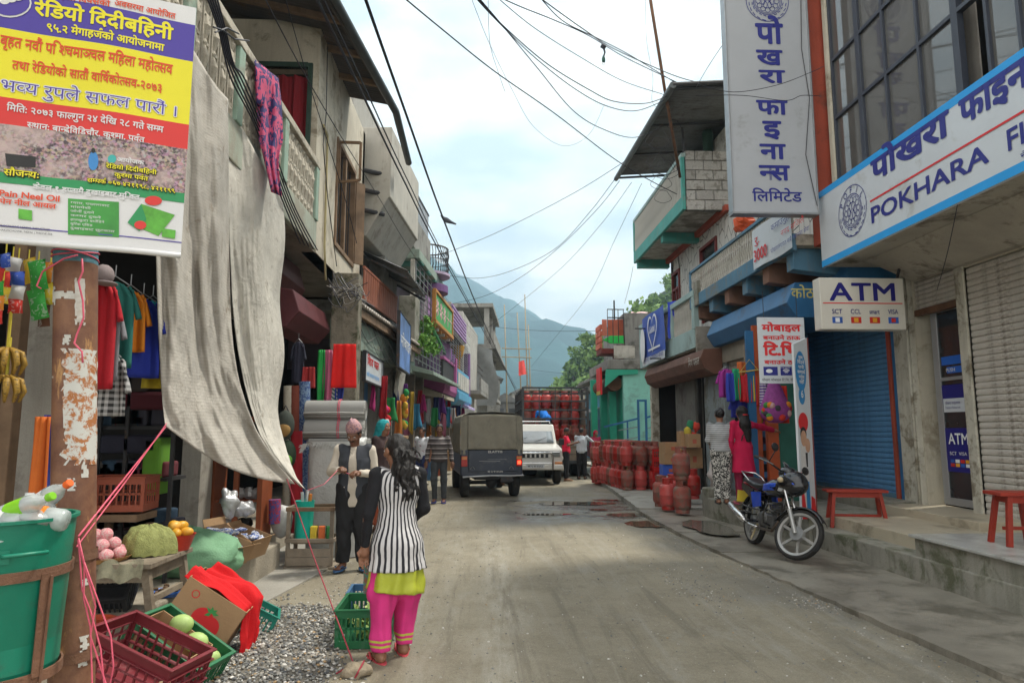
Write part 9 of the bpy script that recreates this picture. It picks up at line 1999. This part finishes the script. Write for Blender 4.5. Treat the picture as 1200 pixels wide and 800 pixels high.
for k in range(150):
 a=h+b_*rr_.uniform(.06,.13)+r*rr_.uniform(-.085,.085)-u*rr_.uniform(.0,.30);q_=a-u*rr_.uniform(.02,.05)+r*rr_.uniform(-.03,.03)+b_*rr_.uniform(.0,.035);S.cone(a,q_,.014,.010,.005);S.cone(q_,q_-u*.03+r*rr_.uniform(-.03,.03),.010,.006,.004)
S.wrinkle(.008,95,7,(1,1,.4));n=f*.95-u*.2;n/=np.linalg.norm(n);S.cut(h+f*.06,n);S.obj('hair',M_HAIR,w1_)
O('hair_slide',MB().obox(h-f*.085+u*.085+r*.03,(.05,.012,.025),rz=.4),mat('brown_slide',(.3,.2,.12),.3),w1_,local=True,bev=.004)
tag(O('dangling_tassel',MB().obox(Vector(G(424,695,.0)).lerp(Vector((gw.x-.22,gw.y+.1,.55)),1),(.035,.01,.22),rz=.4),print_mat('embroidered_cloth',(.30,.14,.12),(.10,.28,.25),40,.5)),'patterned strap hanging at the left hip of the woman in pink trousers','strap')
# man in the topi
gm=G(411,669);m1_=person('man in a patterned topi, cream shirt and dark waistcoat pulling a pink string',(gm.x,gm.y+.05,.018),rad(4),1.0)
J=pose(look=(-.25,-1,-.42),head=(-.01,-.04,1.515),neck=(0,.0,1.385),shL=(-.185,0,1.345),shR=(.185,0,1.345),elL=(-.26,-.02,1.09),elR=(.245,-.01,1.07),wrL=(-.13,-.24,1.13),wrR=(.07,-.25,1.09),anL=(-.10,.0,.075),anR=(.12,.01,.075),toL=(-.14,-.14,.027),toR=(.16,-.13,.027))
body(J,m1_,M_SKIND,.0085,1.3,1.2)
shirt(J,m1_,mat('cream_cotton_shirt',(.52,.47,.40),.9,.08,5,.4),.010,sleeve=.93,fat=1.06,hem=.15,wr=.009,low=.70,seed=21)
S=SDF(*bounds(J,.25),.010);F_=1.16
S.cone(J['pelvis']-V3(0,0,.04),J['chest'],.138*F_,.128*F_,.05,1.16,.9);S.cone(J['chest'],J['neck']-V3(0,0,.06),.138*F_,.082,.05,1.14,.84)
for s in 'LR':S.cone(J['chest']*.5+J['sh'+s]*.5,J['sh'+s]*.84+J['neck']*.16,.088,.066,.04)
X,Y,Z=np.meshgrid(*[S.lo[i]+S.res*np.arange(S.n[i])for i in range(3)],indexing='ij');wv=.030+.028*np.clip((1.3-Z)/.5,0,1)-.01*np.sin(Z*9)
S.v=np.maximum(S.v,np.where(Y<-.02,wv-np.abs(X+.01),-1).astype(np.float32));S.wrinkle(.005,34,23);S.cut(V3(0,0,.76),V3(0,0,-1));S.obj('waistcoat',mat('charcoal_waistcoat',(.040,.044,.055),.85,.15,5,.3),m1_)
trousers(J,m1_,mat('black_trousers',(.016,.016,.018),.9,.2,5,.4),.010,loose=1.30,top=.97,end=.97,wr=.010,seed=25);flipflops(J,m1_,mat('blue_rubber',(.04,.10,.22),.6));hair_short(J,m1_,.010)
f,r,u=face_frame(J);h=J['head'];uu=u+f*.12;uu/=np.linalg.norm(uu);b_=h+u*.055-f*.012;mb=MB();n=30;vs=[];prof=[(1.0,.0,1.),(1.03,.03,1.),(.98,.08,.9),(.90,.115,.62),(.78,.138,.3),(.60,.15,.08),(.0,.152,.0)]
for k,z,sq in prof:
 for j in range(n):
  a=2*math.pi*j/n;vs.append(tuple(b_+r*.088*k*sq*math.cos(a)+f*.100*k*math.sin(a)+uu*(z*(1+.12*math.sin(a)))))
mb.add(vs,[(i*n+j,i*n+(j+1)%n,(i+1)*n+(j+1)%n,(i+1)*n+j)for i in range(len(prof)-1)for j in range(n)])
O('topi_cap',mb,print_mat('topi_weave',(.46,.26,.25),(.22,.14,.20),45,.52),m1_,local=True,smooth=True,solid=.004)
O('moustache',MB().tube([h-u*.042+f*.090-r*.03,h-u*.037+f*.104,h-u*.042+f*.090+r*.03],.006,6),M_HAIR,m1_,local=True)
O('collar',MB().tube([J['neck']+V3(-.06,.02,-.02),J['neck']+V3(-.055,-.055,-.04),J['neck']+V3(-.01,-.085,-.09)],.016,6).tube([J['neck']+V3(.06,.02,-.02),J['neck']+V3(.055,-.055,-.04),J['neck']+V3(.01,-.085,-.09)],.016,6),MATS['cream_cotton_shirt'],m1_,local=True,smooth=True)
for k in range(4):O('button',MB().ell((-.012,-.155+.004*k,1.24-.09*k),.006,8,5),M_BAL,m1_,local=True)
ha=Vector((gm.x-.13,gm.y+.05-.31,1.13+.018));hb2=Vector((gm.x+.02,gm.y-.26,1.10))
tag(O('string',MB().tube([AY(361,574,7.58),AY(380,567,7.6),ha,hb2],.004,5),M_ROPE),'thin pink string from the cream tarpaulin tip to the topi man'"'"'s hands','rope')
# man in the striped sweater
gs=G(514,589);p3=person('young man in a brown and grey striped sweater walking towards the camera',(gs.x,gs.y,.0),rad(-4),1.03)
J=pose(knL=(-.09,-.10,.50),anL=(-.08,-.04,.10),toL=(-.09,-.17,.05),knR=(.10,.02,.49),anR=(.10,.08,.085),toR=(.11,-.06,.03),elL=(-.25,.03,1.10),wrL=(-.27,-.04,.86),elR=(.25,.04,1.10),wrR=(.28,-.02,.86),look=(.1,-1,-.1))
body(J,p3,M_SKIND,.012);shirt(J,p3,zbands('striped_knit',(.045,.035,.035),[(.93+k*.105,.955+k*.105,(.33,.30,.29))for k in range(5)]+[(.975+k*.105,.985+k*.105,(.22,.2,.2))for k in range(5)],.004,.008),.013,name='sweater',sleeve=.95,low=.86,seed=31)
trousers(J,p3,mat('faded_black_jeans',(.045,.05,.055),.85,.3,4,.3),.013,loose=1.0,end=.97,seed=32);hair_short(J,p3,.012,1.02);flipflops(J,p3,mat('blue_red_sneaker',(.06,.07,.25),.6),'shoe')
# boy in white
gb=G(494,577);p4=person('boy in a white printed T-shirt and navy shorts walking behind the striped sweater man',(gb.x,gb.y,.02),rad(-30),.98)
J=pose(elR=(.25,.05,1.12),wrR=(.25,.0,.88));body(J,p4,M_SKIN,.015);shirt(J,p4,print_mat('white_printed_jersey',(.60,.62,.66),(.30,.16,.22),7,.64),.016,sleeve=.28,low=.84,seed=41);trousers(J,p4,mat('navy_shorts',(.02,.03,.11),.85),.016,name='shorts',end=.12,loose=1.2);hair_short(J,p4,.014);flipflops(J,p4,M_BLK)
# woman with the teal headscarf behind the man in the topi
gt=AY(447,590,11.2);p5=person('woman with a teal headscarf and dark shawl standing behind the man in the topi',(gt.x,11.2,.02),rad(60),1.04)
J=pose();body(J,p5,M_SKIN,.016);shirt(J,p5,mat('dark_shawl',(.05,.03,.03),.9,.2),.017,name='shawl',sleeve=.9,low=.8,fat=1.25);S=SDF((-.35,-.35,.05),(.35,.35,1.1),.017);S.cone((0,0,.95),(0,0,.15),.15,.24,.05);S.wrinkle(.012,25,3,(1,1,.2));S.cut(V3(0,0,.10),V3(0,0,-1));S.obj('skirt',mat('rust_red_skirt',(.30,.07,.03),.9),p5)
f,r,u=face_frame(J);h=J['head'];S=SDF(h-.3,h+.25,.014);S.ell(h+u*.03-f*.015,(.095,.11,.105),.03,np.stack([r,f,u],1));S.cone(h-f*.06,h-f*.10-u*.2,.08,.10,.05);n=f*.95-u*.1;S.cut(h+f*.06,n/np.linalg.norm(n));S.wrinkle(.006,60,2);S.obj('headscarf',mat('teal_scarf',(.02,.30,.33),.85),p5)
# red T-shirt man with a phone, white-shirt man at the cylinders
gr=G(663,563);p6=person('man in a red T-shirt and black trousers looking at his phone behind the truck',(gr.x+.02,gr.y,0),rad(75),.99)
J=pose(elL=(-.20,-.10,1.12),wrL=(-.10,-.33,1.20),elR=(.20,-.10,1.12),wrR=(.08,-.33,1.20),look=(0,-1,-.5),toL=(-.11,-.14,.03));body(J,p6,M_SKIND,.016);shirt(J,p6,mat('red_tshirt',(.62,.012,.05),.85,.1),.017,sleeve=.35,low=.84);trousers(J,p6,MATS['black_trousers'],.017,loose=1.1);hair_short(J,p6,.014);flipflops(J,p6,M_CBRD)
O('phone',MB().obox((-.01,-.42,1.24),(.07,.012,.13),rx=-.8),M_BLK,p6,local=True)
gl=G(682,561);p7=person('man in a pale blue shirt seen from behind, one arm on the cylinders',(gl.x,gl.y,0),rad(172),.99)
J=pose(elL=(-.36,-.06,1.22),wrL=(-.55,-.14,1.20),elR=(.20,-.08,1.12),wrR=(.12,-.26,1.05),look=(-.3,-1,-.1));body(J,p7,M_SKIND,.016);shirt(J,p7,mat('pale_blue_shirt',(.45,.50,.54),.85,.1),.017,sleeve=.55,low=.84,wr=.01);trousers(J,p7,MATS['black_trousers'],.017,loose=1.05);hair_short(J,p7,.014);flipflops(J,p7,M_BLK,'shoe')
# man in blue bending in the truck
tq=AY(639,500,24.0);p8=person('man in a bright blue T-shirt bending over the cylinders inside the truck cage',(tq.x,24.05,tz0),rad(205),.98)
J=pose(pelvis=(0,.12,.84),chest=(0,-.16,1.02),neck=(0,-.32,1.08),head=(0,-.44,1.07),shL=(-.17,-.26,1.07),shR=(.17,-.26,1.07),elL=(-.22,-.32,.82),elR=(.22,-.32,.82),wrL=(-.18,-.42,.60),wrR=(.18,-.42,.60),hipL=(-.085,.12,.80),hipR=(.085,.12,.80),knL=(-.10,-.02,.46),knR=(.10,-.02,.46),anL=(-.10,.08,.08),anR=(.10,.08,.08),toL=(-.11,-.08,.03),toR=(.11,-.08,.03),look=(0,-.8,-.8))
body(J,p8,M_SKIND,.018);shirt(J,p8,mat('bright_blue_tshirt',(.01,.17,.62),.85,.1),.018,sleeve=.3,low=.74);trousers(J,p8,MATS['black_trousers'],.018,name='shorts',end=.3,top=.95);hair_short(J,p8,.014)
# small figure in red beyond the cylinders
p9=person('person in a red headscarf half hidden beyond the row of cylinders',(AY(698,520,23.6).x,23.6,.1),rad(20),.88)
J=pose();body(J,p9,M_SKIN,.018);shirt(J,p9,mat('red_blouse',(.35,.02,.06),.85),.019,sleeve=.8,low=.5,hem=.3);f,r,u=face_frame(J);h=J['head'];S=SDF(h-.25,h+.25,.015);S.ell(h+u*.03-f*.01,(.093,.105,.10),.02,np.stack([r,f,u],1));S.cone(h-f*.05,h-f*.06-u*.15,.07,.08,.04);n=f*.95-u*.1;S.cut(h+f*.06,n/np.linalg.norm(n));S.obj('headscarf',mat('crimson_scarf',(.5,.01,.05),.85),p9)
# the two women at the shop
zl=.40
gA=Vector((G(847,590,zl).x,G(847,590,zl).y+.0,zl));pA=person('woman in a grey and white striped top and black and white patterned trousers',tuple(gA),rad(165),.93)
J=pose(elL=(-.20,.0,1.10),wrL=(-.13,-.16,.98),elR=(.21,-.02,1.1),wrR=(.14,-.18,1.0),anL=(-.07,0,.075),anR=(.07,.02,.075),toL=(-.08,-.14,.027),toR=(.08,-.12,.027),knL=(-.07,-.01,.49),knR=(.07,-.01,.49),look=(.2,-1,0));body(J,pA,M_SKIN,.012)
shirt(J,pA,zbands('grey_white_stripes',(.20,.21,.22),[(.90+k*.035,.913+k*.035,(.46,.47,.48))for k in range(14)],.003,.003),.013,sleeve=.6,low=.90,seed=51);trousers(J,pA,print_mat('black_white_zigzag',(.02,.02,.02),(.50,.49,.46),26,.52),.013,loose=1.15,top=1.0,seed=52,wr=.01);flipflops(J,pA,M_BLK)
f,r,u=face_frame(J);h=J['head'];S=SDF(h-.25,h+.25,.011);S.ell(h+u*.035-f*.018,(.086,.098,.095),.02,np.stack([r,f,u],1));S.ell(h-f*.11+u*.03,(.055,.05,.055),.02);S.wrinkle(.005,80,4);n=f*.95-u*.2;S.cut(h+f*.055,n/np.linalg.norm(n));S.obj('hair',M_HAIR,pA)
gB=Vector((G(872,590,zl).x,G(872,590,zl).y-.05,zl));pB=person('woman in a magenta tunic with long wavy black hair reaching out to the door post',tuple(gB),rad(188),.95)
J=pose(shL=(-.165,0,1.355),elL=(-.24,-.02,1.08),wrL=(-.20,-.20,.96),shR=(.165,0,1.355),elL_=(0,0,0),look=(.1,-1,.0));J['shL']=V3(-.165,0,1.345);J['elL']=V3(-.43,-.05,1.30);J['wrL']=V3(-.66,-.10,1.25);J['elR']=V3(.22,.0,1.08);J['wrR']=V3(.22,-.05,.84);J.pop('elL_')
body(J,pB,M_SKIN,.012,.3,.5)
S=SDF(*bounds(J,.3),.013);S.cone(J['pelvis'],J['chest'],.125,.122,.05,1.15,.9);S.cone(J['chest'],J['neck']-V3(0,0,.05),.128,.078,.05,1.13,.84);S.cone(J['pelvis'],J['pelvis']-V3(0,0,.38),.150,.185,.05,1.12,.95)
for s in 'LR':S.cone(J['chest']*.4+J['sh'+s]*.6,J['sh'+s],.074,.064,.04);S.cone(J['sh'+s],J['el'+s],.060,.050,.03);S.cone(J['el'+s],J['el'+s]+(J['wr'+s]-J['el'+s])*.9,.049,.037,.02)
S.wrinkle(.010,26,61,(1,1,.35));S.cut(V3(0,0,.53),V3(0,0,-1));S.obj('tunic',mat('magenta_cotton',(.46,.008,.06),.85,.12,4,.3),pB)
trousers(J,pB,mat('dark_red_leggings',(.20,.01,.04),.85),.014,loose=1.02,top=.8,seed=62);flipflops(J,pB,mat('pink_slipper',(.5,.1,.18),.6))
f,r,u=face_frame(J);h=J['head'];S=SDF(h-V3(.25,.3,.6),h+.25,.012);S.ell(h+u*.03-f*.02,(.09,.10,.095),.03,np.stack([r,f,u],1));S.cone(h-f*.06,h-f*.10-u*.2,.075,.085,.05);S.cone(h-f*.10-u*.2,h-f*.13-u*.46+r*.04,.085,.045,.05,1.2,.7)
for k in range(30):a=h-f*rr_.uniform(.08,.14)+r*rr_.uniform(-.08,.09)-u*rr_.uniform(.0,.38);S.cone(a,a-u*.1+r*rr_.uniform(-.03,.03),.016,.009,.012)
S.wrinkle(.008,80,9,(1,1,.35));n=f*.95-u*.2;S.cut(h+f*.055,n/np.linalg.norm(n));S.obj('hair',M_HAIR,pB)
O('hair_band',MB().lathe([(.05,-.01),(.056,0),(.05,.01)],tuple(h-f*.10-u*.03),12),M_REDI,pB,local=True)
# OVERHEAD CABLES
M_CAB=mat('black_cable',(.018,.018,.028),.6,.1,5,0);M_CABG=mat('grey_thin_wire',(.09,.09,.11),.6,.1,5,0)
def spline(P,n=8):
 P=[Vector(p)for p in P];out=[]
 for i in range(len(P)-1):
  p0,p1,p2,p3=P[max(i-1,0)],P[i],P[i+1],P[min(i+2,len(P)-1)]
  for k in range(n):
   t=k/n;out.append(.5*((2*p1)+(-p0+p2)*t+(2*p0-5*p1+4*p2-p3)*t*t+(-p0+3*p1-3*p2+p3)*t**3))
 return out+[P[-1]]
def cable(label,pts,r,m=None,grp='overhead cables'):
 """pts: (pixel x, pixel y, distance up the street) - each a point of the real span"""
 P=spline([AY(*p)for p in pts]);return tag(O('cable',MB().tube(P,r,5),m or M_CAB,smooth=True),label,'cable',grp)
cable('thick black cable running down the left side of the street with a pigeon on it',[(418,-30,6),(478,140,9.5),(522,263,14.5),(566,375,25),(606,462,48)],.018)
cable('second black cable of the left bundle, left of the pigeon cable',[(362,-20,5.5),(420,100,8),(470,205,12),(530,322,20),(604,455,46)],.016)
cable('third black cable twisted close along the left bundle',[(370,-20,5.6),(430,108,8.2),(478,212,12.3),(534,325,20.5),(606,456,46)],.011)
cable('thin cable running from the top left past the wooden window',[(296,-30,5),(370,110,7),(440,225,12),(500,320,20),(560,395,40)],.006)
cable('thin cable along the cream wall down to the mossy pillar',[(332,-10,7.6),(360,90,8.4),(385,170,9.2),(405,235,10.2),(418,285,11)],.006)
cable('black cable crossing the whole street diagonally from top left to the block balcony',[(462,-12,8),(520,36,9.5),(580,84,11),(650,133,13),(727,191,15.5),(790,226,16.3),(838,246,16.4)],.011)
R_C=(790,103)
cable('uppermost black cable of the right bundle',[(625,-8,10),(655,14,10.6),(686,36,11.4),(715,55,12.2),(760,76,13.4),(800,92,14.2),(850,104,14.5)],.010)
cable('looping black cable just under the uppermost one',[(630,-6,10),(660,25,10.8),(700,45,11.8),(735,63,12.8),(770,84,13.8),(795,99,14.3)],.009)
cable('black cable joining the right bundle at the hanging connector',[(570,-10,9.2),(610,8,9.8),(650,24,10.6),(690,42,11.6),(730,66,12.8),(775,88,13.8),(796,98,14.2)],.009)
cable('sagging cable from top centre to the tin roof corner, highest of the sagging ones',[(580,-5,9.5),(625,32,10.4),(680,67,11.6),(730,95,12.8),(778,111,14)],.007)
cable('black cable sagging deeply to the eave of the tin roof',[(555,-8,9),(585,26,9.7),(640,74,11),(690,105,12.2),(720,119,13),(758,121,13.8),(788,110,14.3)],.010)
cable('black cable sagging just beneath the deep one to the tin roof',[(556,-4,9),(580,22,9.6),(625,66,10.8),(672,103,12),(710,124,13),(745,130,13.8),(778,118,14.4)],.009)
cable('lowest sagging cable ending at the middle of the tin roof eave',[(558,-6,9),(592,34,9.8),(630,80,11),(672,130,12.4),(708,152,13.6),(745,161,15),(782,145,16)],.009)
cable('thin grey wire drooping in a wide loop in the middle of the sky',[(550,-8,9),(573,50,10),(600,105,11),(625,148,12),(660,171,13),(690,158,13.5),(708,123,13.8)],.004,M_CABG)
cable('thin grey wire hanging free beside the drooping loop',[(572,-8,9),(574,50,9.6),(584,85,10),(592,108,10.3)],.004,M_CABG)
cable('thin grey wire wavering down in front of the tin roof',[(756,-8,12),(758,50,12.6),(765,90,13.2),(764,118,13.6),(772,128,14)],.004,M_CABG)
cable('cable rising from far left to the tin roof corner, upper of the two',[(524,296,24),(570,278,22),(620,254,20),(680,222,18),(734,188,16.6)],.008)
cable('cable sweeping from the far left hillside up to the tin roof',[(520,322,26),(560,326,26),(600,317,25),(650,292,23),(690,250,20),(722,208,18)],.009)
cable('second sweeping cable close below the first',[(530,356,28),(570,346,27),(610,325,25),(655,290,23),(700,245,20),(726,212,18)],.009)
cable('cable from the bamboo scaffold up to the eave',[(570,385,36),(610,354,32),(660,312,28),(705,262,23),(740,214,19)],.008)
cable('long cable from behind the truck up to the block balcony',[(622,430,60),(655,390,45),(690,345,34),(720,282,26),(752,215,20)],.008)
cable('nearly level far cable across the street before the mountain',[(558,380,44),(610,386,44),(660,388,44),(720,387,40),(766,383,36)],.014)
cable('lower level far cable across the hillside',[(615,432,60),(660,437,60),(700,435,55)],.012)
cable('cable dropping from the turquoise balcony to the rooftop mast',[(742,312,20),(738,332,21.5),(732,355,23)],.006)
cable('thin wire crossing the finance signboard',[(820,100,9.4),(860,108,9.3),(910,100,9.2),(950,85,9.3),(965,78,9.6)],.005)
cable('second wire with a coil crossing the finance signboard',[(815,112,9.4),(870,112,9.3),(920,118,9.2),(940,112,9.2),(962,113,9.6)],.005)
cable('wire climbing from the tin roof past the finance signboard',[(815,104,14),(830,78,12),(850,48,10)],.006,M_CABG)
cable('thin wire hanging over the wall below the bank sign',[(1122,240,6.2),(1115,275,6.4),(1108,305,6.6),(1098,340,6.9)],.004)
for k,(x,y)in enumerate(((430,560),(0,0))):
 break
tangles=T('cable_tangle','tangle of thin cables coiled at the tin roof corner and eave','cable',tuple(AY(780,150,15)))
for k in range(9):
 cx_,cy_=RND.uniform(768,800),RND.uniform(120,240);r0=RND.uniform(6,16)
 O('coil',MB().tube([AY(cx_+r0*math.cos(a)*(1+.2*math.sin(3*a)),cy_+r0*.8*math.sin(a)+k,14.6+.03*a)for a in np.linspace(0,7.5,28)],.005,4),M_CAB,tangles)
lt=T('cable_tangle','tangle of grey cables tied on top of the mossy pillar left of the street','cable',tuple(AY(400,345,11.1)))
for k in range(16):
 x0_,y0_=RND.uniform(380,402),RND.uniform(322,345);O('coil',MB().tube(spline([AY(x0_+j*RND.uniform(5,11),y0_+RND.uniform(-12,12)+j*3,11.0-.02*k)for j in range(5)],4),.006,4),(M_CAB,M_CABG,mat('pale_wire',(.3,.29,.27),.7))[k%3],lt)
for k in range(6):O('coil',MB().tube(spline([AY(418+j*13,372+j*14+RND.uniform(-6,6)+14*math.sin(j*1.4+k),12.6+j*.9)for j in range(5)],5),.007,4),(M_CABG,MATS['pale_wire'])[k%2],lt)
bb=T('cable_bundle','bundle of black cables tied at the turquoise post of the near balcony','cable',tuple(AX(262,30,-2.4)))
for k in range(5):O('strand',MB().tube(spline([AX(240+k*3,-10,-2.36),AX(256+k*2,34,-2.34),AX(262+k*3,60+k*4,-2.35),AX(272+k*4,95,-2.35),AX(300+k*5,150+k*6,-2.36),AX(330+k*4,232+k*3,-2.36),AX(352+k*5,285+k*2,-2.36)],6),.009,5),M_CAB,bb,smooth=True)
O('knot',MB().tube([AX(250,32,-2.32),AX(262,36,-2.3),AX(275,46,-2.32),AX(292,48,-2.34)],.008,5).tube([AX(252,38,-2.32),AX(266,33,-2.3),AX(280,40,-2.32)],.008,5),M_CAB,bb)
tag(O('leaning_pipe',MB().tube([AY(759,-20,13.6),AY(779,105,14.4),AY(797,208,15.6)],.035,10),M_RUST,smooth=True),'thin rusty pipe leaning against the tin roof and the block balcony','pipe')
p=AY(707,55,12.2);ins=T('connector','dark cable connector hanging from the cable bundle against the sky','connector',tuple(p))
O('clamp',MB().obox(p,(.10,.05,.06),ry=.5).tube([p,p+Vector((.03,0,-.12)),p+Vector((.0,0,-.2))],.018,6),M_CAB,ins);O('plug',MB().lathe([(.01,-.32),(.035,-.30),(.035,-.24),(.02,-.2)],tuple(p),10),mat('dark_green_plug',(.02,.09,.07),.5),ins);O('loop',MB().tube([p+Vector((-.025,0,-.30)),p+Vector((-.02,0,-.37)),p+Vector((.02,0,-.37)),p+Vector((.025,0,-.30))],.006,5),M_STEEL,ins)
pg=AY(521.5,261,14.45);bd=T('pigeon','grey pigeon perched on the thick left cable','bird',tuple(pg))
S=SDF(V3(-.3,-.2,-.2),V3(.3,.2,.25),.012);c=V3(0.03,0,.06)
S.ell(c,(.10,.055,.055),.02,np.array(Matrix.Rotation(rad(28),3,'Y')));S.cone(c+V3(-.07,0,.05),c+V3(-.095,0,.08),.032,.026,.02);S.ell(c+V3(-.10,0,.095),(.028,.024,.024),.01);S.cone(c+V3(-.12,0,.09),c+V3(-.145,0,.085),.008,.003,.004);S.cone(c+V3(.08,0,-.04),c+V3(.20,0,-.085),.035,.018,.03,1,1.4)
S.obj('plumage',mat('pigeon_grey',(.07,.08,.10),.8,.3,30,.3),bd)
O('leg',MB().tube([tuple(c+V3(0,-.015,-.04)),tuple(c+V3(0,-.015,-.07))],.004,5),M_RUST,bd,local=True);O('leg',MB().tube([tuple(c+V3(0,.015,-.04)),tuple(c+V3(0,.015,-.07))],.004,5),M_RUST,bd,local=True)
# GOODS ALONG THE LEFT ROW
gl_=[('scarlet',(.5,.02,.03)),('orange',(.6,.2,.03)),('marigold',(.6,.4,.05)),('magenta',(.5,.03,.2)),('green',(.03,.3,.08)),('purple',(.18,.04,.3)),('sky blue',(.06,.3,.5)),('white',(.5,.5,.5)),('navy',(.02,.03,.15)),('pink',(.6,.2,.3))]
k=0
for y in np.arange(14.2,31,.55):
 c=gl_[(k*7+3)%10];x=XLn(y)+.10+.12*math.sin(k*2.1);top_=2.5+.25*math.sin(k*1.3);ln=.5+.6*((k*37)%10)/10
 wd_=.12+.2*((k*53)%10)/10;r=T('hanging_cloth',f'{c[0]} cloth hung '+('high' if top_>2.5 else 'low')+', '+('narrow' if wd_<.2 else 'wide')+', before the '+('concrete house' if y<18 else 'ornate house' if y<24.5 else 'painted house'),'cloth',(x,y,top_),RND.uniform(-.8,.3),'goods hung along the left row');ph=k
 O('cloth',MB().grid(lambda u,v:((u-.5)*wd_*(.75+.5*v+.12*math.sin(v*5+ph)),.05*math.sin(u*9+ph+v*2)*(.3+v),-ln*v*(1-.08*math.sin(u*7+ph))),8,8),cmat(tuple(q*.65 for q in c[1])),r,local=True,smooth=True,solid=.015);k+=1
def heap(px,py,Y,n,w,h,cols,name,label,cat,grp):
 for i in range(n):
  c=cols[i%len(cols)];p=AY(px+RND.uniform(-w,w),py-RND.random()*h,Y+RND.uniform(-.15,.15))
  tag(O(name,MB().ell(p,(.07,.05,.09),8,6,jit=.4,seed=i),cmat(c[1]),smooth=True,origin='c'),label.format(c[0]),cat,grp)
heap(451,512,15.3,22,3.5,34,[gl_[0],gl_[3],gl_[0],gl_[7]],'snack_packet','{} snack packet in the red strip by the blue door','packet','snack strips by the blue door')
heap(474,500,17.2,20,2.2,44,[gl_[2],gl_[1],gl_[4],gl_[2]],'snack_packet','{} snack packet in the yellow strip on the pale wall','packet','snack strips on the pale wall')
for k,(y,w_,h_,m_)in enumerate(((15.0,.5,.5,M_CBRD),(16.4,.4,.7,mat('red_drum',(.4,.03,.02),.5)),(18.6,.6,.45,M_CBRD),(20.4,.5,.8,M_CBLU),(22.3,.5,.6,M_CRED),(25.0,.6,.7,M_CBRD),(27.5,.6,.5,M_CGRN),(30,.6,.8,M_CBRD))):
 x=XLn(y)+.12;tag(O('goods_box',MB().obox((x,y,.14+h_/2),(w_*.8,w_,h_),rz=RND.uniform(-.3,.3)),m_,bev=.01),('brown carton before the first blue door of the left row','red drum by the second door of the left row','brown carton before the ornate house','blue crate before the ornate house','red-brown crate at the end of the ornate house','brown carton before the painted house','green crate before the painted house','tall carton where the left row bends')[k],'box','goods on the left pavement')
for k in range(12):
 y=32+k*2.1;x=4.3+(y-32)*.15;c=gl_[(k*3+1)%10];tag(O('goods_heap',MB().ell((x,y,.35),(.4,.5,.4),10,7,jit=.5,seed=k),cmat(c[1]),smooth=True),f'{c[0]} heap of goods before the far shops on the right','goods','goods before the far right shops')
for k,(x0,x1,y,z,m_)in enumerate(((.8,3.2,66,4.2,M_TIN),(3.0,6.2,72,5.4,M_CONCL),(6.0,10,64,4.6,M_PLAST),(-1.2,1.4,60,6.0,M_CONCG))):
 b_=T('far_house',('low tin roofed house closing the end of the street','pale two storey house far behind the truck','cream house far behind the right shops','grey house at the far left bend')[k],'building',((x0+x1)/2,y,0));O('wall',MB().box(x0,x1,y,y+6,0,z),m_,b_)
 O('roof',MB().prism_ax([(x0-.3,z),(x1+.3,z),((x0+x1)/2,z+.9)],y-.3,y+6.2,'y'),M_TIN,b_)
 for j in range(2):O('window',MB().box(x0+.5+j*1.1,x0+1.1+j*1.1,y-.04,y-.005,z-1.6,z-.6),M_GLASSD,b_)
